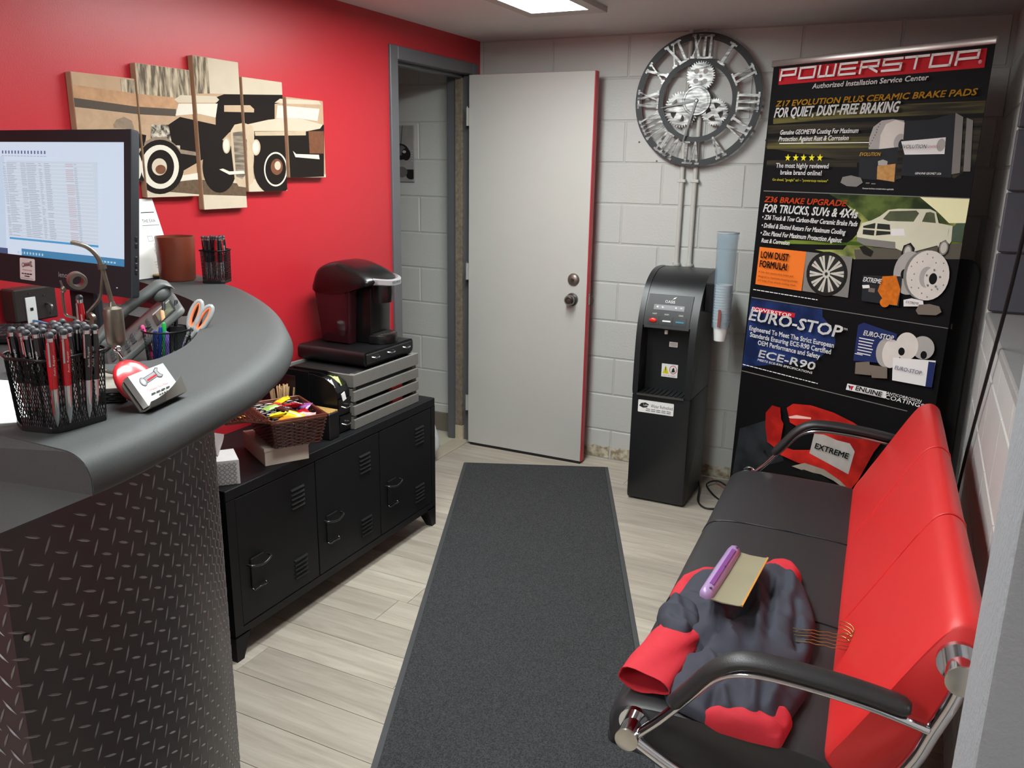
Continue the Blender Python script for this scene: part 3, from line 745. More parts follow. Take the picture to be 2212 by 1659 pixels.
# tissue box
c1 = Vector((.423,-2.338,0)); f1 = Vector((-.79,.61,0)); f2 = Vector((-.61,-.79,0))
tb = thing('tissue_box', 'white tissue box with grey lattice pattern at the cabinet end', 'tissue box', (.36,-2.33,ZC))
tq = [c1, c1+f1*.115, c1+f1*.115+f2*.11, c1+f2*.11]
tq[2].y = max(tq[2].y,-2.40); tq[3].y = max(tq[3].y,-2.41)
MB().prism([(q.x,q.y) for q in tq], ZC+.0005, ZC+.081, bev=.0015).build('carton', M('tissue_white', (222,220,218), rough=.5), tb)
M_GREYPR = M('grey_print', (92,92,98), rough=.6)
mb = MB()
X = frame(c1+f2*.11+Vector((0,0,ZC))-f1*.0006, -f2, (0,0,1)); X2 = frame(c1+Vector((0,0,ZC))-f2*.0006, f1, (0,0,1))
for XX, L in ((X,.11),(X2,.115)):
    for i in range(int(L/.0145)):
        for j in range(5):
            cxx, cyy = .0075+i*.0145, .009+j*.0145
            for r0, r1 in ((.0062,.0047),(.0082,.0074)):
                q = [(cxx+r*math.cos(a*PI/2),cyy+r*math.sin(a*PI/2),.0003) for r in (r0,r1) for a in range(4)]
                mb.faces(q, [(k,(k+1)%4,4+(k+1)%4,4+k) for k in range(4)], XX)
stuff(mb.build('lattice_print', M_GREYPR, tb))
mb = MB(); cc = (tq[0]+tq[2])/2; secs = []
for k in range(7):
    t = k/6; ang = .5
    secs.append([(cc.x-.006+(.012+.05*t)*math.cos(ang)*u-.03*t, cc.y+(.012+.05*t)*math.sin(ang)*u-.025*t+.010*math.sin(u*5+t*3), ZC+.079+.085*t+.012*math.cos(u*3)*t) for u in [-1+2*i/14 for i in range(15)]])
mb.sweep(secs, False, False).build('tissue', M('tissue_paper', (236,226,224), rough=.8, bump=.2), tb, 60)
tag(MB().bb((.10,-2.33,ZC+.0005),(.24,-2.22,ZC+.014),bev=.001).build('paper_stack', M_PAPER), 'thin stack of white papers behind the tissue box', 'papers')

# ================================================================== floor mat
mat_rz = math.atan2(.308,.71)
mt = thing('floor_mat', 'long charcoal entrance mat with black rubber border', 'mat', (.51,-.286,0), mat_rz)
def mat_carpet():
    m = M('mat_pile', (58,59,62), rough=.95, var=.0, scale=260); n = m.node_tree.nodes; l = m.node_tree.links
    nz = [q for q in n if q.type == 'TEX_NOISE'][0]; nz.inputs['Detail'].default_value = 6; nz.inputs['Roughness'].default_value = .7
    cr = n.new('ShaderNodeValToRGB'); cr.color_ramp.elements[0].position = .35; cr.color_ramp.elements[0].color = lin((10,10,11)); cr.color_ramp.elements[1].position = .7; cr.color_ramp.elements[1].color = lin((84,84,86))
    l.new(nz.outputs['Fac'], cr.inputs[0]); l.new(cr.outputs[0], n['Principled BSDF'].inputs['Base Color'])
    bp = n.new('ShaderNodeBump'); bp.inputs['Strength'].default_value = .8; bp.inputs['Distance'].default_value = .004; l.new(nz.outputs['Fac'], bp.inputs['Height']); l.new(bp.outputs[0], n['Principled BSDF'].inputs['Normal']); return m
ML = 2.9
MB().box((0,-ML/2,.0055),(.742,ML-.03,.009),bev=.003).build('carpet', mat_carpet(), mt, None, False)
MB().box((0,-ML/2,.0022),(.78,ML,.0035),bev=.0015).build('rubber_border', M('black_rubber', (66,66,68), rough=.6), mt, None, False)

# ================================================================== water dispenser
M_DSP = M('dispenser_black', (28,29,31), rough=.38, var=.03, bump=.05)
wd = thing('water_dispenser', 'tall black water dispenser with curved top against the block wall', 'water dispenser', (1.225,-.3,0))
dx0, dx1, dyf, dyb = 1.092, 1.372, -.488, -.13
YZ = Matrix(((0,0,1,0),(1,0,0,0),(0,1,0,0),(0,0,0,1)))     # prism axis along x, polygon in y,z
MB().prism([(dyb,.004),(dyf+.02,.004),(dyf+.006,.012),(dyf,.03),(dyf,.532),(dyb,.532)], dx0, dx1, X=YZ, bev=.008).build('lower_cabinet', M_DSP, wd, 35)
sp = [(dyb,.533),(dyf,.533),(dyf+.004,.70),(dyf+.018,.84),(dyf+.05,.94),(dyf+.105,1.03),(dyf+.175,1.08),(dyf+.25,1.102),(dyb,1.105)]
cur = [(q.x,q.y) for q in catmull([(a,b,0) for a,b in sp[1:]],5)]
side = [(dyb,.533)]+cur
for xa, xb in ((dx0,dx0+.026),(dx1-.03,dx1)): MB().prism(side, xa, xb, X=YZ, bev=.005).build('side_panel', M_DSP, wd, 35)
MB().bb((dx0+.026,-.375,.533),(dx1-.03,dyb,.90)).build('alcove_back', M_DSP, wd)
head = [(dyb,.842),(dyf+.045,.842)]+[(a+.004,b-.002) for a, b in cur if b > .855]
MB().prism(head, dx0+.026, dx1-.03, X=YZ).build('head', M_DSP, wd, 35)
# control panel follows the head's slope
def headY(z):
    for (a,b),(c,d) in zip(cur,cur[1:]):
        if b <= z <= d and d > b: return a+(c-a)*(z-b)/(d-b)+.004
    return dyf+.02
def hp(x, z, off=0): return Vector((x, headY(z)-.002-off, z))
def panel(mb, x0, x1, z0, z1, off, n=6):
    secs = []
    for i in range(n+1):
        z = z0+(z1-z0)*i/n; secs.append([hp(x0,z,off),hp(x1,z,off),hp(x1,z,-.004),hp(x0,z,-.004)])
    return mb.sweep(secs)
panel(MB(), 1.125,1.335,.852,1.0,.002,10).build('control_panel', M('panel_black', (28,29,31), rough=.5), wd, 40)
panel(MB(), 1.158,1.302,.934,.957,.004).build('indicator_strip', M('grey_strip', (84,86,88), rough=.35), wd, 40)
for k, (x, c) in enumerate(((1.176,(230,228,225)),(1.2,(230,228,225)),(1.262,(230,228,225)),(1.287,(230,228,225)))):
    MB().sphere(hp(x,.946,.0045),(.005,.0015,.005),8).build('icon', M_PAPER, wd, 60)
for x, c, nm in ((1.165,(226,52,44),'red'),(1.228,(232,232,232),'white'),(1.29,(40,130,160),'blue')):
    b = panel(MB(), x-.028,x+.028,.868,.905,.004).build('button', M('button_black', (22,22,24), rough=.4), wd, 40)
    if nm == 'red': MB().sphere(hp(x,.887,.007),(.019,.006,.011),12).build('button_mark', M('tap_'+nm, c, rough=.3), b, 60)
    else: panel(MB(), x-.019,x+.019,.884,.890,.006,2).build('button_mark', M('tap_'+nm, c, rough=.3), b)
mb = MB(); put_text(mb, 'OASIS', frame(hp(1.207,.966,.0035),(1,0,0),(0,.45,1)), .046, .013); 
mb.faces([(.0,.0,0),(.012,.004,0),(.02,.014,0),(.008,.009,0)],[(0,1,2,3)],frame(hp(1.238,.982,.0035),(1,0,0),(0,.45,1))); mb.build('maker_name', M_PAPER, wd)
mb = MB()
for t, x in (('HOT',1.158),('ROOM',1.214),('COLD',1.281)): put_text(mb, t, frame(hp(x,.913,.003),(1,0,0),(0,.3,1)), .02, .006)
mb.build('button_lettering', M_PAPER, wd)
MB().cyl((1.222,-.43,.842),(1.222,-.43,.822),.008,n=12).build('spout', M_WHITE, wd, 40)
tr = MB().prism([(1.12,-.495),(1.34,-.495),(1.34,-.376),(1.12,-.376)], .533, .54).build('drip_tray', M_BLACKM, wd)
MB().bb((1.118,-.499,.532),(1.342,-.494,.541)).build('tray_trim', M_STEEL, tr)
for k in range(9): MB().bb((1.135+k*.023,-.488,.54),(1.145+k*.023,-.385,.545)).build('tray_bar', M_BLACKP, tr)
# labels on the dispenser
P = Print(frame((0,-.375,0),(1,0,0),(0,0,1)))
P.rect4('w',1.196,.604,1.274,.668); P.poly('y',[(1.200,.620),(1.232,.620),(1.216,.66)]); P.rect4('k',1.2145,.634,1.2175,.652); P.rect4('k',1.2145,.627,1.2175,.630)
P.ell('r',1.252,.642,.018,.021); P.ell('w',1.252,.642,.015,.018); P.poly('k',[(1.244,.628),(1.262,.632),(1.256,.654),(1.248,.646)]); P.text('r','HOT & COLD',1.204,.609,.06,.006)
P.rect4('w',1.226,.752,1.266,.776); P.rect4('p',1.229,.755,1.263,.773)
P.done(wd, {'w':'caution_label','y':'caution_mark','k':'caution_mark','r':'caution_mark','p':'caution_mark'}, {'w':M_PAPER,'y':M('sign_yellow',(222,212,30),rough=.5),'k':MATS['dark_print'],'r':M('sign_red',(196,60,50),rough=.5),'p':M('label_pink',(206,190,186),rough=.5)})
P = Print(frame((0,dyf-.0004,0),(1,0,0),(0,0,1)))
P.poly('w',rrect(1.125,.448,1.297,.508,.004)); P.text('k','Water Refreshed',1.187,.476,.105,.016); P.poly('k',[(1.13,.478),(1.14,.492),(1.16,.497),(1.178,.490),(1.17,.474),(1.15,.470)]); P.text('w','Lake',1.152,.480,.022,.010)
for k in range(2): 
    for i in range(5): P.rect4('k',1.165+i*.025,.466-k*.008,1.165+i*.025+.02,.4685-k*.008)
P.done(wd, {'w':'service_label','k':'label_lettering'}, {'w':M_PAPER,'k':MATS['dark_print']})
MB().tube(catmull([(1.36,-.16,.05),(1.39,-.24,.02),(1.42,-.38,.008),(1.47,-.44,.006),(1.525,-.41,.006),(1.52,-.33,.006),(1.46,-.25,.006),(1.41,-.17,.02),(1.45,-.12,.03),(1.52,-.14,.012),(1.56,-.2,.012)],6), .0045, 8).build('power_cord', M_BLACKM, wd, 60)
tag(MB().tube(catmull([(1.42,-.10,.03),(1.47,-.13,.012),(1.53,-.18,.006),(1.56,-.25,.006)],5), .002, 6).build('red_wire', M('wire_red',(176,70,56),rough=.5), None, 60), 'thin red wire on the floor by the block wall', 'wire')
# cup tube
cd = thing('cup_dispenser', 'clear blue-grey cup tube hanging on the side of the water dispenser', 'cup dispenser', (1.452,-.345,.86))
TX = Matrix.Translation((1.452,-.345,0))
M_TUBE = M('blue_tube', (150,178,192), rough=.12, alpha=.3, var=.0)
MB().lathe([(.0405,.862),(.047,1.262),(.0495,1.264),(.0495,1.292),(.0475,1.292),(.0455,1.26),(.039,.862)], 32, TX).build('tube', M_TUBE, cd, 40)
MB().lathe([(.0495,1.288),(.0505,1.291),(.0495,1.295),(.046,1.293)], 32, TX).build('tube_cap_rim', M('clear_rim',(196,200,200),rough=.15,trans=.4), cd, 40)
MB().bb((dx1+.0005,-.36,.93),(1.412,-.33,1.06),bev=.003).build('bracket', M_BLACKP, cd)
cup = None
for k in range(14):
    z = .80+.0125*k+(.0 if k == 0 else .004)
    if cup is None:
        mb = MB().lathe([(0,0),(.026,0),(.0355,.088),(.0375,.089),(.0375,.092),(.0355,.092),(.0345,.088),(.025,.003),(0,.003)], 28)
        cup = mb.build('paper_cup', M_PAPER, None, 40); tag(cup, 'white paper cup sticking out of the bottom of the cup tube', 'cup', 'paper cups in the tube'); cup.location = (1.452,-.345,z)
    else: copy_tree(cup, (1.452,-.345,z), label='white paper cup nested in the stack inside the clear tube')
tag(MB().bb((1.452-.006,-.395,.87),(1.452+.006,-.392,.95)).build('tube_label', M('label_red',(140,70,66),rough=.5)), 'narrow red label on the front of the cup tube', 'label')

# ================================================================== wall pipes and clock
M_PIPE = M('painted_pipe', (196,194,188), rough=.4, var=.02)
pp = None
for x, lb in ((1.138,'left painted pipe running up the wall behind the clock'),(1.203,'right painted pipe running up the wall behind the clock')):
    t = thing('wall_pipe', lb, 'pipe', (x,-.018,.6), 0, 'painted wall pipes')
    MB().cyl((x,-.02,.6),(x,-.02,H),.0115,n=14).build('pipe', M_PIPE, t, 40)
    MB().cyl((x,-.02,1.095),(x,-.02,1.107),.020,n=16).build('collar', M_PIPE, t, 40)
    MB().bb((x-.02,-.034,1.5),(x+.02,-.003,1.515),bev=.002).build('clamp', M_PIPE, t)
ck = thing('wall_clock', 'round open metal clock with roman numerals and silver gears', 'clock', (1.193,-.03,1.878))
CX = Matrix.Translation((1.193,-.045,1.878)) @ Matrix.Rotation(PI/2,4,'X') @ Matrix.Rotation(math.radians(-2.2),4,'Z')   # local x right, y up, z toward room
M_CLK = M('charcoal_metal', (42,45,47), rough=.5, metal=.1, var=.04)
def brushed():
    m = M('distressed_silver', (150,150,148), rough=.35, metal=.7, var=.0); n = m.node_tree.nodes; l = m.node_tree.links
    nz = [q for q in n if q.type == 'TEX_NOISE'][0]; tc = [q for q in n if q.type == 'TEX_COORD'][0]
    mp = n.new('ShaderNodeMapping'); mp.inputs['Scale'].default_value = (14,1,75); l.new(tc.outputs['Object'], mp.inputs['Vector']); l.new(mp.outputs[0], nz.inputs['Vector']); nz.inputs['Scale'].default_value = 1.2; nz.inputs['Detail'].default_value = 6
    cr = n.new('ShaderNodeValToRGB'); cr.color_ramp.elements[0].position = .33; cr.color_ramp.elements[0].color = lin((54,54,54)); cr.color_ramp.elements[1].position = .66; cr.color_ramp.elements[1].color = lin((178,177,174))
    l.new(nz.outputs['Fac'], cr.inputs[0]); l.new(cr.outputs[0], n['Principled BSDF'].inputs['Base Color']); return m
M_SIL = brushed()
def annulus(mb, r0, r1, z0, z1, n=72, c=(0,0)):
    prof = [(r0,z0),(r1,z0),(r1,z1),(r0,z1),(r0,z0)]
    mb.lathe(prof, n, CX @ Matrix.Translation((c[0],c[1],0))); return mb
annulus(MB(), .272,.303,0,.004).build('outer_ring', M_CLK, ck, 40)
annulus(MB(), .165,.190,0,.004).build('inner_ring', M_CLK, ck, 40)
def strokes(t):
    wd_ = {'I':.029,'V':.054,'X':.055}; x = -sum(wd_[c] for c in t)/2; out = []
    h = .053; s = .0056
    for c in t:
        w2 = wd_[c]; xm = x+w2/2
        if c == 'I': out.append([(xm-s,-h),(xm+s,-h),(xm+s,h),(xm-s,h)])
        if c == 'V': out += [[(x+.004,h),(x+.004+2*s,h),(xm+s*.7,-h),(xm-s*.7,-h)],[(x+w2-.004-1.2*s,h),(x+w2-.004,h),(xm+s*.7,-h),(xm-s*.5,-h)]]
        if c == 'X': out += [[(x+.004,h),(x+.004+2.1*s,h),(x+w2-.004,-h),(x+w2-.004-2.1*s,-h)],[(x+w2-.004-1.4*s,h),(x+w2-.004,h),(x+.004+1.4*s,-h),(x+.004,-h)]]
        for yy in (-h,h-.010):
            if c == 'V' and yy < 0: continue
            if c == 'I': out.append([(xm-.0150,yy),(xm+.0150,yy),(xm+.0150,yy+.0085),(xm-.0150,yy+.0085)])
            else: out += [[(x-.001,yy),(x+.021,yy),(x+.021,yy+.010),(x-.001,yy+.010)],[(x+w2-.021,yy),(x+w2+.001,yy),(x+w2+.001,yy+.010),(x+w2-.021,yy+.010)]]
        x += w2
    return out
for i, t in enumerate(['XII','I','II','III','IV','V','VI','VII','VIII','IX','X','XI']):
    X = CX @ Matrix.Rotation(-i*PI/6,4,'Z') @ Matrix.Translation((0,.239,0))
    sc = min(1, .104/(sum({'I':.029,'V':.054,'X':.055}[c] for c in t)))
    if t == 'I': sc = 1.3
    mb = MB()
    for k, q in enumerate(strokes(t)): mb.prism([(a*sc,b) for a,b in q], .002+.0002*k, .0075+.0002*k, X=X)
    mb.build('numeral', M_SIL, ck)
def gear(c, r, teeth, holes, hub):
    n = teeth*4; pts = []
    for i in range(n):
        rr = r if (i % 4) in (1,2) else r*.88
        pts.append((c[0]+rr*math.cos(2*PI*i/n), c[1]+rr*math.sin(2*PI*i/n)))
    return pts
def gear_mesh(c, r, teeth, z0, z1, spokes):
    """toothed rim + hub + spokes, real openings between"""
    mb = MB(); n = teeth*4; ri = r*.66
    o = gear(c,r,teeth,0,0); q = [(c[0]+ri*math.cos(2*PI*i/n), c[1]+ri*math.sin(2*PI*i/n)) for i in range(n)]
    v = [mb._v([(a,b,z) for a,b in L], CX) for L in (o,q) for z in (z0,z1)]
    for i in range(n):
        j = (i+1)%n
        for A, Bq in ((v[0],v[1]),(v[1],v[3]),(v[3],v[2]),(v[2],v[0])): mb.bm.faces.new([A[i],A[j],Bq[j],Bq[i]])
    for k in range(spokes):
        a = 2*PI*k/spokes+.55; d = Vector((math.cos(a),math.sin(a))); pn = Vector((-d.y,d.x)); wv = r*.16
        mb.prism([(c[0]+d.x*u+pn.x*s*wv, c[1]+d.y*u+pn.y*s*wv) for u, s in ((0,-1),(r*.72,-1.3),(r*.72,1.3),(0,1))], z0, z1-.0003*k-.0002, X=CX)
    return mb
gear_mesh((-.07,-.042),.083,38,.004,.0075,5).build('gear', M_SIL, ck)
gear_mesh((.09,-.049),.063,34,.004,.0075,4).build('gear', M_SIL, ck)
mb = MB(); c = (.006,.109); n = 36*4; o = gear(c,.068,36,0,0); mb.prism(o, .004, .0075, X=CX); g = mb.build('gear', M_SIL, ck)
for a, b in ((-.021,.022),(.021,.022),(-.021,-.022),(.021,-.022),(0,0)):
    MB().lathe([(0,.0078),(.011 if a else .007,.0078),(.012 if a else .008,.0084),(0,.0082)], 18, CX @ Matrix.Translation((c[0]+a,c[1]+b,0))).build('hole', M_MORTAR, g, 40)
MB().lathe([(0,.014),(.052,.014),(.053,.0125),(.056,.0125),(.058,.0145),(.066,.0145),(.068,.012),(.068,.004),(0,.004)], 48, CX).build('hub_disc', M_SIL, ck, 40)
MB().lathe([(0,.021),(.006,.021),(.009,.017),(.009,.014),(0,.014)], 20, CX).build('hand_pin', M_SIL, ck, 40)
M_HAND = M('hand_grey', (104,104,102), rough=.4, metal=.5)
for a, L, z in ((190.5,.175,.016),(254.5,.235,.018)):
    X = CX @ Matrix.Rotation(math.radians(a+2.2),4,'Z')
    MB().prism([(0,-.005),(L*.4,-.006),(L,-.0012),(L,.0012),(L*.4,.006),(0,.005)], z, z+.0014, X=X).build('hand', M_HAND, ck)
for a in range(4):
    X = CX @ Matrix.Rotation(a*PI/2+.8,4,'Z'); MB().cyl((.287,0,-.043),(.287,0,.001),.004,n=8,X=X).build('standoff', M_CLK, ck, 40)
for x, z, lb in ((.905,1.69,'small nail head in the wall left of the clock bottom'),(1.0,1.60,'small nail head in the wall just below the clock at left'),(1.52,1.70,'small nail head in the wall between clock and banner')):
    tag(MB().sphere((x,-.005,z),(.005,.004,.005),8).build('nail_head', M('old_nail',(120,116,108),rough=.5), None, 60), lb, 'nail')

# layout of the printed graphics, in metres on their own surfaces
B_TEXT = [('POWERSTOP', 0.0461, 1.9272, 0.8729, 1.9232, 0.0458, 'w', 0), ('Authorized Installation Service Center', 0.215, 1.8875, 0.7038, 1.8862, 0.0173, 'w', 0.15), ('Z17 EVOLUTION PLUS CERAMIC BRAKE PADS', 0.0424, 1.8252, 0.8873, 1.8254, 0.0204, 'y', 0.25), ('FOR QUIET, DUST-FREE BRAKING', 0.0398, 1.7818, 0.6086, 1.7804, 0.0353, 'w', 0.2), ('Genuine GEOMET® Coating For Maximum', 0.0801, 1.7111, 0.4522, 1.7107, 0.017, 'w', 0.2), ('Protection Against Rust & Corrosion', 0.078, 1.6844, 0.4137, 1.6837, 0.0171, 'w', 0.2), ('The most highly reviewed', 0.0788, 1.5755, 0.337, 1.5769, 0.0173, 'w', 0), ('brake brand online!', 0.1059, 1.5477, 0.3085, 1.5491, 0.0172, 'w', 0), ('Go ahead, "google" us! – "powerstop reviews"', 0.0687, 1.522, 0.3431, 1.523, 0.0093, 'l', 0), ('Premium hardware included where applicable', 0.5016, 1.5006, 0.6326, 1.5017, 0.0052, 'w', 0.2), ('Z36 BRAKE UPGRADE', 0.0367, 1.4297, 0.4426, 1.4335, 0.0212, 'o', 0.25), ('FOR TRUCKS, SUVs & 4X4s', 0.0364, 1.3879, 0.4987, 1.3896, 0.0308, 'w', 0.2), ('• Z36 Truck & Tow Carbon-fiber Ceramic Brake Pads', 0.0345, 1.3579, 0.5025, 1.3575, 0.0178, 'w', 0.2), ('• Drilled & Slotted Rotors For Maximum Cooling', 0.036, 1.3243, 0.4547, 1.3209, 0.0179, 'w', 0.2), ('• Zinc Plated For Maximum Protection Against', 0.0347, 1.2891, 0.4429, 1.2902, 0.018, 'w', 0.2), ('Rust & Corrosion', 0.0451, 1.2584, 0.1957, 1.2591, 0.0168, 'w', 0.2), ('EVOLUTION', 0.4701, 1.622, 0.5596, 1.6273, 0.0126, 'y', 0.25), ('EVOLUTION', 0.6366, 1.6508, 0.737, 1.6531, 0.012, 'k', 0.25), ('COATED', 0.7385, 1.6531, 0.7755, 1.6552, 0.0068, 'r', 0.25), ('GENUINE GEOMET USA', 0.7067, 1.5615, 0.807, 1.5584, 0.0069, 'w', 0.2), ('LOW DUST', 0.0508, 1.1919, 0.1972, 1.1925, 0.0266, 'k', 0), ('FORMULA!', 0.05, 1.1527, 0.1947, 1.1508, 0.0267, 'k', 0), ('A low dust severe-duty brake pad', 0.0492, 1.1255, 0.2327, 1.1296, 0.0084, 'b', 0), ('designed to maximize stopping power', 0.0483, 1.106, 0.2567, 1.1112, 0.0085, 'b', 0), ('and keep those wheels looking clean.', 0.0487, 1.0895, 0.2529, 1.0921, 0.0085, 'b', 0), ('POWERSTOP', 0.0337, 0.953, 0.2469, 0.9606, 0.0144, 'w', 0.1), ('EURO-STOP', 0.0222, 0.9018, 0.5012, 0.9208, 0.0449, 'w', 0.22), ('Engineered To Meet The Strict European', 0.0321, 0.8626, 0.4689, 0.8699, 0.0189, 'w', 0), ('Standards Ensuring ECE-R90 Certified', 0.0399, 0.832, 0.4592, 0.8429, 0.0189, 'w', 0), ('OEM Performance and Safety', 0.0877, 0.8036, 0.41, 0.814, 0.0188, 'w', 0), ('ECE-R90', 0.098, 0.7484, 0.3977, 0.7629, 0.0304, 'w', 0.22), ('MEETS ECE-R90 SPECIFICATIONS', 0.0973, 0.7334, 0.3863, 0.743, 0.0087, 'w', 0.2), ('"Euro-Stop" disc brake rotors are ECE-R90 certified on certified rotors, premium kits', 0.0165, 0.6995, 0.4188, 0.706, 0.0059, 'w', 0), ('All limited slotted rotors are zinc plated except for hub rotors. Premium brake hardware', 0.032, 1.0463, 0.3711, 1.0506, 0.0057, 'w', 0), ('EURO-STOP', 0.5944, 0.9438, 0.7238, 0.9398, 0.0177, 'w', 0.2), ('EURO-STOP', 0.7443, 0.8326, 0.8538, 0.8389, 0.0136, 'n', 0.2), ('EXTREME', 0.5606, 1.1481, 0.6396, 1.152, 0.0162, 'w', 0.2), ('ENUINE', 0.5937, 0.7158, 0.71, 0.7194, 0.0169, 'k', 0.2), ('ANTICORROSION', 0.7269, 0.7299, 0.8697, 0.7342, 0.0101, 'w', 0.2), ('COATINGS', 0.7233, 0.7094, 0.883, 0.7186, 0.0152, 'w', 0.2), ('EXTREME', 0.4441, 0.4372, 0.6075, 0.4188, 0.0221, 'k', 0.2), ('EXTREME', 0.7492, 1.0886, 0.8006, 1.0947, 0.0084, 'k', 0.2)]
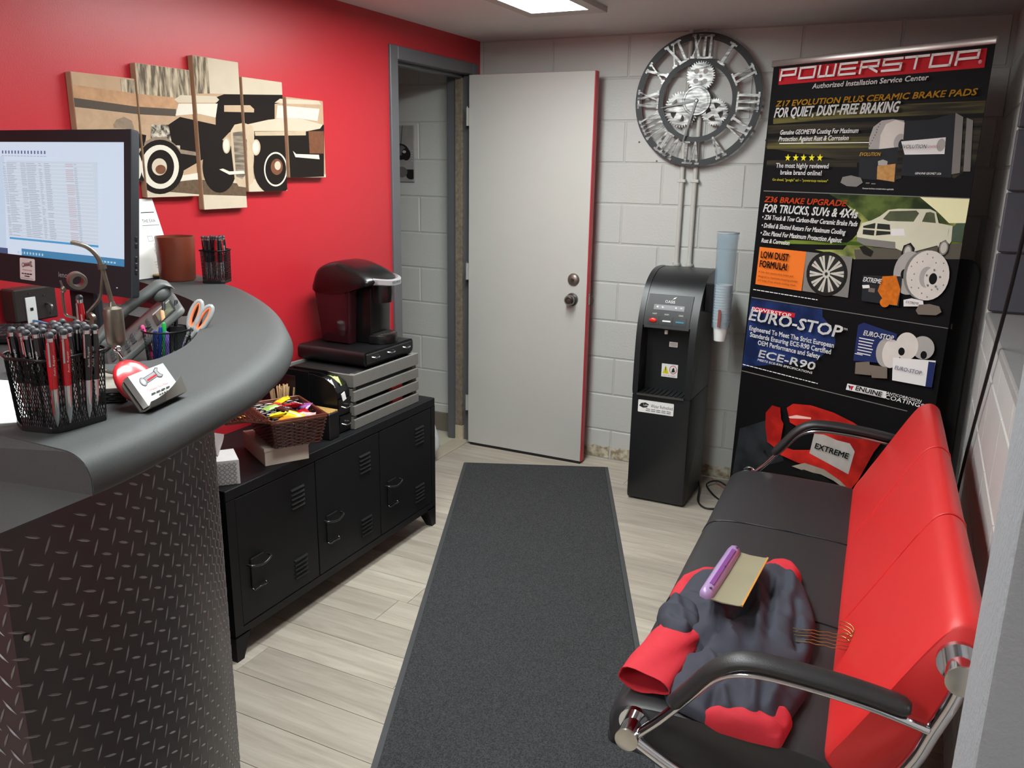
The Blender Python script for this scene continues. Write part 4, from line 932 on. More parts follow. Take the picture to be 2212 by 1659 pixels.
B_POLY = {'red': [(0.0318, 1.978), (0.8893, 1.9773), (0.8907, 1.9151), (0.0357, 1.914)], 'ul': [(0.0738, 1.6782), (0.5258, 1.6761), (0.5262, 1.6735), (0.0743, 1.6748)], 'line1': [(0.0177, 1.48), (0.9265, 1.4832), (0.927, 1.4804), (0.0182, 1.4764)], 'streak1': [(0.0028, 1.7516), (0.9534, 1.7524), (0.9581, 1.7252), (0.6092, 1.7249), (0.0076, 1.7171)], 'streak2': [(0.4214, 1.8125), (0.944, 1.8067), (0.9464, 1.7662), (0.3668, 1.7679), (0.0301, 1.7566), (0.0269, 1.7794)], 'streak3': [(0.0108, 1.694), (0.4991, 1.697), (0.5055, 1.6557), (0.0111, 1.6535)], 'streak4': [(0.0175, 1.6069), (0.4519, 1.6141), (0.4568, 1.5826), (0.017, 1.5836)], 'rotA': [(0.4974, 1.6506), (0.494, 1.6919), (0.5053, 1.7326), (0.5367, 1.7545), (0.5816, 1.7581), (0.627, 1.7516), (0.6462, 1.6497)], 'rotB': [(0.5415, 1.6503), (0.5393, 1.7013), (0.5559, 1.7414), (0.5932, 1.7552), (0.631, 1.7441), (0.6434, 1.6497)], 'boxbig': [(0.6302, 1.7491), (0.7287, 1.7508), (0.8167, 1.7713), (0.8387, 1.5508), (0.6449, 1.5543)], 'boxside': [(0.8167, 1.7713), (0.8462, 1.7562), (0.8657, 1.568), (0.8367, 1.5628)], 'boxside2': [(0.8589, 1.7534), (0.8822, 1.7434), (0.9015, 1.5733), (0.8772, 1.573)], 'boxlabel': [(0.6279, 1.6773), (0.7953, 1.6894), (0.7998, 1.632), (0.6494, 1.6298)], 'smallbox': [(0.4609, 1.643), (0.62, 1.6574), (0.629, 1.5312), (0.4724, 1.5405)], 'smallside': [(0.6204, 1.6549), (0.6407, 1.6497), (0.6493, 1.5443), (0.6278, 1.5388)], 'smallpic': [(0.5454, 1.5887), (0.6185, 1.597), (0.6234, 1.531), (0.5502, 1.5396)], 'pad': [(0.3944, 1.5227), (0.4006, 1.5444), (0.437, 1.5515), (0.4811, 1.5434), (0.493, 1.5252), (0.4682, 1.5086), (0.4247, 1.51)], 'sceneR': [(0.3788, 1.4787), (0.9268, 1.4818), (0.9354, 1.2729), (0.4987, 1.2296), (0.3137, 1.2509), (0.4433, 1.2625), (0.4961, 1.3273), (0.506, 1.3819)], 'grass': [(0.0771, 1.2569), (0.5209, 1.2858), (0.9289, 1.311), (0.9273, 1.3498), (0.8326, 1.3424), (0.5142, 1.3286), (0.4579, 1.2914), (0.1982, 1.2816)], 'trees': [(0.5029, 1.4805), (0.7571, 1.4824), (0.8171, 1.4356), (0.5495, 1.374), (0.5019, 1.4085), (0.3466, 1.4776)], 'glow': [(0.7307, 1.4804), (0.9268, 1.4818), (0.9327, 1.3985), (0.8549, 1.3935), (0.8077, 1.4302)], 'road': [(0.4929, 1.267), (0.9305, 1.3306), (0.9315, 1.2725), (0.5048, 1.2302)], 'truckbody': [(0.4983, 1.3328), (0.5137, 1.3717), (0.5537, 1.3849), (0.5863, 1.4026), (0.617, 1.4278), (0.6558, 1.4339), (0.7801, 1.4387), (0.8025, 1.4299), (0.8193, 1.3912), (0.8715, 1.3848), (0.8755, 1.331), (0.8603, 1.2999), (0.8399, 1.2981), (0.8272, 1.312), (0.7517, 1.2851), (0.7209, 1.2719), (0.6679, 1.2879), (0.5389, 1.2873), (0.5024, 1.306)], 'truckwin': [(0.5995, 1.3929), (0.6235, 1.423), (0.728, 1.431), (0.7403, 1.4215), (0.7238, 1.3902), (0.6236, 1.3865)], 'trucksidewin': [(0.7559, 1.3922), (0.7664, 1.4255), (0.7817, 1.4288), (0.7982, 1.4247), (0.809, 1.3906)], 'grille': [(0.5213, 1.3614), (0.5671, 1.3751), (0.6313, 1.374), (0.6399, 1.338), (0.5745, 1.3278), (0.5233, 1.3293)], 'bumper': [(0.5008, 1.3167), (0.5589, 1.3132), (0.6642, 1.3111), (0.6683, 1.2853), (0.5389, 1.2873), (0.5032, 1.3006)], 'headl': [(0.6395, 1.3589), (0.6897, 1.3624), (0.6993, 1.3373), (0.6436, 1.333)], 'tire1': [(0.6934, 1.2693), (0.6995, 1.3011), (0.7252, 1.3136), (0.7447, 1.2947), (0.7443, 1.2638), (0.7241, 1.252), (0.7015, 1.2544)], 'tire2': [(0.8305, 1.2922), (0.8359, 1.3228), (0.8546, 1.3342), (0.8696, 1.3206), (0.8695, 1.2908), (0.8542, 1.2744)], 'tire0': [(0.5156, 1.2799), (0.5389, 1.2873), (0.5777, 1.2692), (0.5693, 1.2469), (0.5379, 1.2547)], 'car2': [(0.8724, 1.3799), (0.8848, 1.3954), (0.9192, 1.3976), (0.9257, 1.3302), (0.8755, 1.331)], 'orange': [(0.033, 1.2377), (0.2763, 1.2388), (0.2759, 1.0745), (0.0311, 1.073)], 'wheelbg': [(0.2763, 1.2388), (0.4931, 1.2383), (0.4975, 1.076), (0.2799, 1.075)], 'line2': [(0.0145, 1.0133), (0.9204, 1.0227), (0.9208, 1.0204), (0.015, 1.0097)], 'line3': [(0.0031, 0.6723), (0.8112, 0.6846), (0.8117, 0.6815), (0.0036, 0.6685)], 'blue': [(0.0126, 1.0072), (0.3847, 1.0113), (0.3891, 0.9815), (0.4581, 0.9321), (0.466, 0.8795), (0.3715, 0.7784), (0.2428, 0.752), (0.0039, 0.6877)], 'redtag': [(0.0293, 0.9715), (0.2547, 0.9759), (0.2534, 0.9561), (0.0295, 0.9502)], 'zbox': [(0.5518, 1.1731), (0.7139, 1.1868), (0.719, 1.0737), (0.5616, 1.0733)], 'zboxart': [(0.6356, 1.1777), (0.6909, 1.1872), (0.7152, 1.138), (0.712, 1.0758), (0.6653, 1.0753), (0.6242, 1.12)], 'pad1': [(0.7343, 1.1006), (0.7649, 1.111), (0.8097, 1.1081), (0.8161, 1.0879), (0.7382, 1.0765)], 'pad2': [(0.7878, 1.0685), (0.7968, 1.0911), (0.8359, 1.0998), (0.8733, 1.0962), (0.8855, 1.0772), (0.8667, 1.0624), (0.7995, 1.055)], 'ebox': [(0.5852, 0.9896), (0.7291, 0.9692), (0.7344, 0.8529), (0.5628, 0.8311), (0.5623, 0.9761)], 'ebox2': [(0.7272, 0.877), (0.8939, 0.8979), (0.8952, 0.7966), (0.7378, 0.7895)], 'ebox2side': [(0.8675, 0.8895), (0.8937, 0.8917), (0.8952, 0.7966), (0.8706, 0.7941)], 'epad1': [(0.5744, 0.8267), (0.6329, 0.8419), (0.6482, 0.7893), (0.5778, 0.7807)], 'epad2': [(0.6349, 0.8292), (0.7102, 0.8351), (0.7171, 0.7913), (0.6531, 0.7805)], 'gen': [(0.5518, 0.7346), (0.7238, 0.7409), (0.7214, 0.7129), (0.5484, 0.708)], 'calA': [(0.1709, 0.5137), (0.2009, 0.5551), (0.2448, 0.555), (0.2561, 0.5059), (0.2716, 0.4877), (0.2671, 0.3966), (0.2448, 0.3674), (0.1978, 0.3842), (0.1783, 0.4474)], 'calB': [(0.2781, 0.5633), (0.3084, 0.5892), (0.397, 0.604), (0.5079, 0.6003), (0.6009, 0.5831), (0.7364, 0.5395), (0.709, 0.491), (0.6586, 0.3512), (0.6295, 0.2991), (0.4987, 0.349), (0.3698, 0.3377), (0.2742, 0.3459), (0.2859, 0.3871), (0.3373, 0.3873), (0.4249, 0.4134), (0.4303, 0.4873), (0.3473, 0.4934), (0.3037, 0.5037)], 'calhi': [(0.2919, 0.5264), (0.3317, 0.5441), (0.4046, 0.5522), (0.4056, 0.5453), (0.3012, 0.5214)], 'pads': [(0.4303, 0.4873), (0.4767, 0.4967), (0.5399, 0.4899), (0.5998, 0.4932), (0.6262, 0.4663), (0.6121, 0.364), (0.4192, 0.397)], 'rotarc': [(0.3394, 0.3132), (0.4017, 0.3476), (0.4987, 0.349), (0.5801, 0.3251), (0.6295, 0.2991), (0.607, 0.2985), (0.5507, 0.3154), (0.4866, 0.3233), (0.4068, 0.3123)], 'disc': [(0.0278, 0.3985), (0.1672, 0.4748), (0.1978, 0.3842), (0.2712, 0.3676), (0.2867, 0.3194), (0.1615, 0.2493), (0.0111, 0.1528)]}
B_ELL = {'wheel': (0.386, 1.1587, 0.0971, 0.0853), 'wheelrim': (0.386, 1.1587, 0.0892, 0.0723), 'rot1': (0.7374, 1.2017, 0.0613, 0.081), 'rot2': (0.81, 1.201, 0.0812, 0.0913), 'rothub': (0.8079, 1.1948, 0.0277, 0.0384), 'rothole': (0.8331, 1.1918, 0.0152, 0.0206), 'rothole1': (0.7188, 1.1965, 0.0129, 0.0182), 'er1': (0.7748, 0.9304, 0.0456, 0.0522), 'er1h': (0.7577, 0.9064, 0.013, 0.0155), 'er2': (0.8379, 0.936, 0.0441, 0.0435), 'er2h': (0.8453, 0.9097, 0.0124, 0.0151), 'er0': (0.6947, 0.8898, 0.0407, 0.0566), 'stars': [(0.1276, 1.6177), (0.1677, 1.6177), (0.2064, 1.6178), (0.2465, 1.6179), (0.2851, 1.618)]}
C_ART = [('streakwall', [(-2.256, 1.8496), (-2.0366, 1.8516), (-2.0408, 1.7611), (-2.2489, 1.7496)]), ('streakwall', [(-2.0231, 1.9026), (-1.9564, 1.9044), (-1.9571, 1.7838), (-2.0308, 1.778)]), ('streakwall', [(-2.3083, 1.7985), (-2.2575, 1.7976), (-2.2581, 1.7527), (-2.3102, 1.745)]), ('pale', [(-1.9553, 1.9045), (-1.8146, 1.9017), (-1.8122, 1.793), (-1.956, 1.7839)]), ('pale', [(-1.8131, 1.8508), (-1.5868, 1.854), (-1.5906, 1.8056), (-1.8185, 1.7925)]), ('rust', [(-2.4712, 1.7678), (-2.2572, 1.7602), (-2.0654, 1.7593), (-2.1064, 1.7245), (-2.2616, 1.7223), (-2.4758, 1.7326)]), ('band', [(-2.4758, 1.7326), (-2.2616, 1.7223), (-2.1064, 1.7245), (-2.1088, 1.7025), (-2.2547, 1.7), (-2.4791, 1.708)]), ('tan2', [(-2.4754, 1.7047), (-2.255, 1.6981), (-2.1246, 1.7016), (-2.1432, 1.6748), (-2.2584, 1.6693), (-2.2606, 1.6501), (-2.4838, 1.6408)]), ('pale', [(-2.2727, 1.5063), (-2.0313, 1.5047), (-1.7936, 1.5031), (-1.5853, 1.5018), (-1.349, 1.5207), (-1.3614, 1.3235), (-2.2885, 1.3719)]), ('shadow', [(-2.2555, 1.4864), (-2.0369, 1.5048), (-1.8082, 1.485), (-1.8119, 1.444), (-2.0194, 1.4533), (-2.1189, 1.4618), (-2.2422, 1.4723)]), ('dark', [(-2.2803, 1.6454), (-2.2327, 1.6396), (-2.2413, 1.6083), (-2.2871, 1.5878)]), ('mid', [(-2.3495, 1.6649), (-2.3363, 1.6804), (-2.3077, 1.6894), (-2.2809, 1.6796), (-2.2746, 1.6533), (-2.2638, 1.6231), (-2.283, 1.6224), (-2.3072, 1.6557), (-2.3484, 1.6557)]), ('dark', [(-1.9321, 1.7732), (-1.8924, 1.7868), (-1.5905, 1.8079), (-1.5926, 1.7802), (-1.6425, 1.7721), (-1.647, 1.717), (-1.7961, 1.6915), (-1.8802, 1.6616), (-2.0015, 1.5727), (-2.112, 1.5259), (-2.1354, 1.6031), (-2.1432, 1.6748), (-2.093, 1.7014), (-1.9409, 1.6845)]), ('pale', [(-2.111, 1.754), (-2.083, 1.7691), (-1.9317, 1.7774), (-1.9169, 1.7668), (-1.9308, 1.7566), (-2.0962, 1.7451)]), ('white', [(-2.095, 1.742), (-1.9253, 1.7537), (-1.9386, 1.7079), (-2.0151, 1.716), (-2.1112, 1.7043)]), ('tan', [(-1.8959, 1.7506), (-1.7707, 1.759), (-1.751, 1.747), (-1.7533, 1.7358), (-1.8979, 1.7292)]), ('pale', [(-1.6421, 1.7767), (-1.6129, 1.7925), (-1.3878, 1.8017), (-1.3743, 1.788), (-1.5785, 1.7774)]), ('white', [(-1.6275, 1.7686), (-1.3858, 1.7711), (-1.4009, 1.7242), (-1.5087, 1.7291), (-1.6382, 1.7221)]), ('dark', [(-1.7571, 1.6934), (-1.3615, 1.7123), (-1.3745, 1.5106), (-1.5849, 1.5066), (-1.7714, 1.5305)]), ('pale', [(-1.7961, 1.6915), (-1.6817, 1.7143), (-1.5679, 1.7283), (-1.4938, 1.7275), (-1.3696, 1.712), (-1.3868, 1.6963), (-1.4664, 1.6831), (-1.759, 1.6709)]), ('cream', [(-1.7559, 1.6693), (-1.4741, 1.6828), (-1.4752, 1.6672), (-1.7538, 1.6554)]), ('brown', [(-1.4586, 1.6834), (-1.3663, 1.6872), (-1.3719, 1.6009), (-1.4568, 1.5993)]), ('white', [(-1.5551, 1.6069), (-1.5373, 1.5958), (-1.4015, 1.5953), (-1.3978, 1.5783), (-1.542, 1.5841)]), ('engine', [(-2.2093, 1.6716), (-2.1432, 1.6748), (-2.1346, 1.6112), (-2.1027, 1.6121), (-2.1053, 1.5875), (-2.2197, 1.6245)]), ('mid', [(-2.2399, 1.62), (-2.2036, 1.6348), (-2.1578, 1.6365), (-2.1236, 1.6155), (-2.104, 1.5998), (-2.039, 1.593), (-2.0347, 1.5806), (-2.1107, 1.5874), (-2.1845, 1.6256), (-2.2462, 1.6081)]), ('white', [(-2.1185, 1.5156), (-2.0377, 1.5251), (-2.0342, 1.5039), (-2.1228, 1.5004)]), ('dark', [(-2.0937, 1.5445), (-2.0975, 1.5276), (-2.105, 1.5113), (-2.1158, 1.4963), (-2.1296, 1.4833), (-2.1457, 1.4728), (-2.1634, 1.4651), (-2.182, 1.4606), (-2.2008, 1.4594), (-2.2189, 1.4614), (-2.2358, 1.4666), (-2.2508, 1.4746), (-2.2634, 1.4852), (-2.2731, 1.4978), (-2.2797, 1.5121), (-2.283, 1.5275), (-2.2828, 1.5434), (-2.2792, 1.5594), (-2.2723, 1.5747), (-2.2624, 1.589), (-2.2498, 1.6016), (-2.2348, 1.6122), (-2.2181, 1.6203), (-2.2002, 1.6255), (-2.1817, 1.6277), (-2.1634, 1.6267), (-2.146, 1.6225), (-2.13, 1.6152), (-2.1163, 1.605), (-2.1054, 1.5923), (-2.0978, 1.5776), (-2.0939, 1.5614)]), ('white', [(-2.1148, 1.5444), (-2.1178, 1.5308), (-2.1237, 1.5177), (-2.1322, 1.5056), (-2.143, 1.4951), (-2.1556, 1.4866), (-2.1695, 1.4804), (-2.1841, 1.4767), (-2.1989, 1.4756), (-2.2133, 1.4771), (-2.2266, 1.4812), (-2.2385, 1.4877), (-2.2485, 1.4962), (-2.2563, 1.5064), (-2.2615, 1.518), (-2.2641, 1.5306), (-2.264, 1.5435), (-2.2611, 1.5565), (-2.2556, 1.569), (-2.2476, 1.5806), (-2.2375, 1.5909), (-2.2256, 1.5994), (-2.2123, 1.6059), (-2.1981, 1.6101), (-2.1835, 1.6118), (-2.1691, 1.6109), (-2.1554, 1.6074), (-2.1429, 1.6014), (-2.1322, 1.5932), (-2.1237, 1.5829), (-2.1179, 1.571), (-2.1148, 1.558)]), ('dark', [(-2.1345, 1.5443), (-2.1367, 1.5338), (-2.141, 1.5237), (-2.1471, 1.5144), (-2.1548, 1.5062), (-2.1638, 1.4996), (-2.1737, 1.4947), (-2.1841, 1.4918), (-2.1946, 1.4909), (-2.2049, 1.492), (-2.2144, 1.4951), (-2.2229, 1.5001), (-2.2301, 1.5067), (-2.2356, 1.5147), (-2.2393, 1.5237), (-2.2411, 1.5335), (-2.2409, 1.5437), (-2.2388, 1.5538), (-2.2347, 1.5636), (-2.2289, 1.5727), (-2.2216, 1.5807), (-2.2129, 1.5873), (-2.2033, 1.5923), (-2.1931, 1.5955), (-2.1827, 1.5968), (-2.1724, 1.596), (-2.1627, 1.5932), (-2.1539, 1.5885), (-2.1464, 1.582), (-2.1405, 1.574), (-2.1365, 1.5648), (-2.1344, 1.5548)]), ('pale', [(-2.1639, 1.5441), (-2.1651, 1.5389), (-2.1673, 1.5339), (-2.1706, 1.5293), (-2.1748, 1.5252), (-2.1797, 1.5219), (-2.1852, 1.5195), (-2.1909, 1.518), (-2.1967, 1.5175), (-2.2024, 1.518), (-2.2078, 1.5195), (-2.2126, 1.522), (-2.2166, 1.5253), (-2.2198, 1.5292), (-2.222, 1.5338), (-2.2231, 1.5387), (-2.223, 1.5438), (-2.2219, 1.5489), (-2.2197, 1.5538), (-2.2165, 1.5584), (-2.2124, 1.5624), (-2.2076, 1.5657), (-2.2023, 1.5682), (-2.1966, 1.5698), (-2.1908, 1.5703), (-2.1851, 1.5699), (-2.1796, 1.5685), (-2.1748, 1.5661), (-2.1706, 1.5629), (-2.1673, 1.5589), (-2.1651, 1.5543), (-2.1639, 1.5493)]), ('brown', [(-2.169, 1.536), (-2.1697, 1.5332), (-2.1712, 1.5305), (-2.1733, 1.5279), (-2.1762, 1.5257), (-2.1795, 1.5239), (-2.1832, 1.5226), (-2.1872, 1.5218), (-2.1912, 1.5215), (-2.1951, 1.5218), (-2.1989, 1.5226), (-2.2022, 1.5239), (-2.2051, 1.5257), (-2.2074, 1.5279), (-2.209, 1.5304), (-2.2098, 1.5331), (-2.2099, 1.5359), (-2.2092, 1.5387), (-2.2077, 1.5414), (-2.2056, 1.5439), (-2.2028, 1.5461), (-2.1995, 1.5479), (-2.1959, 1.5492), (-2.1919, 1.5501), (-2.1879, 1.5504), (-2.184, 1.5502), (-2.1802, 1.5494), (-2.1768, 1.5481), (-2.1739, 1.5463), (-2.1715, 1.5441), (-2.1699, 1.5416), (-2.169, 1.5389)]), ('white', [(-2.2605, 1.5436), (-2.262, 1.535), (-2.2642, 1.5268), (-2.2672, 1.5192), (-2.2707, 1.5125), (-2.2748, 1.5071), (-2.2791, 1.503), (-2.2836, 1.5006), (-2.288, 1.4998), (-2.2922, 1.5007), (-2.296, 1.5032), (-2.2993, 1.5072), (-2.302, 1.5127), (-2.3039, 1.5193), (-2.3051, 1.5268), (-2.3053, 1.5349), (-2.3047, 1.5433), (-2.3033, 1.5517), (-2.3011, 1.5598), (-2.2982, 1.5673), (-2.2947, 1.5739), (-2.2908, 1.5793), (-2.2865, 1.5834), (-2.2821, 1.5859), (-2.2777, 1.5869), (-2.2735, 1.5861), (-2.2696, 1.5837), (-2.2662, 1.5798), (-2.2635, 1.5744), (-2.2615, 1.5678), (-2.2603, 1.5603), (-2.26, 1.5521)]), ('dark', [(-1.8555, 1.5482), (-1.8588, 1.5304), (-1.8651, 1.5132), (-1.8742, 1.4975), (-1.8858, 1.4838), (-1.8992, 1.4726), (-1.914, 1.4645), (-1.9296, 1.4596), (-1.9453, 1.4582), (-1.9606, 1.4602), (-1.9747, 1.4656), (-1.9873, 1.474), (-1.9978, 1.4852), (-2.006, 1.4986), (-2.0115, 1.5138), (-2.0141, 1.5302), (-2.0138, 1.5471), (-2.0106, 1.5641), (-2.0047, 1.5804), (-1.9961, 1.5955), (-1.9853, 1.6089), (-1.9726, 1.62), (-1.9585, 1.6285), (-1.9434, 1.6339), (-1.9279, 1.6361), (-1.9126, 1.635), (-1.8981, 1.6304), (-1.8849, 1.6226), (-1.8737, 1.6118), (-1.8648, 1.5984), (-1.8586, 1.5829), (-1.8555, 1.5659)]), ('cream', [(-1.8794, 1.6182), (-1.8803, 1.6129), (-1.8818, 1.6078), (-1.884, 1.603), (-1.8866, 1.5989), (-1.8898, 1.5954), (-1.8932, 1.5929), (-1.8968, 1.5913), (-1.9004, 1.5907), (-1.9039, 1.5911), (-1.9072, 1.5926), (-1.9101, 1.595), (-1.9125, 1.5983), (-1.9144, 1.6023), (-1.9156, 1.6069), (-1.9162, 1.6119), (-1.916, 1.6172), (-1.9151, 1.6224), (-1.9136, 1.6275), (-1.9115, 1.6321), (-1.9089, 1.6363), (-1.9058, 1.6397), (-1.9024, 1.6423), (-1.8988, 1.6439), (-1.8952, 1.6446), (-1.8917, 1.6442), (-1.8884, 1.6428), (-1.8855, 1.6404), (-1.883, 1.6371), (-1.8811, 1.6331), (-1.8798, 1.6285), (-1.8793, 1.6234)]), ('white', [(-1.8856, 1.618), (-1.8862, 1.6137), (-1.8874, 1.6096), (-1.889, 1.6058), (-1.891, 1.6025), (-1.8933, 1.5997), (-1.8958, 1.5977), (-1.8985, 1.5964), (-1.9011, 1.5959), (-1.9037, 1.5962), (-1.9061, 1.5974), (-1.9082, 1.5994), (-1.91, 1.602), (-1.9113, 1.6053), (-1.9122, 1.609), (-1.9125, 1.6131), (-1.9124, 1.6173), (-1.9117, 1.6215), (-1.9106, 1.6256), (-1.909, 1.6293), (-1.907, 1.6327), (-1.9047, 1.6354), (-1.9022, 1.6375), (-1.8996, 1.6388), (-1.8969, 1.6393), (-1.8944, 1.639), (-1.892, 1.6378), (-1.8898, 1.6359), (-1.8881, 1.6333), (-1.8867, 1.63), (-1.8858, 1.6263), (-1.8854, 1.6222)]), ('cream', [(-1.8736, 1.6662), (-1.853, 1.6887), (-1.8083, 1.6975), (-1.764, 1.6886), (-1.7581, 1.6665), (-1.7779, 1.4939), (-1.8093, 1.4737), (-1.8538, 1.4788), (-1.8699, 1.5081), (-1.877, 1.6182)]), ('grille', [(-1.8642, 1.6622), (-1.8173, 1.6685), (-1.7977, 1.6382), (-1.8042, 1.5304), (-1.8324, 1.5034), (-1.862, 1.5125)]), ('dark', [(-1.9228, 1.5346), (-1.8237, 1.5282), (-1.8147, 1.5214), (-1.8939, 1.518), (-1.9357, 1.5259)]), ('white', [(-1.9394, 1.5368), (-1.9223, 1.5399), (-1.8927, 1.5303), (-1.8233, 1.5327), (-1.8178, 1.5223), (-1.8937, 1.5193)]), ('dark', [(-1.5409, 1.5478), (-1.5448, 1.5274), (-1.5533, 1.5077), (-1.5661, 1.4897), (-1.5825, 1.4741), (-1.6019, 1.4614), (-1.6234, 1.4522), (-1.6461, 1.4468), (-1.6692, 1.4454), (-1.6916, 1.4478), (-1.7125, 1.454), (-1.7313, 1.4637), (-1.7472, 1.4764), (-1.7596, 1.4916), (-1.7683, 1.5088), (-1.7729, 1.5273), (-1.7733, 1.5464), (-1.7695, 1.5655), (-1.7617, 1.584), (-1.7501, 1.6011), (-1.7351, 1.6162), (-1.7172, 1.6289), (-1.697, 1.6386), (-1.6752, 1.6449), (-1.6527, 1.6476), (-1.6301, 1.6464), (-1.6085, 1.6414), (-1.5886, 1.6327), (-1.5713, 1.6204), (-1.5573, 1.6052), (-1.5473, 1.5875), (-1.5418, 1.5681)]), ('white', [(-1.592, 1.5389), (-1.5942, 1.5264), (-1.5989, 1.5144), (-1.6058, 1.5034), (-1.6147, 1.4938), (-1.6252, 1.4859), (-1.6368, 1.4802), (-1.6492, 1.4767), (-1.6617, 1.4757), (-1.674, 1.4771), (-1.6855, 1.4808), (-1.6959, 1.4867), (-1.7047, 1.4946), (-1.7116, 1.504), (-1.7163, 1.5148), (-1.7189, 1.5264), (-1.719, 1.5384), (-1.7168, 1.5504), (-1.7124, 1.562), (-1.7058, 1.5727), (-1.6973, 1.5821), (-1.6873, 1.59), (-1.676, 1.5959), (-1.664, 1.5996), (-1.6515, 1.6011), (-1.6392, 1.6002), (-1.6275, 1.5968), (-1.6168, 1.5912), (-1.6076, 1.5836), (-1.6003, 1.5741), (-1.5951, 1.5632), (-1.5923, 1.5513)]), ('dark', [(-1.5993, 1.5388), (-1.6013, 1.5276), (-1.6054, 1.5168), (-1.6116, 1.5069), (-1.6195, 1.4982), (-1.6288, 1.4912), (-1.6391, 1.486), (-1.6501, 1.4828), (-1.6612, 1.4819), (-1.6721, 1.4831), (-1.6824, 1.4864), (-1.6916, 1.4918), (-1.6994, 1.4988), (-1.7056, 1.5074), (-1.7098, 1.5171), (-1.7121, 1.5276), (-1.7122, 1.5384), (-1.7102, 1.5493), (-1.7062, 1.5598), (-1.7003, 1.5694), (-1.6928, 1.578), (-1.6838, 1.585), (-1.6738, 1.5903), (-1.6631, 1.5937), (-1.652, 1.595), (-1.6411, 1.5941), (-1.6307, 1.5911), (-1.6212, 1.5861), (-1.6131, 1.5791), (-1.6066, 1.5706), (-1.602, 1.5608), (-1.5995, 1.55)]), ('brown', [(-1.6174, 1.5473), (-1.6185, 1.5416), (-1.6209, 1.536), (-1.6243, 1.5309), (-1.6288, 1.5264), (-1.6341, 1.5228), (-1.64, 1.5201), (-1.6462, 1.5184), (-1.6527, 1.5178), (-1.659, 1.5184), (-1.6649, 1.5201), (-1.6703, 1.5228), (-1.6748, 1.5264), (-1.6785, 1.5308), (-1.681, 1.5359), (-1.6824, 1.5413), (-1.6825, 1.547), (-1.6815, 1.5526), (-1.6792, 1.5581), (-1.6758, 1.5631), (-1.6715, 1.5675), (-1.6663, 1.5712), (-1.6605, 1.574), (-1.6543, 1.5757), (-1.6479, 1.5763), (-1.6416, 1.5759), (-1.6356, 1.5743), (-1.6302, 1.5717), (-1.6255, 1.5681), (-1.6217, 1.5637), (-1.6191, 1.5586), (-1.6176, 1.5531)]), ('pale', [(-1.6278, 1.552), (-1.6284, 1.5489), (-1.6296, 1.5458), (-1.6314, 1.543), (-1.6338, 1.5406), (-1.6365, 1.5386), (-1.6396, 1.5371), (-1.6429, 1.5361), (-1.6462, 1.5358), (-1.6495, 1.5361), (-1.6526, 1.537), (-1.6555, 1.5385), (-1.6579, 1.5405), (-1.6598, 1.5429), (-1.6611, 1.5457), (-1.6618, 1.5487), (-1.6619, 1.5518), (-1.6613, 1.5549), (-1.6601, 1.5579), (-1.6583, 1.5607), (-1.656, 1.5631), (-1.6533, 1.5651), (-1.6502, 1.5666), (-1.647, 1.5676), (-1.6436, 1.5679), (-1.6404, 1.5677), (-1.6372, 1.5668), (-1.6344, 1.5653), (-1.632, 1.5634), (-1.63, 1.5609), (-1.6287, 1.5582), (-1.6279, 1.5552)]), ('cream', [(-1.7314, 1.6154), (-1.7323, 1.6099), (-1.734, 1.6045), (-1.7366, 1.5996), (-1.7398, 1.5952), (-1.7435, 1.5916), (-1.7477, 1.589), (-1.7521, 1.5873), (-1.7565, 1.5866), (-1.7609, 1.5871), (-1.765, 1.5886), (-1.7686, 1.5912), (-1.7717, 1.5946), (-1.7741, 1.5988), (-1.7757, 1.6036), (-1.7765, 1.6088), (-1.7765, 1.6142), (-1.7756, 1.6197), (-1.7738, 1.625), (-1.7713, 1.6299), (-1.7682, 1.6342), (-1.7645, 1.6378), (-1.7604, 1.6405), (-1.756, 1.6422), (-1.7516, 1.6429), (-1.7473, 1.6425), (-1.7432, 1.641), (-1.7395, 1.6386), (-1.7363, 1.6352), (-1.7339, 1.631), (-1.7322, 1.6262), (-1.7313, 1.6209)]), ('white', [(-1.7401, 1.6152), (-1.7408, 1.6107), (-1.7421, 1.6064), (-1.7439, 1.6025), (-1.7462, 1.599), (-1.7488, 1.5961), (-1.7518, 1.5939), (-1.7549, 1.5926), (-1.758, 1.5921), (-1.7611, 1.5924), (-1.764, 1.5937), (-1.7665, 1.5957), (-1.7687, 1.5985), (-1.7703, 1.6019), (-1.7714, 1.6058), (-1.772, 1.61), (-1.7719, 1.6144), (-1.7712, 1.6188), (-1.7699, 1.623), (-1.7681, 1.627), (-1.7659, 1.6304), (-1.7632, 1.6333), (-1.7603, 1.6355), (-1.7572, 1.6369), (-1.7541, 1.6374), (-1.751, 1.6371), (-1.7481, 1.6359), (-1.7456, 1.6339), (-1.7434, 1.6311), (-1.7417, 1.6277), (-1.7405, 1.6238), (-1.74, 1.6196)])]

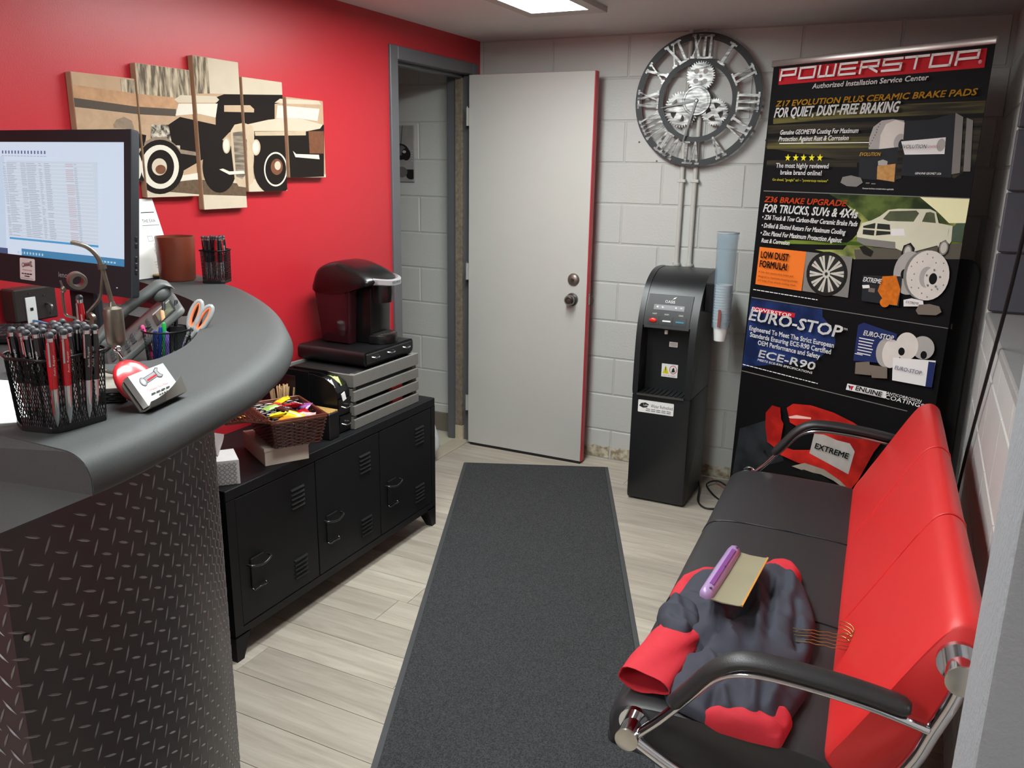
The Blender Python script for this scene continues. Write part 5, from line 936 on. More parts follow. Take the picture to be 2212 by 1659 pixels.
# ================================================================== roll-up banner
bn = thing('rollup_banner', 'tall black roll-up banner advertising brake pads in the corner', 'banner', (1.95,-.58,0))
BX = frame((1.55351,-.35541,0),(.8697947,-.4934138,0),(.0123315,.0217381,.9996876))
BW, BH = .914, 2.0006
M_BAN = M('banner_black', (16,15,16), rough=.6, spec=.12, var=.02, scale=3)
MB().bb((0,.03,-.0012),(BW,BH-.006,0)) if False else None
mb = MB(BX); mb.box((BW/2,BH/2+.02,-.0008),(BW,BH-.04,.0016)); mb.build('sheet', M_BAN, bn)
mb = MB(BX); mb.box((BW/2,BH-.001,.0),(BW+.012,.026,.018),bev=.004,seg=2); mb.build('top_rail', M('anodised', (190,184,180), rough=.3, metal=.8), bn, 40)
mb = MB(BX); mb.box((BW/2,.035,-.02),(BW+.03,.07,.09),bev=.015,seg=3); mb.build('base_cassette', M('cassette_grey', (120,120,122), rough=.35, metal=.6), bn, 40)
mb = MB(BX); mb.cyl((BW/2,.06,-.03),(BW/2,BH,-.012),.008,n=10); mb.build('pole', M_STEEL, bn, 40)
def mat_streak(name, c, c2, sx=2, sy=60):
    m = M(name, c, rough=.6, spec=.12); n = m.node_tree.nodes; l = m.node_tree.links
    nz = [q for q in n if q.type == 'TEX_NOISE'][0]; tc = [q for q in n if q.type == 'TEX_COORD'][0]
    mp = n.new('ShaderNodeMapping'); mp.inputs['Scale'].default_value = (sx,sx,sy); l.new(tc.outputs['Object'], mp.inputs['Vector']); l.new(mp.outputs[0], nz.inputs['Vector']); nz.inputs['Scale'].default_value = 1
    cr = n.new('ShaderNodeValToRGB'); cr.color_ramp.elements[0].position = .4; cr.color_ramp.elements[0].color = lin(c); cr.color_ramp.elements[1].position = .62; cr.color_ramp.elements[1].color = lin(c2)
    l.new(nz.outputs['Fac'], cr.inputs[0]); l.new(cr.outputs[0], n['Principled BSDF'].inputs['Base Color']); return m
ink = lambda nm, c, **k: M('ink_'+nm, c, rough=.6, spec=.12, var=k.get('var',.02), scale=k.get('scale',20))
BM = {'w':ink('white',(248,247,244)),'y':ink('yellow',(214,160,40)),'l':ink('lemon',(206,200,40)),'o':ink('orange',(226,84,36)),'k':ink('black',(20,20,20)),'r':ink('red',(196,36,46)),'b':ink('brown',(120,50,20)),'n':ink('navy',(36,48,96)),
 'streak':mat_streak('ink_streak',(44,40,32),(104,98,54)),'streakd':mat_streak('ink_streak_dark',(30,28,26),(62,56,42)),'orange':ink('orange_box',(236,120,44)),'blue':mat_streak('ink_blue',(22,34,70),(40,58,112),8,8),
 'rot':ink('rotor',(214,206,198),var=.06),'rot2':ink('rotor_shade',(170,164,160),var=.06),'grey':ink('grey',(128,124,120)),'dk':ink('dark_box',(40,42,46)),'star':ink('star',(236,226,40)),
 'sky':mat_streak('ink_foliage',(60,74,34),(176,180,100),6,9),'trees':mat_streak('ink_trees',(38,52,26),(92,108,52),9,12),'glow':ink('glow',(244,238,190)),'grass':mat_streak('ink_grass',(62,88,26),(112,130,50),3,40),'road':ink('road',(92,86,76)),
 'truck':ink('truck',(212,208,184),var=.05),'glass':ink('truck_glass',(84,90,66),var=.3),'dkg':ink('dark_grille',(46,46,42)),'tire':ink('tire',(34,32,30)),'car2':ink('far_car',(74,90,74),var=.2),
 'sand':ink('pad',(120,108,98)),'amber':ink('amber_art',(206,110,30),var=.3,scale=60),'wheelrim':ink('wheel_silver',(196,190,180),var=.1),'cal':mat_streak('ink_caliper',(150,26,22),(206,44,34),6,9),'calhi':ink('caliper_gloss',(240,190,180)),
 'padw':ink('brake_pad_pale',(176,170,164),var=.12),'disc':mat_streak('ink_disc',(26,28,30),(44,46,50),9,9),'arc':ink('rotor_arc',(150,140,128),var=.2),'tan':ink('tan_art',(190,140,84),var=.3,scale=60),'label':ink('label',(230,226,224))}
P = Print(BX, (0,.03,BW,BH-.02), .00008)
pg = lambda k, *names: [P.poly(k, B_POLY[q]) for q in names]
pg('streakd','streak1','streak3','streak4'); pg('streak','streak2')
P.poly('streakd', [(.0,1.70),(.5,1.71),(.914,1.72),(.914,1.60),(.85,1.55),(.0,1.66)])
pg('streak','streak3')
pg('sky','sceneR'); pg('trees','trees'); pg('glow','glow'); pg('grass','grass'); pg('road','road')
pg('blue','blue'); pg('disc','disc'); pg('r','red','redtag'); pg('w','ul'); pg('grey','line1','line2','line3')
pg('rot2','rotA'); pg('rot','rotB')
for i in range(9): P.rect4('dk', .4975+.0045*i-.004*(i>5), 1.66+.010*i, .5005+.0045*i-.004*(i>5), 1.664+.010*i)
P.ell('rot2',.622,1.675,.024,.03); P.ell('dk',.63,1.667,.012,.018)
pg('dk','boxbig'); pg('grey','boxside','boxside2'); pg('label','boxlabel'); P.ell('rot2',.782,1.663,.016,.022)
pg('dk','smallbox'); pg('streakd','smallside'); pg('tan','smallpic'); pg('grey','pad')
P.poly('rot2',[(.545,1.606),(.565,1.612),(.585,1.606),(.585,1.592),(.548,1.590)])
P.rect4('grey',.506,1.522,.522,1.526); P.rect4('grey',.53,1.52,.548,1.524)
for x, y in B_ELL['stars']:
    P.poly('star', [(x+(.0155 if i%2==0 else .0062)*math.sin(PI*i/5), y+(.0155 if i%2==0 else .0062)*math.cos(PI*i/5)) for i in range(10)])
pg('car2','car2'); pg('tire','tire0'); pg('truck','truckbody'); pg('glass','truckwin','trucksidewin'); pg('dkg','grille')
g = B_POLY['grille']; gx = (g[0][0]+g[3][0])/2; gy = sum(q[1] for q in g)/len(g)
gx = sum(q[0] for q in g)/len(g); P.rect4('truck',gx-.004,gy-.03,gx+.004,gy+.03); P.rect4('truck',gx-.062,gy-.003,gx+.062,gy+.003)
pg('grey','bumper'); pg('label','headl'); pg('tire','tire1','tire2')
for nm in ('tire1','tire2'):
    q = B_POLY[nm]; cxx = sum(a for a,b in q)/len(q); cyy = sum(b for a,b in q)/len(q); P.ell('grey',cxx,cyy,.017,.026); P.ell('wheelrim',cxx,cyy,.012,.02)
P.rect4('truck', .83,1.352,.86,1.375)
pg('orange','orange'); pg('grey','wheelbg')
wx, wy, wa, wb = B_ELL['wheel']; P.ell('tire',wx,wy,wa,wb*1.06); rx, ry, ra, rb = B_ELL['wheelrim']; P.ell('dkg',rx,ry,ra*.92,rb*1.06)
for i in range(10):
    a = i*PI/5+.1
    for da in (-.10,.10):
        P.poly('wheelrim', [(rx+ra*.2*math.cos(a),ry+rb*.2*math.sin(a)),(rx+ra*.9*math.cos(a+da-.07),ry+rb*1.04*math.sin(a+da-.07)),(rx+ra*.9*math.cos(a+da+.07),ry+rb*1.04*math.sin(a+da+.07)),(rx+ra*.22*math.cos(a+.3),ry+rb*.22*math.sin(a+.3))])
P.ell('wheelrim',rx,ry,ra*.2,rb*.24); P.ell('dkg',rx,ry,ra*.08,rb*.1)
P.ell('rot2',*B_ELL['rot1']); P.ell('k',*B_ELL['rothole1'])
a = B_ELL['rot2']; P.ell('grey',a[0]-.012,a[1],a[2],a[3]); P.ell('rot',*a); P.ell('rot2',*B_ELL['rothub']); P.ell('rot',B_ELL['rothole'][0],B_ELL['rothole'][1],.034,.042); P.ell('k',*B_ELL['rothole'])
for i in range(18):
    an = i*PI/9; rr = (.62,.74,.86)[i%3]; P.ell('grey', a[0]+a[2]*rr*math.cos(an), a[1]+a[3]*rr*math.sin(an), .0025, .003, 8)
for i in range(5): an = i*2*PI/5+.3; P.ell('grey', B_ELL['rothole'][0]+.026*math.cos(an), B_ELL['rothole'][1]+.032*math.sin(an), .0035,.0045,10)
pg('dk','zbox'); pg('amber','zboxart'); pg('label','pad1'); pg('sand','pad2'); P.ell('amber',.66,1.08,.02,.018); P.poly('label',[(.555,1.134),(.585,1.139),(.59,1.127),(.56,1.122)]); P.rect4('sand',.585,1.112,.612,1.128)
pg('n','ebox'); P.ell('rot2',*B_ELL['er0']); P.ell('rot',B_ELL['er0'][0]+.022,B_ELL['er0'][1],.036,.056)
P.ell('rot2',*B_ELL['er2']); P.ell('k',*B_ELL['er2h']); P.ell('rot',*B_ELL['er1']); P.ell('k',*B_ELL['er1h'])
pg('label','ebox2'); pg('n','ebox2side'); pg('sand','epad1','epad2'); P.rect4('label',.565,.86,.60,.863)
for i in range(6): P.rect4('label',.575,.925-.012*i,.64-.003*(i%3),.929-.012*i)
pg('label','gen'); g = B_POLY['gen'][0]; P.poly('r',[(g[0]+.012,g[1]-.008),(g[0]+.03,g[1]-.004),(g[0]+.022,g[1]-.026)]); P.poly('n',[(g[0]+.004,g[1]-.006),(g[0]+.014,g[1]-.006),(g[0]+.016,g[1]-.026)])
pg('cal','calA','calB'); pg('padw','pads'); pg('arc','rotarc'); pg('calhi','calhi')
P.poly('k', [(q[0],q[1]-.03) for q in B_POLY['rotarc']])
q = B_POLY['disc']; cxx = sum(a for a,b in q)/len(q); P.ell('k', cxx+.03, sum(b for a,b in q)/len(q), .008,.008)
# lettering
STROKE = {'P':[[(0,0),(0,1),(1,1),(1,.42),(0,.42)]],'O':[[(0,0),(1,0),(1,1),(0,1),(0,0)]],'W':[[(0,1),(0,0),(1,0),(1,1)],[(.5,0),(.5,.85)]],'E':[[(1,1),(0,1),(0,0),(1,0)],[(0,.5),(.95,.5)]],
 'R':[[(0,0),(0,1),(1,1),(1,.5),(0,.5)],[(.45,.5),(1,.0)]],'S':[[(1,1),(0,1),(0,.52),(1,.52),(1,0),(0,0)]],'T':[[(-.1,1),(1.1,1)],[(.5,1),(.5,0)]]}
def stroke_word(t, x0, y0, x1, h, thick, slant=.12):
    n = len(t); cw = (x1-x0)/n; key = 'w'; T = P._t()
    mb = P.mb(key)
    for i, c in enumerate(t):
        for path in STROKE[c]:
            q = [(x0+i*cw+thick*.5+px*(cw*.86-thick), y0+thick*.5+py*(h-thick)) for px, py in path]
            q = [(a+slant*(b-y0),b) for a, b in q]
            for (ax,ay),(bx_,by_) in zip(q,q[1:]):
                d = Vector((bx_-ax,by_-ay)); d.normalize(); nn = Vector((-d.y,d.x))*thick*.5; e = d*thick*.5
                mb.faces([(ax-e.x+nn.x,ay-e.y+nn.y,0),(bx_+e.x+nn.x,by_+e.y+nn.y,0),(bx_+e.x-nn.x,by_+e.y-nn.y,0),(ax-e.x-nn.x,ay-e.y-nn.y,0)],[(0,1,2,3)],T)
for t, x0, y0, x1, y1, h, col, sh in B_TEXT:
    if t == 'POWERSTOP' and h > .03: stroke_word(t, x0, y0, x1+.01, h+.002, .0085); continue
    if t.startswith('"Euro') or t.startswith('All lim'):      # fine print too small to read
        random.seed(5); x = x0
        while x < x1:
            wv = random.uniform(.008,.022); P.rect4(col, x, (y0+y1)/2, min(x+wv,x1), (y0+y1)/2+h*.55); x += wv+.004
        continue
    P.text(col, t, x0, (y0+y1)/2, x1-x0, h*1.06, sh, bold=h*.06 if h > .016 else 0)
P.text('w','TM',.505,.948,.018,.008); P.text('w','®',.876,1.926,.012,.012)
nm = {'w':'white_lettering','y':'gold_lettering','l':'lemon_lettering','o':'orange_lettering','k':'black_lettering','r':'red_name_panel','b':'brown_lettering','n':'navy_print','truck':'truck_picture','cal':'caliper_picture','star':'rating_stars','orange':'orange_panel','blue':'blue_panel','rot':'rotor_picture'}
P.done(bn, {k: nm.get(k,'picture_print') for k in P.d}, BM)

# black board leaning behind the banner's right side
lb = thing('leaning_board', 'black rounded board standing between the banner and the right wall', 'board', (2.40,-.62,0))
LX = frame((2.30,-.60,.02),(.94,-.34,0),(0,.03,1))
mb = MB(LX); mb.prism(rrect(-.2,0,.15,1.235,.05,5), -.024, 0, bev=.003); mb.build('panel', M_BLACKM, lb, 40)
for v in (.42,.98): 
    mb = MB(LX); mb.box((.075,v,.004),(.022,.022,.008),bev=.002); mb.build('bracket', M_STEEL, lb)

# ================================================================== five-panel car picture
AM = {'base':M('print_tan',(178,148,120),rough=.8,spec=.1,var=.1,scale=25),'streakwall':mat_streak('print_peeling',(96,84,70),(190,172,146),70,12),'pale':M('print_pale',(194,179,158),rough=.8,spec=.1,var=.05,scale=20),'rust':M('print_rust',(176,136,104),rough=.8,spec=.1,var=.22,scale=40),
 'band':M('print_band',(84,74,66),rough=.8,spec=.1),'tan2':M('print_tan2',(174,144,117),rough=.8,spec=.1,var=.14,scale=40),'shadow':M('print_shadow',(96,78,62),rough=.8,spec=.1,var=.35,scale=70),'dark':M('print_dark',(32,26,23),rough=.8,spec=.1,var=.1,scale=20),'mid':M('print_mid',(134,116,100),rough=.8,spec=.1,var=.2,scale=60),
 'white':M('print_white',(208,199,184),rough=.8,spec=.1,var=.02),'tan':M('print_window',(186,160,132),rough=.8,spec=.1),'cream':M('print_cream',(186,164,138),rough=.8,spec=.1,var=.1),'brown':M('print_brown',(112,72,52),rough=.8,spec=.1,var=.2,scale=50),'engine':mat_streak('print_engine',(50,42,36),(196,184,166),60,60),'grille':mat_streak('print_grille',(96,86,76),(146,132,114),10,90)}
PAN = [(-2.472,-2.256,1.500,1.803,'leftmost canvas of the old car picture, partly hidden by the monitor'),(-2.250,-2.037,1.449,1.850,'second canvas of the car picture with the whitewall tire'),
 (-2.020,-1.816,1.403,1.898,'tallest middle canvas of the five panel car picture'),(-1.803,-1.597,1.458,1.852,'fourth canvas of the car picture with grille and spoked wheel'),(-1.578,-1.361,1.507,1.802,'rightmost small canvas of the five panel car picture')]
for y0, y1, z0_, z1_, lab in PAN:
    t = thing('canvas_panel', lab, 'picture', (.012,(y0+y1)/2,z0_), 0, 'five panel car picture')
    MB().bb((.001,y0,z0_),(.026,y1,z1_),bev=.002).build('stretched_canvas', AM['base'], t)
    P = Print(frame((.026,0,0),(0,1,0),(0,0,1)), (y0+.001,z0_+.001,y1-.001,z1_-.001), .00006)
    for k, pts in C_ART: P.poly(k, pts)
    P.done(t, {k:'picture_print' for k in P.d}, AM)
# poster in the hall behind the doorway
po = thing('hall_poster', 'black and white picture on the hall wall seen through the doorway', 'poster', (-.5,-.01,1.46))
MB().bb((-.62,-.014,1.465),(-.419,-.004,1.776),bev=.002).build('board', M('poster_grey',(150,145,142),rough=.5,var=.25,scale=12), po)
P = Print(frame((0,-.0142,0),(1,0,0),(0,0,1)), (-.62,1.466,-.42,1.775), .0001)
P.ell('k',-.512,1.632,.062,.045); P.ell('g',-.52,1.64,.05,.03); P.ell('k',-.47,1.618,.03,.034); P.ell('w',-.482,1.632,.012,.008); P.rect4('k',-.49,1.5,-.42,1.535); P.ell('g',-.50,1.52,.038,.03); P.ell('k',-.44,1.50,.03,.02)
P.poly('k',[(-.508,1.66),(-.504,1.66),(-.49,1.775),(-.494,1.775)]); 
for i in range(5): P.rect4('w',-.434,1.58+.014*i,-.424,1.585+.014*i)
P.done(po, 'picture_print', {'k':M('poster_black',(32,28,30),rough=.5),'g':M('poster_mid',(104,98,98),rough=.5),'w':M('poster_light',(190,186,184),rough=.5)})

# white bag in the hall
def lump(name, mat, label, cat, c, r, seed, amp=.25, flat=True):
    mb = MB(); n, m = 28, 16; secs = []
    for j in range(m+1):
        ph = -PI/2+PI*j/m; ring = []
        for i in range(n):
            th = 2*PI*i/n; d = Vector((math.cos(ph)*math.cos(th),math.cos(ph)*math.sin(th),math.sin(ph)))
            k = 1+amp*noise.noise(d*2.2+Vector((seed,0,0)))+amp*.5*noise.noise(d*6+Vector((0,seed,0)))
            ring.append((c[0]+d.x*r[0]*k,c[1]+d.y*r[1]*k,max(.002,c[2]+d.z*r[2]*k)))
        secs.append(ring)
    return tag(mb.sweep(secs).build(name, mat, None, 50), label, cat)
lump('trash_bag', M('white_bag',(214,214,216),rough=.35,var=.03,bump=.5,bscale=25), 'crumpled white plastic bag on the hall floor by the doorway', 'bag', (-.055,-.535,.105), (.085,.105,.125), 3.3)

# cord on the right wall
tag(MB().tube(catmull([(2.44,-2.05,2.19),(2.452,-1.95,1.75),(2.455,-1.75,1.35),(2.458,-1.45,1.02),(2.458,-1.25,.80),(2.455,-1.12,.60),(2.45,-1.08,.40),(2.45,-1.05,.2),(2.45,-1.0,.02)],6), .005, 8).build('hanging_cord', M_BLACKM, None, 60), 'black cord hanging down the right wall past the window', 'cord')
ps = thing('power_strip', 'white power strip on the floor at the banner foot', 'power strip', (1.56,-.62,0))
MB().bb((1.54,-.72,0.0005),(1.59,-.56,.035),bev=.006,seg=2).build('body', M_WHITE, ps, 40)
for k in range(3): MB().bb((1.552,-.70+k*.045,.035),(1.578,-.67+k*.045,.036)).build('socket', M('socket_grey',(120,118,116),rough=.5), ps)

# ================================================================== things on the counter and work surface
ZT, ZD = 1.2, 1.1
def lattice(mb, ring0, ring1, n_u, n_v, r, closed=True):
    """expanded-metal lattice between two equal-length rings of points"""
    N = len(ring0)
    def pt(u, v):
        x = u*N; i = int(math.floor(x)) % N; f = x-math.floor(x); j = (i+1) % N
        return ring0[i].lerp(ring0[j],f).lerp(ring1[i].lerp(ring1[j],f),v)
    for i in range(n_u):
        for d in (1,-1):
            pts = [pt(((i+d*(k*.5))/n_u) % 1.0, k/n_v) for k in range(n_v+1)]
            for a, b in zip(pts, pts[1:]):
                t = (b-a).normalized(); q = t.orthogonal().normalized()*r; s2 = t.cross(q)
                v = mb._v([a+q,a-q*.5+s2*.87,a-q*.5-s2*.87,b+q,b-q*.5+s2*.87,b-q*.5-s2*.87])
                for f in ((0,1,4,3),(1,2,5,4),(2,0,3,5)): mb.bm.faces.new([v[w] for w in f])
M_MESH = M('black_wire_mesh', (24,24,26), rough=.35, metal=.5)
def mesh_cup(label, plan, zb, h, flare, nu, nv, lip=.006, solid=None, wr=.0005):
    c = Vector((sum(p[0] for p in plan)/len(plan), sum(p[1] for p in plan)/len(plan), 0))
    t = thing('mesh_cup', label, 'pen cup', (c.x,c.y,zb))
    dense = []
    for i in range(len(plan)):
        a, b = Vector((*plan[i],0)), Vector((*plan[(i+1)%len(plan)],0)); m = max(1,int((b-a).length/.006))
        dense += [a.lerp(b,k/m) for k in range(m)]
    lo = [c+(p-c)+Vector((0,0,zb+.004)) for p in dense]; hi = [c+(p-c)*flare+Vector((0,0,zb+h)) for p in dense]
    mb = MB(); lattice(mb, lo, hi, nu, nv, wr); stuff(mb.build('wire_mesh', M_MESH, t))
    MB().tube([c+(p-c)*(flare+lip*8)+Vector((0,0,zb+h)) for p in dense[::2]], .0022, 6, True).build('rim', M_MESH, t, 60)
    MB().prism([(c+(p-c)*1.02).to_tuple()[:2] for p in dense], zb+.0003, zb+.009, bev=.002).build('foot', M_BLACKP, t)
    if solid:
        L = [c+(p-c)*(1.003+(flare-1)*solid[0])+Vector((0,0,zb+h*solid[0])) for p in dense]; U = [c+(p-c)*(1.003+(flare-1)*solid[1])+Vector((0,0,zb+h*solid[1])) for p in dense]
        n = len(dense); MB().fc(L+U, [(i,(i+1)%n,n+(i+1)%n,n+i) for i in range(n)]).build('band', M_BLACKM, t)
    return t, c
def pen_proto(col, nm):
    t = thing('pen', nm, 'pen', (0,0,0))
    mcol = M('pen_'+str(col[0]), col, rough=.15, coat=.6, metal=.35, var=.02)
    MB().lathe([(0,.055),(.0056,.055),(.0062,.075),(.0065,.095),(.0060,.112),(.0050,.121),(0,.121)], 12).build('barrel', mcol, t, 50, False)
    MB().lathe([(0,0),(.0014,.0),(.004,.012),(.005,.02),(.0054,.052),(.0056,.055),(0,.055)], 12).build('grip', M_CHROME, t, 50, False)
    MB().lathe([(0,.121),(.0052,.121),(.0052,.126),(0,.126)], 12).build('collar', M_CHROME, t, 50, False)
    MB().sphere((0,0,.129),(.0056,.0056,.0052),10).build('stylus_tip', M('stylus_rubber',(56,56,60),rough=.5), t, 60, False)
    mb = MB(); mb.box((0,-.0076,.104),(.0028,.0014,.034),bev=.0005); mb.box((0,-.0062,.1195),(.0028,.004,.002)); mb.build('clip', M_CHROME, t, None, False)
    mb = MB(); put_text(mb, 'Auto Repair', Matrix.Translation((-.0012,-.0057,.076)) @ Matrix.Rotation(PI/2,4,'X') @ Matrix.Rotation(PI/2,4,'Z') if False else Matrix.Translation((.0052,-.0041,.074)) @ Matrix.Rotation(math.radians(50),4,'Z') @ Matrix.Rotation(PI/2,4,'X') @ Matrix.Rotation(PI/2,4,'Z'), .03, .0028); mb.build('barrel_print', M_WHITE, t, None, False)
    return t
# near cup: wide wedge-cornered mesh cup
plan = [(1.158,-3.463),(1.205,-3.452),(1.2125,-3.44),(1.214,-3.375),(1.199,-3.362),(1.13,-3.385),(1.128,-3.45)]
cupA, cA = mesh_cup('black wire mesh cup packed with stylus pens at the front of the counter', plan, ZT, .104, 1.12, 84, 17, .006, None, .00055)
random.seed(4)
pb = pen_proto((26,26,30),'black stylus pen standing in the front mesh cup'); pb['group'] = 'pens in the front cup'
pr_ = pen_proto((190,22,34),'red stylus pen standing in the front mesh cup'); pr_['group'] = 'pens in the front cup'
slots = []
gx0 = [(u,v) for v in range(5) for u in range(5)]
first = {0:True,1:True}; k = 0
for (u, v) in gx0:
    fx = -.034+.017*u+(.005 if v % 2 else -.002); fy = -.036+.018*v
    if (u,v) in ((0,4),): continue
    p = Vector((cA.x+fx*.95+.004, cA.y+fy*.95+.002, ZT+.0095))
    red = (u,v) in ((4,0),(4,1))
    src = pr_ if red else pb; rot = (fy*-1.3+random.uniform(-.03,.03), fx*1.3+random.uniform(-.03,.03), random.uniform(-.6,.9))
    loc = (p.x-fx*.12, p.y-fy*.12, p.z+random.uniform(0,.003))
    if first[int(red)]:
        src.location = loc; src.rotation_euler = rot; first[int(red)] = False
    else: copy_tree(src, loc, rot)
# far cup
fp = [(.270,-2.285),(.330,-2.255),(.303,-2.192),(.240,-2.222)]
fpl = []
for i in range(4):
    a, b = Vector((*fp[i],0)), Vector((*fp[(i+1)%4],0)); pr0 = Vector((*fp[i-1],0))
    fpl += [tuple((a.lerp(pr0,.12))[:2]), tuple((a.lerp(b,.12))[:2])]
cupB, cB = mesh_cup('square black wire mesh cup of pens at the far end of the counter', fpl, ZT, .10, 1.06, 70, 18, .005, None, .0005)
pc = copy_tree(pb, (0,0,0), label='black stylus pen in the far square mesh cup', group='pens in the far cup'); pc2 = copy_tree(pr_, (0,0,0), label='red stylus pen in the far square mesh cup', group='pens in the far cup')
random.seed(8); kk = 0; used = [False,False]
for u in range(4):
    for v in range(3):
        ex = Vector((.06,.03,0)).normalized(); ey = Vector((-.027,.063,0)).normalized()
        p = cB+ex*(-.022+.0147*u)+ey*(-.02+.02*v); rot = (random.uniform(-.06,.06)+.02*(v-1),random.uniform(-.06,.06)+.03*(u-1.5),random.uniform(0,3))
        i = 1 if (u,v) in ((2,0),(3,1)) else 0; src = (pc,pc2)[i]
        if not used[i]: src.location = (p.x,p.y,ZT+.0095); src.rotation_euler = rot; used[i] = True
        else: copy_tree(src, (p.x,p.y,ZT+.0095), rot)
# amber candle jar
cj = thing('candle_jar', 'frosted dark amber candle jar beside the far pen cup', 'candle', (.150,-2.268,ZT))
CT = Matrix.Translation((.150,-2.268,ZT))
M_AMB = M('amber_glass', (126,62,44), rough=.28, trans=.25, var=.1, scale=14)
MB().lathe([(0,.0006),(.050,.0006),(.054,.006),(.0585,.13),(.0585,.137),(.055,.137),(.0545,.13),(.050,.05),(0,.05)], 36, CT).build('jar', M_AMB, cj, 40)
MB().lathe([(0,.0505),(.0495,.0505),(.0495,.052),(0,.053)], 30, CT).build('wax', M('brown_wax',(120,70,48),rough=.5), cj, 40)
jl = thing('jar_lid', 'round wooden jar lid with gold edge behind the monitor', 'lid', (.06,-2.21,ZT))
MB().lathe([(0,.0005),(.05,.0005),(.052,.004),(.052,.010),(0,.010)], 32, Matrix.Translation((.075,-2.235,ZT))).build('lid', M('lid_black',(34,28,24),rough=.3), jl, 40)
MB().lathe([(0,.010),(.051,.010),(.051,.0135),(0,.0145)], 32, Matrix.Translation((.075,-2.235,ZT))).build('lid_top', M('lid_wood',(196,172,112),rough=.4), jl, 40)
# white flyer leaning on the wall
FX = frame((.012,-2.40,1.195),(0,1,0),(.0,.0,1))
fl = thing('flyer', 'white printed flyer leaning on the red wall behind the monitor', 'flyer', (.012,-2.3,ZT))
FX = frame((.055,-2.36,1.202),(.02,1,0),(-.2,-.12,1))
mb = MB(FX); mb.box((.085,.125,0),(.17,.25,.0012)); mb.build('sheet', M_PAPER, fl)
P = Print(FX @ Matrix.Translation((0,0,.0008)), None, .0001)
P.text('k','THE EXAM'[:7],.105,.175,.05,.010); P.rect4('k',.11,.205,.16,.208); P.rect4('k',.10,.165,.165,.1665)
for a, b in ((.105,.115),(.135,.115),(.12,.09),(.115,.07)): 
    for q in ((a,b,a+.018,b+.001),(a,b+.016,a+.018,b+.017),(a,b,a+.001,b+.017),(a+.017,b,a+.018,b+.017)): P.rect4('k',*q)
for i in range(4): P.rect4('u',.15,.075+.006*i,.16,.078+.006*i)
for i in range(3): P.rect4('g',.10,.03+.009*i,.165-.01*i,.0315+.009*i)
P.done(fl, 'print', {'k':MATS['dark_print'],'u':M('ink_purple',(90,50,110),rough=.5),'g':M('ink_palegrey',(150,150,155),rough=.5)})

# business card holder
ch = thing('card_holder', 'grey upright business card holder with a red cap', 'card holder', (1.15,-3.26,ZT))
u_ = Vector((.985,-.17,0)).normalized()*1; 
cu = Vector((-.27,.962,0)).normalized()     # along the card's long side (near left -> far right)
cb = Vector((-cu.y,cu.x,0)); cb = cb if cb.x < 0 else -cb                  # leans back, away from the viewer
lean = (Vector((0,0,1))*math.cos(.6)+cb*math.sin(.6)).normalized()
O = Vector((1.232,-3.322,ZT))
HX = frame(O, cu, lean); hn = Vector((HX[0][2],HX[1][2],HX[2][2]))
if hn.x < 0: HX = HX @ Matrix.Diagonal((1,1,-1,1)); hn = -hn
HF = lambda a, b, c: O+cu*a+lean*b+hn*c
M_HOLD = M('holder_grey', (120,118,112), rough=.35, metal=.3)
mb = MB(); secs = []
for i in range(17):
    a = -.004+.098*i/16; s_ = i/16
    front = .004+.020*s_*s_      # scalloped front lip
    prof = [HF(a,.050+.012*math.sin(s_*PI)**.5,-.004),HF(a,.004,-.004),HF(a,.001,.004),HF(a,.001,.016),HF(a,.004+front,.024),HF(a,.004+front,.0225),HF(a,.003,.014),HF(a,.003,.004),HF(a,.006,-.002),HF(a,.050+.012*math.sin(s_*PI)**.5,-.002)]
    secs.append([Vector((q.x,q.y,max(q.z,ZT+.0006))) for q in prof])
mb.sweep(secs).build('cradle', M_HOLD, ch, 50)
CAPX = Matrix(((cu.x,lean.x,hn.x,0),(cu.y,lean.y,hn.y,0),(cu.z,lean.z,hn.z,0),(0,0,0,1))); CAPX.translation = HF(.0445,.050,-.014)
MB().sphere((0,0,0),(.044,.040,.012),22,CAPX).build('red_cap', M('cap_red',(206,40,48),rough=.25,coat=.4), ch, 60)
MB().tube([HF(.045,.092,-.008),HF(.045,.104,-.008)], .003, 8).sphere(HF(.045,.108,-.008),(.006,.006,.006),10).build('cap_knob', M_CHROME, ch, 60)
cards = thing('business_cards', 'stack of white business cards with a wrench logo in the holder', 'business cards', (1.17,-3.26,ZT+.01))
mb = MB(frame(HF(.002,.006,.0),cu,lean) if hn.dot(Vector((frame(O,cu,lean)[0][2],frame(O,cu,lean)[1][2],frame(O,cu,lean)[2][2]))) > 0 else HX @ Matrix.Translation((.002,.006,0)))
mb.box((.0445,.026,.0055),(.089,.052,.011)); mb.build('stack', M_PAPER, cards)
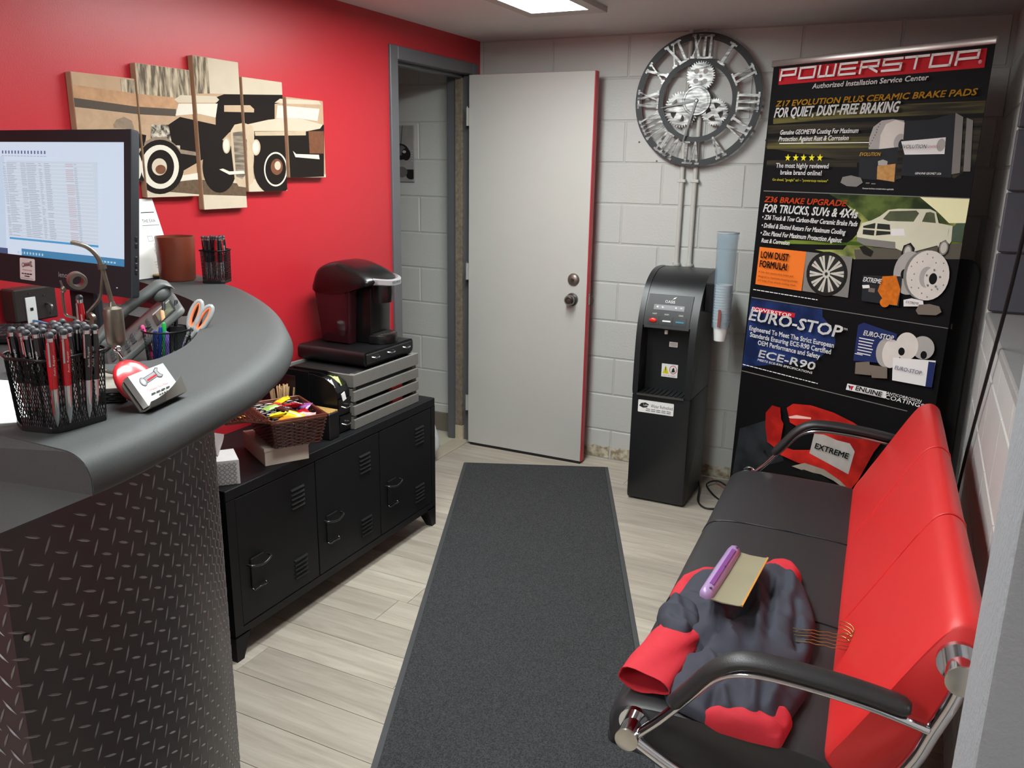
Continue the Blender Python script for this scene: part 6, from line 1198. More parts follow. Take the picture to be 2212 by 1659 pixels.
def wrench(P, ox, oy, s, key='g', key2='r'):
    c, sn = math.cos(.12), math.sin(.12)
    R_ = lambda L: [(ox+(a*c-b*sn)*s, oy+(a*sn+b*c)*s) for a, b in L]
    P.poly('k', R_([(.08,-.11),(.85,-.11),(.85,.11),(.08,.11)])); P.poly(key, R_([(.1,-.09),(.85,-.09),(.85,.09),(.1,.09)]))
    P.poly('k', R_([(.0+.16*math.cos(t*PI/8),.16*math.sin(t*PI/8)) for t in range(16)])); P.poly(key, R_([(.14*math.cos(t*PI/8),.14*math.sin(t*PI/8)) for t in range(16)])); P.poly('w', R_([(.085*math.cos(t*PI/8),.085*math.sin(t*PI/8)) for t in range(16)]))
    P.poly('k', R_([(.78,-.14),(.95,-.2),(1.08,-.15),(.98,-.06),(.96,.05),(1.08,.14),(.95,.2),(.78,.14)])); P.poly(key, R_([(.8,-.12),(.94,-.17),(1.03,-.14),(.94,-.06),(.92,.05),(1.03,.13),(.94,.17),(.8,.12)]))
    P.poly(key2, R_([(.18,-.06),(.78,-.06),(.74,.0),(.22,.0)]))
CXm = HX @ Matrix.Translation((.002,.006,.0112)); 
P = Print(CXm, None, .00008)
wrench(P, .022, .036, .046); P.text('r','Complete Auto Repair',.018,.019,.054,.0042)
for i, (a, b) in enumerate(((.02,.05),(.034,.024))):
    for j in range(4): P.rect4('k', a+j*b/4, .0125-.0055*i, a+(j+.8)*b/4, .0150-.0055*i)
PRM = {'k':MATS['dark_print'],'g':M('ink_silver',(150,150,154),rough=.4),'r':BM['r'],'w':M_PAPER}
P.done(cards, 'card_print', PRM)

# scrap metal figure holding a red pen, on a woven tray
sf = thing('scrap_figure', 'welded scrap metal figure with nut head and hooked rod on a slate base', 'sculpture', (1.06,-3.22,ZT))
tray = thing('woven_tray', 'small black woven tray under the metal figure', 'tray', (1.07,-3.24,ZT))
ta, tbv = Vector((.60,-.80,0)), Vector((.80,.60,0))
tO = Vector((1.098,-3.272,0))
def tp(a, b, z): return tO+ta*a+tbv*b+Vector((0,0,z))
for k in range(5):
    pts = []
    for side, (p0, p1) in enumerate((((-.06,-.035),(.06,-.035)),((.06,-.035),(.06,.035)),((.06,.035),(-.06,.035)),((-.06,.035),(-.06,-.035)))):
        m = 14 if side % 2 == 0 else 8
        for i in range(m):
            a = p0[0]+(p1[0]-p0[0])*i/m; b = p0[1]+(p1[1]-p0[1])*i/m; q = tp(a,b,ZT+.003+k*.0036); nn = [-tbv,ta,tbv,-ta][side]
            pts.append(q+nn*.0012*(1 if (i+k)%2 else -1))
    MB().tube(pts, .0027, 5, True).build('strand', M_BLACKM, tray, 60)
q = [tp(-.058,-.033,0),tp(.058,-.033,0),tp(.058,.033,0),tp(-.058,.033,0)]
MB().prism([(v.x,v.y) for v in q], ZT+.0006, ZT+.005).build('tray_floor', M_BLACKM, tray)
q = [tp(-.054+random.uniform(-.003,.003),-.03,0),tp(0,-.033,0),tp(.054,-.03,0),tp(.056,.0,0),tp(.052,.03,0),tp(-.01,.032,0),tp(-.055,.03,0)]
MB().prism([(v.x,v.y) for v in q], ZT+.0135, ZT+.0225, bev=.001).build('slate_base', M('slate',(128,122,112),rough=.8,var=.2,scale=40,bump=.6,bscale=60), sf)
M_IRON = M('old_steel', (112,104,94), rough=.38, metal=.8, var=.25, scale=60)
L0 = Vector((1.095,-3.25,ZT+.022))            # foot of the single leg
up = Vector((0,0,1)); rt = Vector((.83,.55,0)); rt.normalize()     # to the right in the figure's own plane
A = lambda a, h: L0+rt*a+up*h
MB().cyl(A(.004,0),A(0,.056),.0036,n=10).build('leg', M_IRON, sf, 50)
MB().lathe([(0,0),(.008,.0),(.014,.006),(.015,.012),(.015,.058),(.0135,.063),(.006,.067),(.004,.074),(0,.074)], 20, Matrix.Translation(A(-.001,.05))).build('body_canister', M_IRON, sf, 45)
MB().tube(catmull([A(-.001,.12),A(-.004,.14),A(-.008,.165),A(-.010,.178)],5), .0036, 10).build('neck_rod', M_IRON, sf, 50)
MB().tube(catmull([A(-.010,.176),A(-.016,.196),A(-.030,.211),A(-.052,.218)],6), .0036, 10).build('hook', M_IRON, sf, 50)
MB().cyl(A(-.0095,.176),A(-.0105,.184),.0065,n=6).build('nut', M_IRON, sf, 30)
MB().tube(catmull([A(-.010,.172),A(-.014,.150),A(-.019,.130),A(-.034,.112),A(-.040,.106)],5), .0026, 8).build('arm', M_IRON, sf, 50)
MB().lathe([(.0035,-.004),(.0105,-.003),(.011,.003),(.0035,.004),(.0035,-.004)], 16, Matrix.Translation(A(-.036,.096)) @ Matrix.Rotation(PI/2,4,'X')).build('hand_washer', M_IRON, sf, 40)
MB().tube(catmull([A(-.036,.092),A(-.058,.098),A(-.072,.103),A(-.074,.115),A(-.074,.136),A(-.072,.142)],5), .0022, 8).sphere(A(-.072,.144),(.005,.004,.006),8).build('small_arm', M_IRON, sf, 50)
MB().tube([A(-.072,.146),A(-.075,.158)], .0016, 6).build('finger', M_IRON, sf, 50)
MB().tube(catmull([A(-.036,.09),A(-.037,.06),A(-.038,.03),A(-.025,.012),A(-.005,.006),A(.004,.003)],5), .0026, 8).build('second_leg', M_IRON, sf, 50)
# socket standing on the held pen as the figure's head
hd = A(-.050,.158)
prof = [(.0080,-.014),(.0125,-.014),(.0135,-.011),(.0135,.011),(.0125,.014),(.0080,.014)]
MB().lathe(prof+[prof[0]], 24, Matrix.Translation(hd) @ Matrix.Rotation(-.5,4,'Z') @ Matrix.Rotation(PI/2,4,'Y')).build('head_socket', M_IRON, sf, 45)
hp_ = copy_tree(pr_, A(-.053,.002), (.0,.03,.3), label='red stylus pen held upright by the metal figure', group=None)
if 'group' in hp_: del hp_['group']

# paper sheet and coiled cable on the counter's left
tag(MB().prism([(1.118,-3.443),(1.105,-3.41),(.90,-3.30),(.80,-3.33),(.72,-3.478),(1.08,-3.478)], ZT+.0004, ZT+.0014).build('paper_sheet', M_PAPER), 'bright white sheet of paper on the counter left of the pen cup', 'paper')
tag(MB().tube([(.865+(.045-.002*i/10)*math.cos(i*.5),-3.245+(.028)*math.sin(i*.5),ZT+.003+.0006*i) for i in range(40)], .0022, 6).build('cable_coil', M('cable_white',(200,196,190),rough=.5), None, 60), 'coiled pale cable on the counter behind the paper', 'cable')

# desk phone
ph = thing('desk_phone', 'grey desk telephone with handset, small screen and keypad', 'telephone', (.67,-2.86,ZD))
p0 = Vector((.68,-2.954,ZD+.016)); Lv = Vector((.776,-2.834,ZD+.145))-p0; Ll = Lv.length; Lv.normalize()
Wv = Vector((-.86,.51,0)).normalized()
Wv = (Wv-Lv*Wv.dot(Lv)).normalized()
PX = frame(p0, -Wv, Lv) @ Matrix.Translation((-.19,0,0))       # local x across (handset at 0, body right edge at .19), y up the slope
if PX[2][2] < 0: PX = PX @ Matrix.Diagonal((1,1,-1,1))
M_PH = M('phone_grey', (92,94,93), rough=.45, var=.03); M_PHD = M('phone_dark', (58,60,61), rough=.4)
MB(PX).prism(rrect(0,0,.19,.208,.018,4), -.016, 0, bev=.005, seg=3).build('body', M_PH, ph, 40)
st = MB(); a_, b_ = PX @ Vector((.03,.15,-.03)), PX @ Vector((.16,.15,-.03)); 
st.prism([(a_.x,a_.y),(b_.x,b_.y),(b_.x+.03,b_.y+.045),(a_.x+.03,a_.y+.045)], ZD+.0005, a_.z).build('stand', M_PHD, ph)
hs = catmull([(.034,-.012,.016),(.034,.0,.03),(.034,.03,.034),(.034,.1,.042),(.034,.175,.036),(.034,.205,.032),(.034,.218,.016)],5)
mb = MB(PX); mb.sweep([[(p.x+.022*math.cos(t)*(.85 if abs(p.y-.1) < .06 else 1.0), p.y, p.z+.013*math.sin(t)) for t in [2*PI*k/14 for k in range(14)]] for p in hs]); h_ = mb.build('handset', M_PH, ph, 60)
for y in (.02,.19): MB(PX).sphere((.034,y,.016),(.022,.024,.02),14).build('handset_cup', M_PH, h_, 60)
s_ = MB(PX).prism(rrect(.085,.142,.178,.196,.004), 0, .003).build('screen_bezel', M_PHD, ph); MB(PX).prism(rrect(.09,.15,.17,.19,.002), .003,.0036).build('screen', M('lcd',(112,118,96),rough=.25), s_)
MB(PX).box((.083,.168,.002),(.006,.05,.004)).build('label_strip', M('strip_white',(190,190,188),rough=.4), ph)
for i in range(3):
    for j in range(4):
        MB(PX).box((.096+.026*i,.022+.019*j,.0022),(.018,.011,.0044),bev=.0012).build('key', M_PHD, ph)
for x, y in ((.08,.125),(.1,.125),(.12,.125),(.085,.105),(.165,.125),(.178,.06),(.178,.04),(.165,.105)): MB(PX).box((x,y,.002),(.013,.009,.004),bev=.0012).build('button', M_PHD, ph)
MB(PX).sphere((.135,.112,.001),(.016,.009,.004),12).build('navigation_key', M('key_silver',(150,152,152),rough=.3,metal=.5), ph, 60)

# round mesh cup with scissors and pens on the work surface
c0 = Vector((.752,-2.852,0))
rc = [(c0.x+.044*math.cos(2*PI*i/28), c0.y+.044*math.sin(2*PI*i/28)) for i in range(28)]
cupC, cC = mesh_cup('round black wire mesh cup with scissors and pens beside the phone', rc, ZD+.0005, .100, 1.14, 64, 15, .004, None, .0004)
sc = thing('scissors', 'scissors with grey and orange loop handles standing in the round cup', 'scissors', (c0.x+.02,c0.y+.02,ZD+.01))
SX = Matrix.Translation((c0.x+.012,c0.y+.004,ZD+.015)) @ Euler((-.28,.42,.35)).to_matrix().to_4x4()
M_SG = M('scissor_grey',(150,152,152),rough=.4); M_SO = M('scissor_orange',(236,132,84),rough=.4)
def loop(x, z, a, b, r, n=20, rot=0): return [(x+(a*math.cos(t)*math.cos(rot)-b*math.sin(t)*math.sin(rot)), 0, z+(a*math.cos(t)*math.sin(rot)+b*math.sin(t)*math.cos(rot))) for t in [2*PI*i/n for i in range(n)]]
for s in (-1,1):
    MB(SX).prism([(-.002,0),(s*.004,.002),(s*.006+.003,.085),(s*.006-.004,.085)], -.0012+.0012*s, .0012*s, X=Matrix(((1,0,0,0),(0,0,1,0),(0,1,0,0),(0,0,0,1)))).build('blade', M_CHROME, sc)
    hh = MB(SX).tube(loop(s*.0105,.125,.0115,.033,0,20,-s*.10), .0052, 10, True).tube([(s*.004,0,.078),(s*.009,0,.098)], .006, 8).build('handle_loop', M_SG, sc, 60)
    MB(SX).tube(loop(s*.0105,.125,.0075,.029,0,20,-s*.10), .0042, 8, True).build('soft_grip', M_SO, hh, 60)
random.seed(2)
for i, (nm_, c_, lab, dx, dy, tx, ty, L) in enumerate((('pink',(210,60,120),'pink marker in the round mesh cup',-.026,-.015,.1,-.22,.10),('green',(30,160,70),'green marker in the round mesh cup',.0,-.012,.05,.12,.108),('blue',(30,60,140),'dark blue marker crossing the round mesh cup',-.012,-.022,.0,.2,.10),('navy',(34,50,110),'blue pen leaning in the round mesh cup',-.016,-.028,.1,.25,.095),('purple',(110,90,170),'lilac pen in the round mesh cup',.016,-.022,.0,.1,.09),('peach',(224,170,130),'peach pencil standing in the round mesh cup',-.005,.002,.0,-.05,.13),('dark',(30,32,34),'slim black pen at the back of the round mesh cup',-.02,.018,-.15,-.2,.145),('dark2',(36,36,40),'second slim black pen at the back of the round cup',-.004,.02,-.2,-.1,.15))):
    X = Matrix.Translation((c0.x+dx,c0.y+dy,ZD+.012)) @ Euler((tx,ty,0)).to_matrix().to_4x4()
    t = thing('marker', lab, 'pen', (c0.x+dx,c0.y+dy,ZD+.012))
    MB(X).lathe([(0,0),(.002,0),(.0042,.012),(.0045,L*.7),(.004,L*.7),(0,L*.7)],10).build('barrel', M('mk_'+nm_,c_,rough=.3), t, 50)
    MB(X).lathe([(0,L*.7),(.0048,L*.7),(.0045,L*.97),(.003,L),(0,L)],10).build('cap', M('mk_'+nm_,c_,rough=.3), t, 50)

# all-in-one computer
mo = thing('computer_monitor', 'black all-in-one computer screen showing a spreadsheet', 'monitor', (.36,-2.77,ZD))
TRm, BRm = Vector((.602,-2.795,1.629)), Vector((.634,-2.838,1.258))
ux = Vector((1,-.06,0)).normalized(); uy = (TRm-BRm); Hm = uy.length; uy.normalize(); uy = (uy-ux*uy.dot(ux)).normalized()
Wm = .56
MX = frame(BRm-ux*Wm, ux, uy)           # x right, y up, z toward viewer
M_MON = M('monitor_black', (42,42,46), rough=.6, spec=.2, var=.03)
MB(MX).prism(rrect(0,0,Wm,Hm,.006,2), -.020, 0, bev=.003).build('housing', M_MON, mo, 35)
MB(MX).prism(rrect(.07,.05,Wm-.07,Hm-.05,.02,4), -.055, -.019, bev=.01).build('back_shell', M_MON, mo, 35)
bz = MB(MX)
for a, b, c, d in ((0,0,Wm,.070),(0,Hm-.028,Wm,Hm),(0,.07,.024,Hm-.028),(Wm-.024,.07,Wm,Hm-.028)): bz.box(((a+c)/2,(b+d)/2,.001),(c-a,d-b,.003))
bz.build('bezel', M_MON, mo)
def mat_screen():
    m = bpy.data.materials.new('screen_glow'); m.use_nodes = True; n = m.node_tree.nodes; l = m.node_tree.links
    b = n['Principled BSDF']; b.inputs['Base Color'].default_value = (.02,.02,.02,1); b.inputs['Roughness'].default_value = .25
    b.inputs['Emission Color'].default_value = lin((206,222,240)); b.inputs['Emission Strength'].default_value = .92; return m
sx0, sy0, sx1, sy1 = .024, .07, Wm-.024, Hm-.028
scr = MB(MX).box(((sx0+sx1)/2,(sy0+sy1)/2,.0005),(sx1-sx0,sy1-sy0,.001)).build('screen', mat_screen(), mo)
def glow(nm_, c): 
    m = bpy.data.materials.new(nm_); m.use_nodes = True; b = m.node_tree.nodes['Principled BSDF']; b.inputs['Base Color'].default_value = (.01,.01,.01,1); b.inputs['Emission Color'].default_value = lin(c); b.inputs['Emission Strength'].default_value = .9; return m
P = Print(MX @ Matrix.Translation((0,0,.0011)), (sx0,sy0,sx1,sy1), .00004); sxr = sx0; sx0 = sx0-.03; random.seed(21)
P.rect4('side',sx0,sy0+.012,sx0+.075,sy1-.035); P.rect4('table',sx0+.085,sy0+.045,sx1-.095,sy1-.045)
P.rect4('bar',sx0+.14,sy0,sx1,sy0+.017); P.rect4('dkb',sxr+.05,sy0,sx0+.015,sy0+.014); P.rect4('sel',sx0+.09,sy0+.038,sx1-.095,sy0+.043)
rowsN = 42; rh = (sy1-.05-(sy0+.047))/rowsN
for r in range(rowsN):
    y = sy0+.047+r*rh
    if r % 2: P.rect4('rowl',sx0+.085,y,sx1-.095,y+rh*.5)
    for cx_, wmin, wmax, col in ((.09,.012,.014,'tx'),(.106,.02,.045,'tx'),(.165,.018,.024,'tx'),(.19,.03,.045,'tx'),(.24,.006,.014,'tx'),(.262,.02,.026,'tx'),(.345,.028,.032,'txr'),(.378,.010,.012,'tx')):
        if random.random() < .93: P.rect4(col, sx0+cx_, y+rh*.25, sx0+cx_+random.uniform(wmin,wmax), y+rh*.62)
for i in range(14): P.rect4('ic', sx0+.09+.0135*i, sy1-.03, sx0+.096+.0135*i, sy1-.0225); P.rect4('tx', sx0+.088+.0135*i, sy1-.036, sx0+.098+.0135*i, sy1-.0345)
for i in range(12): P.rect4('tx', sx0+.012, sy0+.03+.013*i, sx0+.05-.01*(i%3), sy0+.0325+.013*i)
for i in range(9): P.rect4('icl', sx0+.15+.0125*i, sy0+.005, sx0+.156+.0125*i, sy0+.011)
for i in range(6): P.rect4('icl', sx1-.075+.0115*i, sy0+.006, sx1-.068+.0115*i, sy0+.010)
P.done(scr, 'screen_content', {'side':glow('scr_side',(196,214,234)),'table':glow('scr_table',(204,216,230)),'bar':glow('scr_bar',(58,132,176)),'dkb':glow('scr_dk',(60,84,120)),'sel':glow('scr_sel',(70,156,206)),'rowl':glow('scr_row',(214,226,242)),'tx':glow('scr_text',(168,180,196)),'txr':glow('scr_textr',(196,178,186)),'ic':glow('scr_icon',(90,110,150)),'icl':glow('scr_iconl',(170,206,226))})
P = Print(MX @ Matrix.Translation((0,0,.0026)), None, .0001)
P.text('w','lenovo',.288,.028,.055,.012,0,.0004); P.poly('lab',rrect(.128,.010,.192,.064,.004))
P.done(mo, {'w':'maker_name','lab':'shop_sticker'}, {'w':M('chrome_letter',(196,196,198),rough=.5),'lab':M_PAPER})
P = Print(MX @ Matrix.Translation((0,0,.0032)), None, .00008); wrench(P,.143,.047,.036); 
P.text('r','COMPLETE AUTO REPAIR',.140,.033,.040,.003)
for i, (a,b) in enumerate(((.137,.046),(.150,.022))):
    for j in range(4): P.rect4('k', a+j*b/4, .024-.006*i, a+(j+.8)*b/4, .0268-.006*i)
P.rect4('k',.133,.0135,.187,.0142)
P.done(mo, 'sticker_print', PRM)
MB(MX).box((.51,.02,.003),(.004,.0015,.001)).build('power_light', glow('led',(230,236,240)), mo)
for y in (.06,.075,.09,.12,.135): MB(MX).box((Wm+.001,y,-.010),(.003,.010,.006),bev=.001).build('side_button', M_BLACKP, mo)
bp_ = MX @ Vector((Wm/2,.03,-.045)); 
MB().bb((bp_.x-.05,bp_.y+.012,ZD+.012),(bp_.x+.05,bp_.y+.035,bp_.z+.12),bev=.006).build('stand_neck', M_MON, mo)
MB().bb((bp_.x-.11,bp_.y-.015,ZD+.0005),(bp_.x+.11,bp_.y+.10,ZD+.012),bev=.004).build('stand_foot', M_MON, mo)
# keyboard
kb = thing('keyboard', 'black keyboard on the work surface under the monitor', 'keyboard', (.17,-2.9,ZD))
KX = frame((.03,-2.76,ZD+.018),(.35,-.94,0),(-.94,-.35,.12)) 
KX = frame((.235,-2.75,ZD+.010),(-.62,-.78,0),(-.78,.62,.10))
KX = frame((.05,-2.93,ZD+.013),(.82,.57,0),(-.57,.82,.10))
MB(KX).box((.12,.06,0),(.26,.13,.014),bev=.003).build('base', M_BLACKP, kb)
for i in range(14):
    for j in range(5): MB(KX).box((.005+.0178*i,.012+.0235*j,.009),(.0145,.018,.005),bev=.001).build('key', M('key_black',(34,34,37),rough=.5), kb)
# wall box with jack plate and hook
wbx_ = thing('jack_box', 'black wall box with white phone jack plate on the red wall', 'wall box', (.03,-2.68,1.12))
MB().bb((.001,-2.745,1.128),(.058,-2.62,1.219),bev=.004).build('box', M('box_dark',(52,46,44),rough=.4), wbx_)
MB().bb((.058,-2.715,1.10),(.061,-2.685,1.195),bev=.001).build('jack_plate', M_WHITE, wbx_)
MB().bb((.061,-2.704,1.158),(.0625,-2.696,1.166)).build('jack', M_BLACKM, wbx_)
for y, z in ((-2.70,1.205),(-2.658,1.196)): MB().cyl((.058,y,z),(.060,y,z),.003,n=10).build('screw', M_STEEL, wbx_, 40)
MB().tube(catmull([(.058,-2.655,1.172),(.072,-2.655,1.172),(.08,-2.653,1.166),(.08,-2.653,1.15),(.07,-2.653,1.145)],4), .0035, 8).build('hook', M_STEEL, wbx_, 60)
MB().tube(catmull([(.062,-2.70,1.13),(.085,-2.695,1.128),(.11,-2.67,1.115),(.15,-2.64,1.106)],5), .003, 8).build('network_cable', M('cable_blue',(96,140,190),rough=.5), wbx_, 60)

# ================================================================== waiting bench
RZs = math.radians(2.6)
so = thing('waiting_bench', 'three-seat waiting bench with black seat, red back and chrome arms', 'bench', (1.775,-2.64,0), RZs)
M_VBL = M('black_vinyl', (46,44,46), rough=.42, var=.04, scale=12, bump=.15, bscale=700)
M_VRD = M('red_vinyl', (212,42,42), rough=.42, var=.03, scale=9, bump=.15, bscale=800)
seatp = [(-.005,.335),(-.022,.36),(-.022,.40),(-.004,.436),(.035,.452),(.12,.458),(.28,.455),(.42,.446),(.455,.42),(.45,.36),(.40,.335),(.2,.325)]
backp = [(.42,.438),(.448,.50),(.492,.585),(.540,.68),(.580,.755),(.605,.790),(.635,.800),(.662,.778),(.664,.73),(.64,.64),(.585,.52),(.52,.43),(.46,.405)]
def loft(prof, ys, cx_, cz_):
    pr_s = [(q.x,q.y) for q in catmull([(a,b,0) for a,b in prof],4,True)]
    return [[(cx_+(a-cx_)*s, y, cz_+(b-cz_)*s) for a, b in pr_s] for y, s in ys]
SEG = .53
for i in range(3):
    y0 = .0+i*SEG; y1 = y0+SEG
    rnd0 = .93 if i == 0 else .985; rnd1 = .93 if i == 2 else .985
    ys = [(y0+.001,rnd0),(y0+.008,.5+.5*rnd0 if i == 0 else .995),(y0+.03,1.0),((y0+y1)/2,1.004),(y1-.03,1.0),(y1-.008,.5+.5*rnd1 if i == 2 else .995),(y1-.001,rnd1)]
    MB().sweep(loft(seatp, ys, .2, .39)).build('seat_cushion', M_VBL, so, 60, False)
    MB().sweep(loft(backp, ys, .56, .61)).build('back_cushion', M_VRD, so, 60, False)
    for yy in ((y1,) if i < 2 else ()):
        pts = [(a*1.0,yy,b+.001) for a, b in [(q.x,q.y) for q in catmull([(a,b,0) for a,b in seatp[2:9]],4)]]
        MB().tube(pts, .0022, 6).build('seat_piping', M_VBL, so, 60, False)
        pts = [(a,yy,b) for a, b in [(q.x,q.y) for q in catmull([(a,b,0) for a,b in backp[:9]],4)]]
        MB().tube(pts, .0024, 6).build('back_piping', M_VRD, so, 60, False)
MB().box((.22,.795,.318),(.05,1.56,.03),bev=.004).build('seat_beam', M_BLACKM, so, None, False)
MB().box((.60,.795,.60),(.03,1.5,.04),bev=.004).build('back_beam', M_BLACKM, so, None, False)
def oval_sweep(path, ry, rt, n=14):
    """oval section: ry across the bench (y), rt in the bending plane"""
    secs = []
    P_ = path
    for i, p in enumerate(P_):
        t = (P_[min(i+1,len(P_)-1)]-P_[max(i-1,0)]).normalized(); nn = Vector((-t.z,0,t.x))
        f = 1.0
        secs.append([p+Vector((0,1,0))*ry*f*math.cos(a)+nn*rt*f*math.sin(a) for a in [2*PI*k/n for k in range(n)]])
    return secs
for s, ya in ((-1,-.048),(1,1.638)):
    V3 = lambda x, z, y=ya: Vector((x,y,z))
    bar = catmull([V3(.062,.425),V3(.105,.472),V3(.165,.548),V3(.205,.598),V3(.245,.622),V3(.30,.632),V3(.40,.630),V3(.50,.620),V3(.585,.604)],5)
    arm = MB().sweep(oval_sweep(bar,.017,.009)).build('arm_bar', M_CHROME, so, 60, False)
    pad = catmull([V3(.125,.512),V3(.16,.560),V3(.20,.613),V3(.245,.646),V3(.30,.655),V3(.40,.652),V3(.48,.645),V3(.552,.634)],5)
    secs = oval_sweep(pad,.027,.0155)
    def shrink(sec, p, k): return [p+(q-p)*k for q in sec]
    secs = [shrink(secs[0],pad[0],.35)]+[shrink(secs[1],pad[1],.85)]+secs[2:-2]+[shrink(secs[-2],pad[-2],.92),shrink(secs[-1],pad[-1],.6)]
    MB().sweep(secs).build('arm_pad', M('arm_leather',(40,38,39),rough=.4,bump=.25,bscale=500), so, 60, False)
    rail = catmull([V3(.622,.70),V3(.612,.66),V3(.592,.60),V3(.565,.52),V3(.50,.41),V3(.36,.29),V3(.18,.15),V3(.03,.012)],5)
    MB().sweep(oval_sweep(rail,.014,.014)).build('leg', M_CHROME, so, 60, False)
    leg2 = catmull([V3(.055,.405),V3(.12,.372),V3(.22,.325),V3(.38,.21),V3(.52,.08),V3(.585,.012)],5)
    MB().sweep(oval_sweep(leg2,.014,.014)).build('leg', M_CHROME, so, 60, False)
    for x, z, r in ((.042,.416,.027),(.622,.722,.031)):
        yo = ya+s*.022; yi = ya-s*.05
        h_ = MB().cyl((x,yi,z),(x,yo,z),r*.86,n=24).build('hub', M_CHROME, so, 40, False)
        MB().cyl((x,yi,z),(x,yi+s*.012,z),r*1.25,n=24).build('hub_collar', M_CHROME, h_, 40, False)
        MB().lathe([(0,.004),(r*.5,.0035),(r*.92,.001),(r*.92,-.004),(0,-.004)], 24, Matrix.Translation((x,yo,z)) @ Matrix.Rotation(PI/2 if s < 0 else -PI/2,4,'X')).build('hub_cap', M('satin_cap',(188,184,176),rough=.25,metal=.9), h_, 40, False)
    for x in (.03,.585): MB().cyl((x,ya,0.0005),(x,ya,.014),.017,n=16).build('foot', M_BLACKP, so, 40, False)

# ================================================================== work shirts on hangers, squeegee
def inside_r(outline, c, d):
    best = 0
    for i in range(len(outline)):
        a = Vector((*outline[i],0))-c; b = Vector((*outline[(i+1)%len(outline)],0))-c; e = b-a
        den = d.x*e.y-d.y*e.x
        if abs(den) < 1e-9: continue
        t = (a.x*e.y-a.y*e.x)/den; u = (a.x*d.y-a.y*d.x)/den
        if t > 0 and -1e-6 <= u <= 1+1e-6: best = max(best, t)
    return best
def cloth(name, mat, parent, outline, zb, h, seed, fold=.012, freq=9, plateau=.55, tilt=(0,0), n=72, m=18, edge=.006, zlow=None, creases=()):
    c = Vector((sum(p[0] for p in outline)/len(outline), sum(p[1] for p in outline)/len(outline), 0))
    dirs = [Vector((math.cos(2*PI*i/n),math.sin(2*PI*i/n),0)) for i in range(n)]
    rs_ = [max(.01,inside_r(outline,c,d)) for d in dirs]
    rs_ = [(rs_[i-1]+2*rs_[i]+rs_[(i+1)%n])/4 for i in range(n)]
    mb = MB(); rings = []
    for j in range(m+1):
        t = j/m; ring = []
        for i in range(n):
            p = c+dirs[i]*rs_[i]*t
            prof = 1 if t < plateau else math.sqrt(max(0,1-((t-plateau)/(1-plateau))**2))
            q = Vector((p.x*freq,p.y*freq,seed))
            f = abs(noise.noise(q))*2-.5+.6*noise.noise(q*2.3)+.5*(1-abs(noise.noise(Vector((p.x*freq*.7+p.y*freq*1.9,seed,p.x*3))))*4)
            cz = 0
            for (ax,ay,bx_,by_,am,wd2) in creases:
                ab = Vector((bx_-ax,by_-ay)); u_c = max(0,min(1,(Vector((p.x-ax,p.y-ay)).dot(ab))/ab.length_squared)); dd = math.hypot(p.x-ax-ab.x*u_c,p.y-ay-ab.y*u_c)
                cz += am*math.exp(-(dd/wd2)**2)
            z = zb+edge*(1-t*.3)+cz*min(1,(1-t)*6)+h*prof+fold*f*min(1,(1-t)*5+.15)+tilt[0]*(p.x-c.x)+tilt[1]*(p.y-c.y)
            ring.append((p.x,p.y,max(z,zb)))
        rings.append(ring)
    mb.sweep([r for r in rings[1:]], True, False)
    mb.bm.verts.ensure_lookup_table()
    first_ring = [mb.bm.verts[i] for i in range(n)]; last = [mb.bm.verts[(m-1)*n+i] for i in range(n)]
    v0 = mb._v([(c.x,c.y,sum(q[2] for q in rings[1])/n)])
    for i in range(n): mb.bm.faces.new([v0[0], first_ring[i], first_ring[(i+1)%n]])
    low = mb._v([(q[0],q[1],(zlow if zlow is not None else zb)-.001) for q in rings[-1]])
    for i in range(n): mb.bm.faces.new([last[i], low[i], low[(i+1)%n], last[(i+1)%n]])
    mb.bm.faces.new(low)
    return mb.build(name, mat, parent, 70)
M_NAVY = M('navy_twill', (54,55,66), rough=.85, var=.06, scale=60, bump=.2, bscale=900)
M_CRED = M('red_twill', (196,36,50), rough=.8, var=.06, scale=40, bump=.2, bscale=900)
ZS = .461
sh = thing('work_shirt', 'heap of navy work shirt with red panels lying across the bench seat', 'shirt', (1.95,-2.2,ZS))
navyA = [(1.773,-2.19),(1.785,-2.058),(1.833,-1.984),(1.882,-1.90),(1.946,-1.93),(1.985,-1.857),(2.021,-1.857),(2.055,-1.922),(2.108,-2.083),(2.122,-2.139),(2.13,-2.269),(2.125,-2.354),(2.08,-2.39),(1.999,-2.42),(1.943,-2.44),(1.878,-2.46),(1.825,-2.419),(1.772,-2.308),(1.779,-2.263)]
CREASE = ((1.95,-2.0,2.02,-2.38,.016,.014),(2.03,-1.92,2.07,-2.2,.014,.012),(1.86,-2.2,1.98,-2.41,.018,.012),(1.80,-2.30,1.92,-2.26,.014,.012),(2.06,-2.1,2.1,-2.32,-.02,.012),(1.97,-2.2,1.90,-2.42,-.018,.012),(1.99,-2.02,2.03,-2.3,-.014,.010))
cloth('body', M_NAVY, sh, navyA, ZS, .05, 1.7, .012, 7, n=110, m=34, creases=CREASE)
cloth('collar_flap', M_NAVY, sh, [(1.762,-2.315),(1.795,-2.235),(1.86,-2.25),(1.885,-2.36),(1.86,-2.44),(1.815,-2.425)], ZS+.018, .044, 6.1, .008, 12, creases=((1.79,-2.27,1.86,-2.40,.012,.012),))
cloth('red_yoke', M_CRED, sh, [(1.775,-2.24),(1.752,-2.144),(1.757,-2.043),(1.80,-1.968),(1.86,-1.945),(1.90,-1.97),(1.86,-2.06),(1.83,-2.2)], ZS-.004, .022, 5.2, .006, 9)
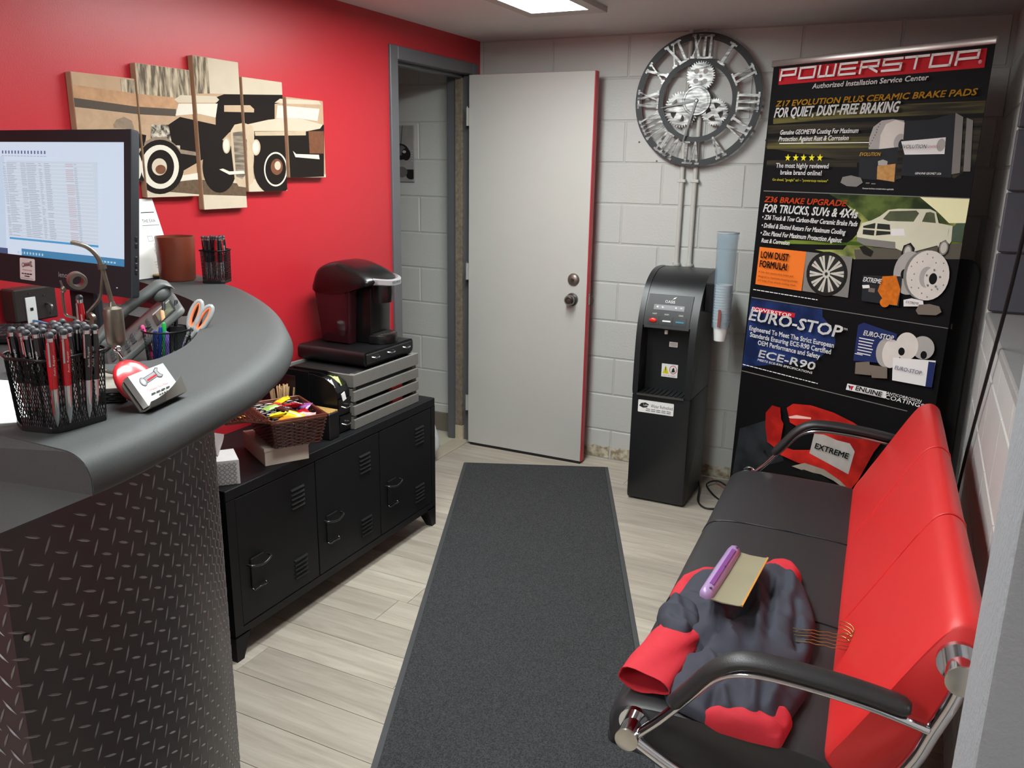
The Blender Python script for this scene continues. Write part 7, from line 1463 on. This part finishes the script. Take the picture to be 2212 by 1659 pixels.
cloth('red_collar', M_CRED, sh, [(1.93,-1.94),(1.965,-1.866),(2.0,-1.848),(2.028,-1.852),(2.058,-1.91),(2.055,-1.95),(1.98,-1.965)], ZS, .034, 2.2, .004, 9)
# sleeve with an open cuff hanging at the front
def sleeve(parent, path, rad, mat, name, flat=.55, seed=0):
    P_ = catmull(path, 5); outer_, inner_ = [], []
    for i, p in enumerate(P_):
        t = (P_[min(i+1,len(P_)-1)]-P_[max(i-1,0)]).normalized(); a = t.cross(Vector((0,0,1))).normalized(); b = a.cross(t)
        f = i/(len(P_)-1); R_ = rad[0]+(rad[1]-rad[0])*f
        ring = []
        for k in range(24):
            th = 2*PI*k/24; w_ = 1+.10*math.sin(3*th+seed+f*4)+.05*math.sin(5*th+f*9)
            ring.append((p+a*R_*w_*math.cos(th)+b*R_*flat*w_*math.sin(th), p+a*(R_-.003)*w_*math.cos(th)+b*(R_-.003)*flat*w_*math.sin(th)))
        outer_.append([r[0] for r in ring]); inner_.append([r[1] for r in ring])
    mb = MB(); mb.sweep(outer_+list(reversed(inner_)), True, False); return mb.build(name, mat, parent, 70)
sh2 = thing('folded_shirt', 'second navy and red work shirt bunched under the near armrest', 'shirt', (2.0,-2.5,ZS))
sleeve(sh2, [(1.85,-2.34,ZS+.022),(1.835,-2.43,ZS+.033),(1.822,-2.52,ZS+.033),(1.815,-2.60,ZS+.026)], (.054,.060), M_CRED, 'red_sleeve', .46, 1)
cloth('body', M_NAVY, sh2, [(1.84,-2.44),(1.949,-2.40),(2.056,-2.39),(2.135,-2.36),(2.14,-2.45),(2.12,-2.55),(2.10,-2.615),(2.06,-2.635),(1.96,-2.64),(1.88,-2.62),(1.85,-2.56)], ZS, .036, 8.4, .010, 9, n=100, m=30, creases=((1.92,-2.44,2.0,-2.62,.02,.014),(2.02,-2.42,2.05,-2.6,.02,.012),(1.97,-2.5,1.97,-2.63,-.018,.010),(2.09,-2.44,2.08,-2.58,.016,.012)))
cloth('red_flap', M_CRED, sh2, [(1.95,-2.632),(1.978,-2.585),(2.031,-2.58),(2.075,-2.585),(2.11,-2.532),(2.128,-2.56),(2.116,-2.648),(2.055,-2.655),(1.993,-2.655)], ZS, .028, 3.1, .006, 12)
cloth('red_fold', M_CRED, sh2, [(2.055,-2.43),(2.085,-2.40),(2.10,-2.43),(2.09,-2.49),(2.065,-2.50)], ZS+.03, .022, 3.9, .004, 14)
M_WIRE = M('copper_wire', (176,136,90), rough=.35, metal=.9)
random.seed(9)
hg0 = Vector((2.122,-2.272,ZS+.040))
labs = ['topmost copper wire hanger hook poking from the shirts','second copper wire hanger hook in the bundle','third copper wire hanger hook in the bundle','fourth copper wire hanger hook in the bundle','lowest copper wire hanger hook nearest the armrest']
for k in range(5):
    t = thing('wire_hanger', labs[k], 'hanger', tuple(hg0), 0, 'wire hangers in the shirts')
    o = Vector((random.uniform(-.004,.004), -.006*k+.012, .005*(4-k)-.004)); pts = []
    d = Vector((.96,.25-.03*k,-.03)).normalized(); up_ = Vector((-.25,.95,.2)).normalized()
    for i in range(14): 
        a = i*1.1; pts.append(hg0+o+d*(.075*i/13)+Vector((0,math.sin(a)*.001,math.cos(a)*.001)))
    e = pts[-1]; Rk = .023
    for i in range(1,15):
        a = -PI/2+i*.24; pts.append(e+d*(Rk*math.cos(a))+up_*(Rk+Rk*math.sin(a)))
    MB().tube(pts, .0013, 6).build('hook', M_WIRE, t, 60)
    MB().tube(catmull([hg0+o,hg0+o+Vector((-.05,.03,-.022)),hg0+o+Vector((-.15,.11,-.035))],5), .0013, 6).build('shoulder_wire', M_WIRE, t, 60)
sq = thing('squeegee', 'lilac handled squeegee with amber rubber blade on the shirts', 'squeegee', (1.92,-2.2,ZS+.08))
q0, q1 = Vector((1.885,-2.345,.585)), Vector((1.893,-2.035,.575))
dh = (q1-q0).normalized(); dbl = Vector((.93,-.20,-.12)); dbl = (dbl-dh*dbl.dot(dh)).normalized()
M_LIL = M('lilac_plastic', (164,134,180), rough=.3, coat=.3)
nb = dh.cross(dbl); nb = nb if nb.z > 0 else -nb
def sqs(a, k): 
    c = q0+dh*a
    return [c+dbl*x*k+nb*z*k for x, z in ((-.016,-.008),(-.018,.004),(-.012,.014),(.0,.017),(.010,.012),(.016,.003),(.017,-.006),(.004,-.011))]
MB().sweep([sqs(0,.6),sqs(.008,.95),sqs(.02,1),sqs(.155,1.05),sqs(.29,1),sqs(.302,.9),sqs(.31,.55)]).build('handle', M_LIL, sq, 60)
MB().sweep([[q0+dh*a-dbl*.004+nb*.0165,q0+dh*a+dbl*.006+nb*.0155,q0+dh*a+dbl*.006+nb*.0175,q0+dh*a-dbl*.004+nb*.0185] for a in (.04,.27)]).build('grip_groove', M('lilac_dark',(128,70,140),rough=.4), sq)
for a in (.02,.155,.29): MB().sphere(q0+dh*a+nb*.0165+dbl*.004,(.004,.004,.003),8).build('rivet', M('rivet',(90,60,100),rough=.4), sq, 60)
MB().sweep([[q0+dh*a+dbl*x+nb*(-.002+zz+.010*((x-.015)/.07)**2) for x, zz in ((.012,-.002),(.04,-.002),(.075,-.001),(.085,0),(.085,.002),(.075,.001),(.04,.001),(.012,.001))] for a in (.003,.155,.307)]).build('blade', M('amber_rubber',(172,164,136),rough=.3,trans=.35,var=.1,scale=12), sq, 60)
MB().sweep([[q0+dh*a+dbl*x+nb*z for x, z in ((.083,.007),(.087,.007),(.087,.0115),(.083,.0115))] for a in (.003,.307)]).build('blade_edge', M('amber_edge',(206,150,70),rough=.3), sq)
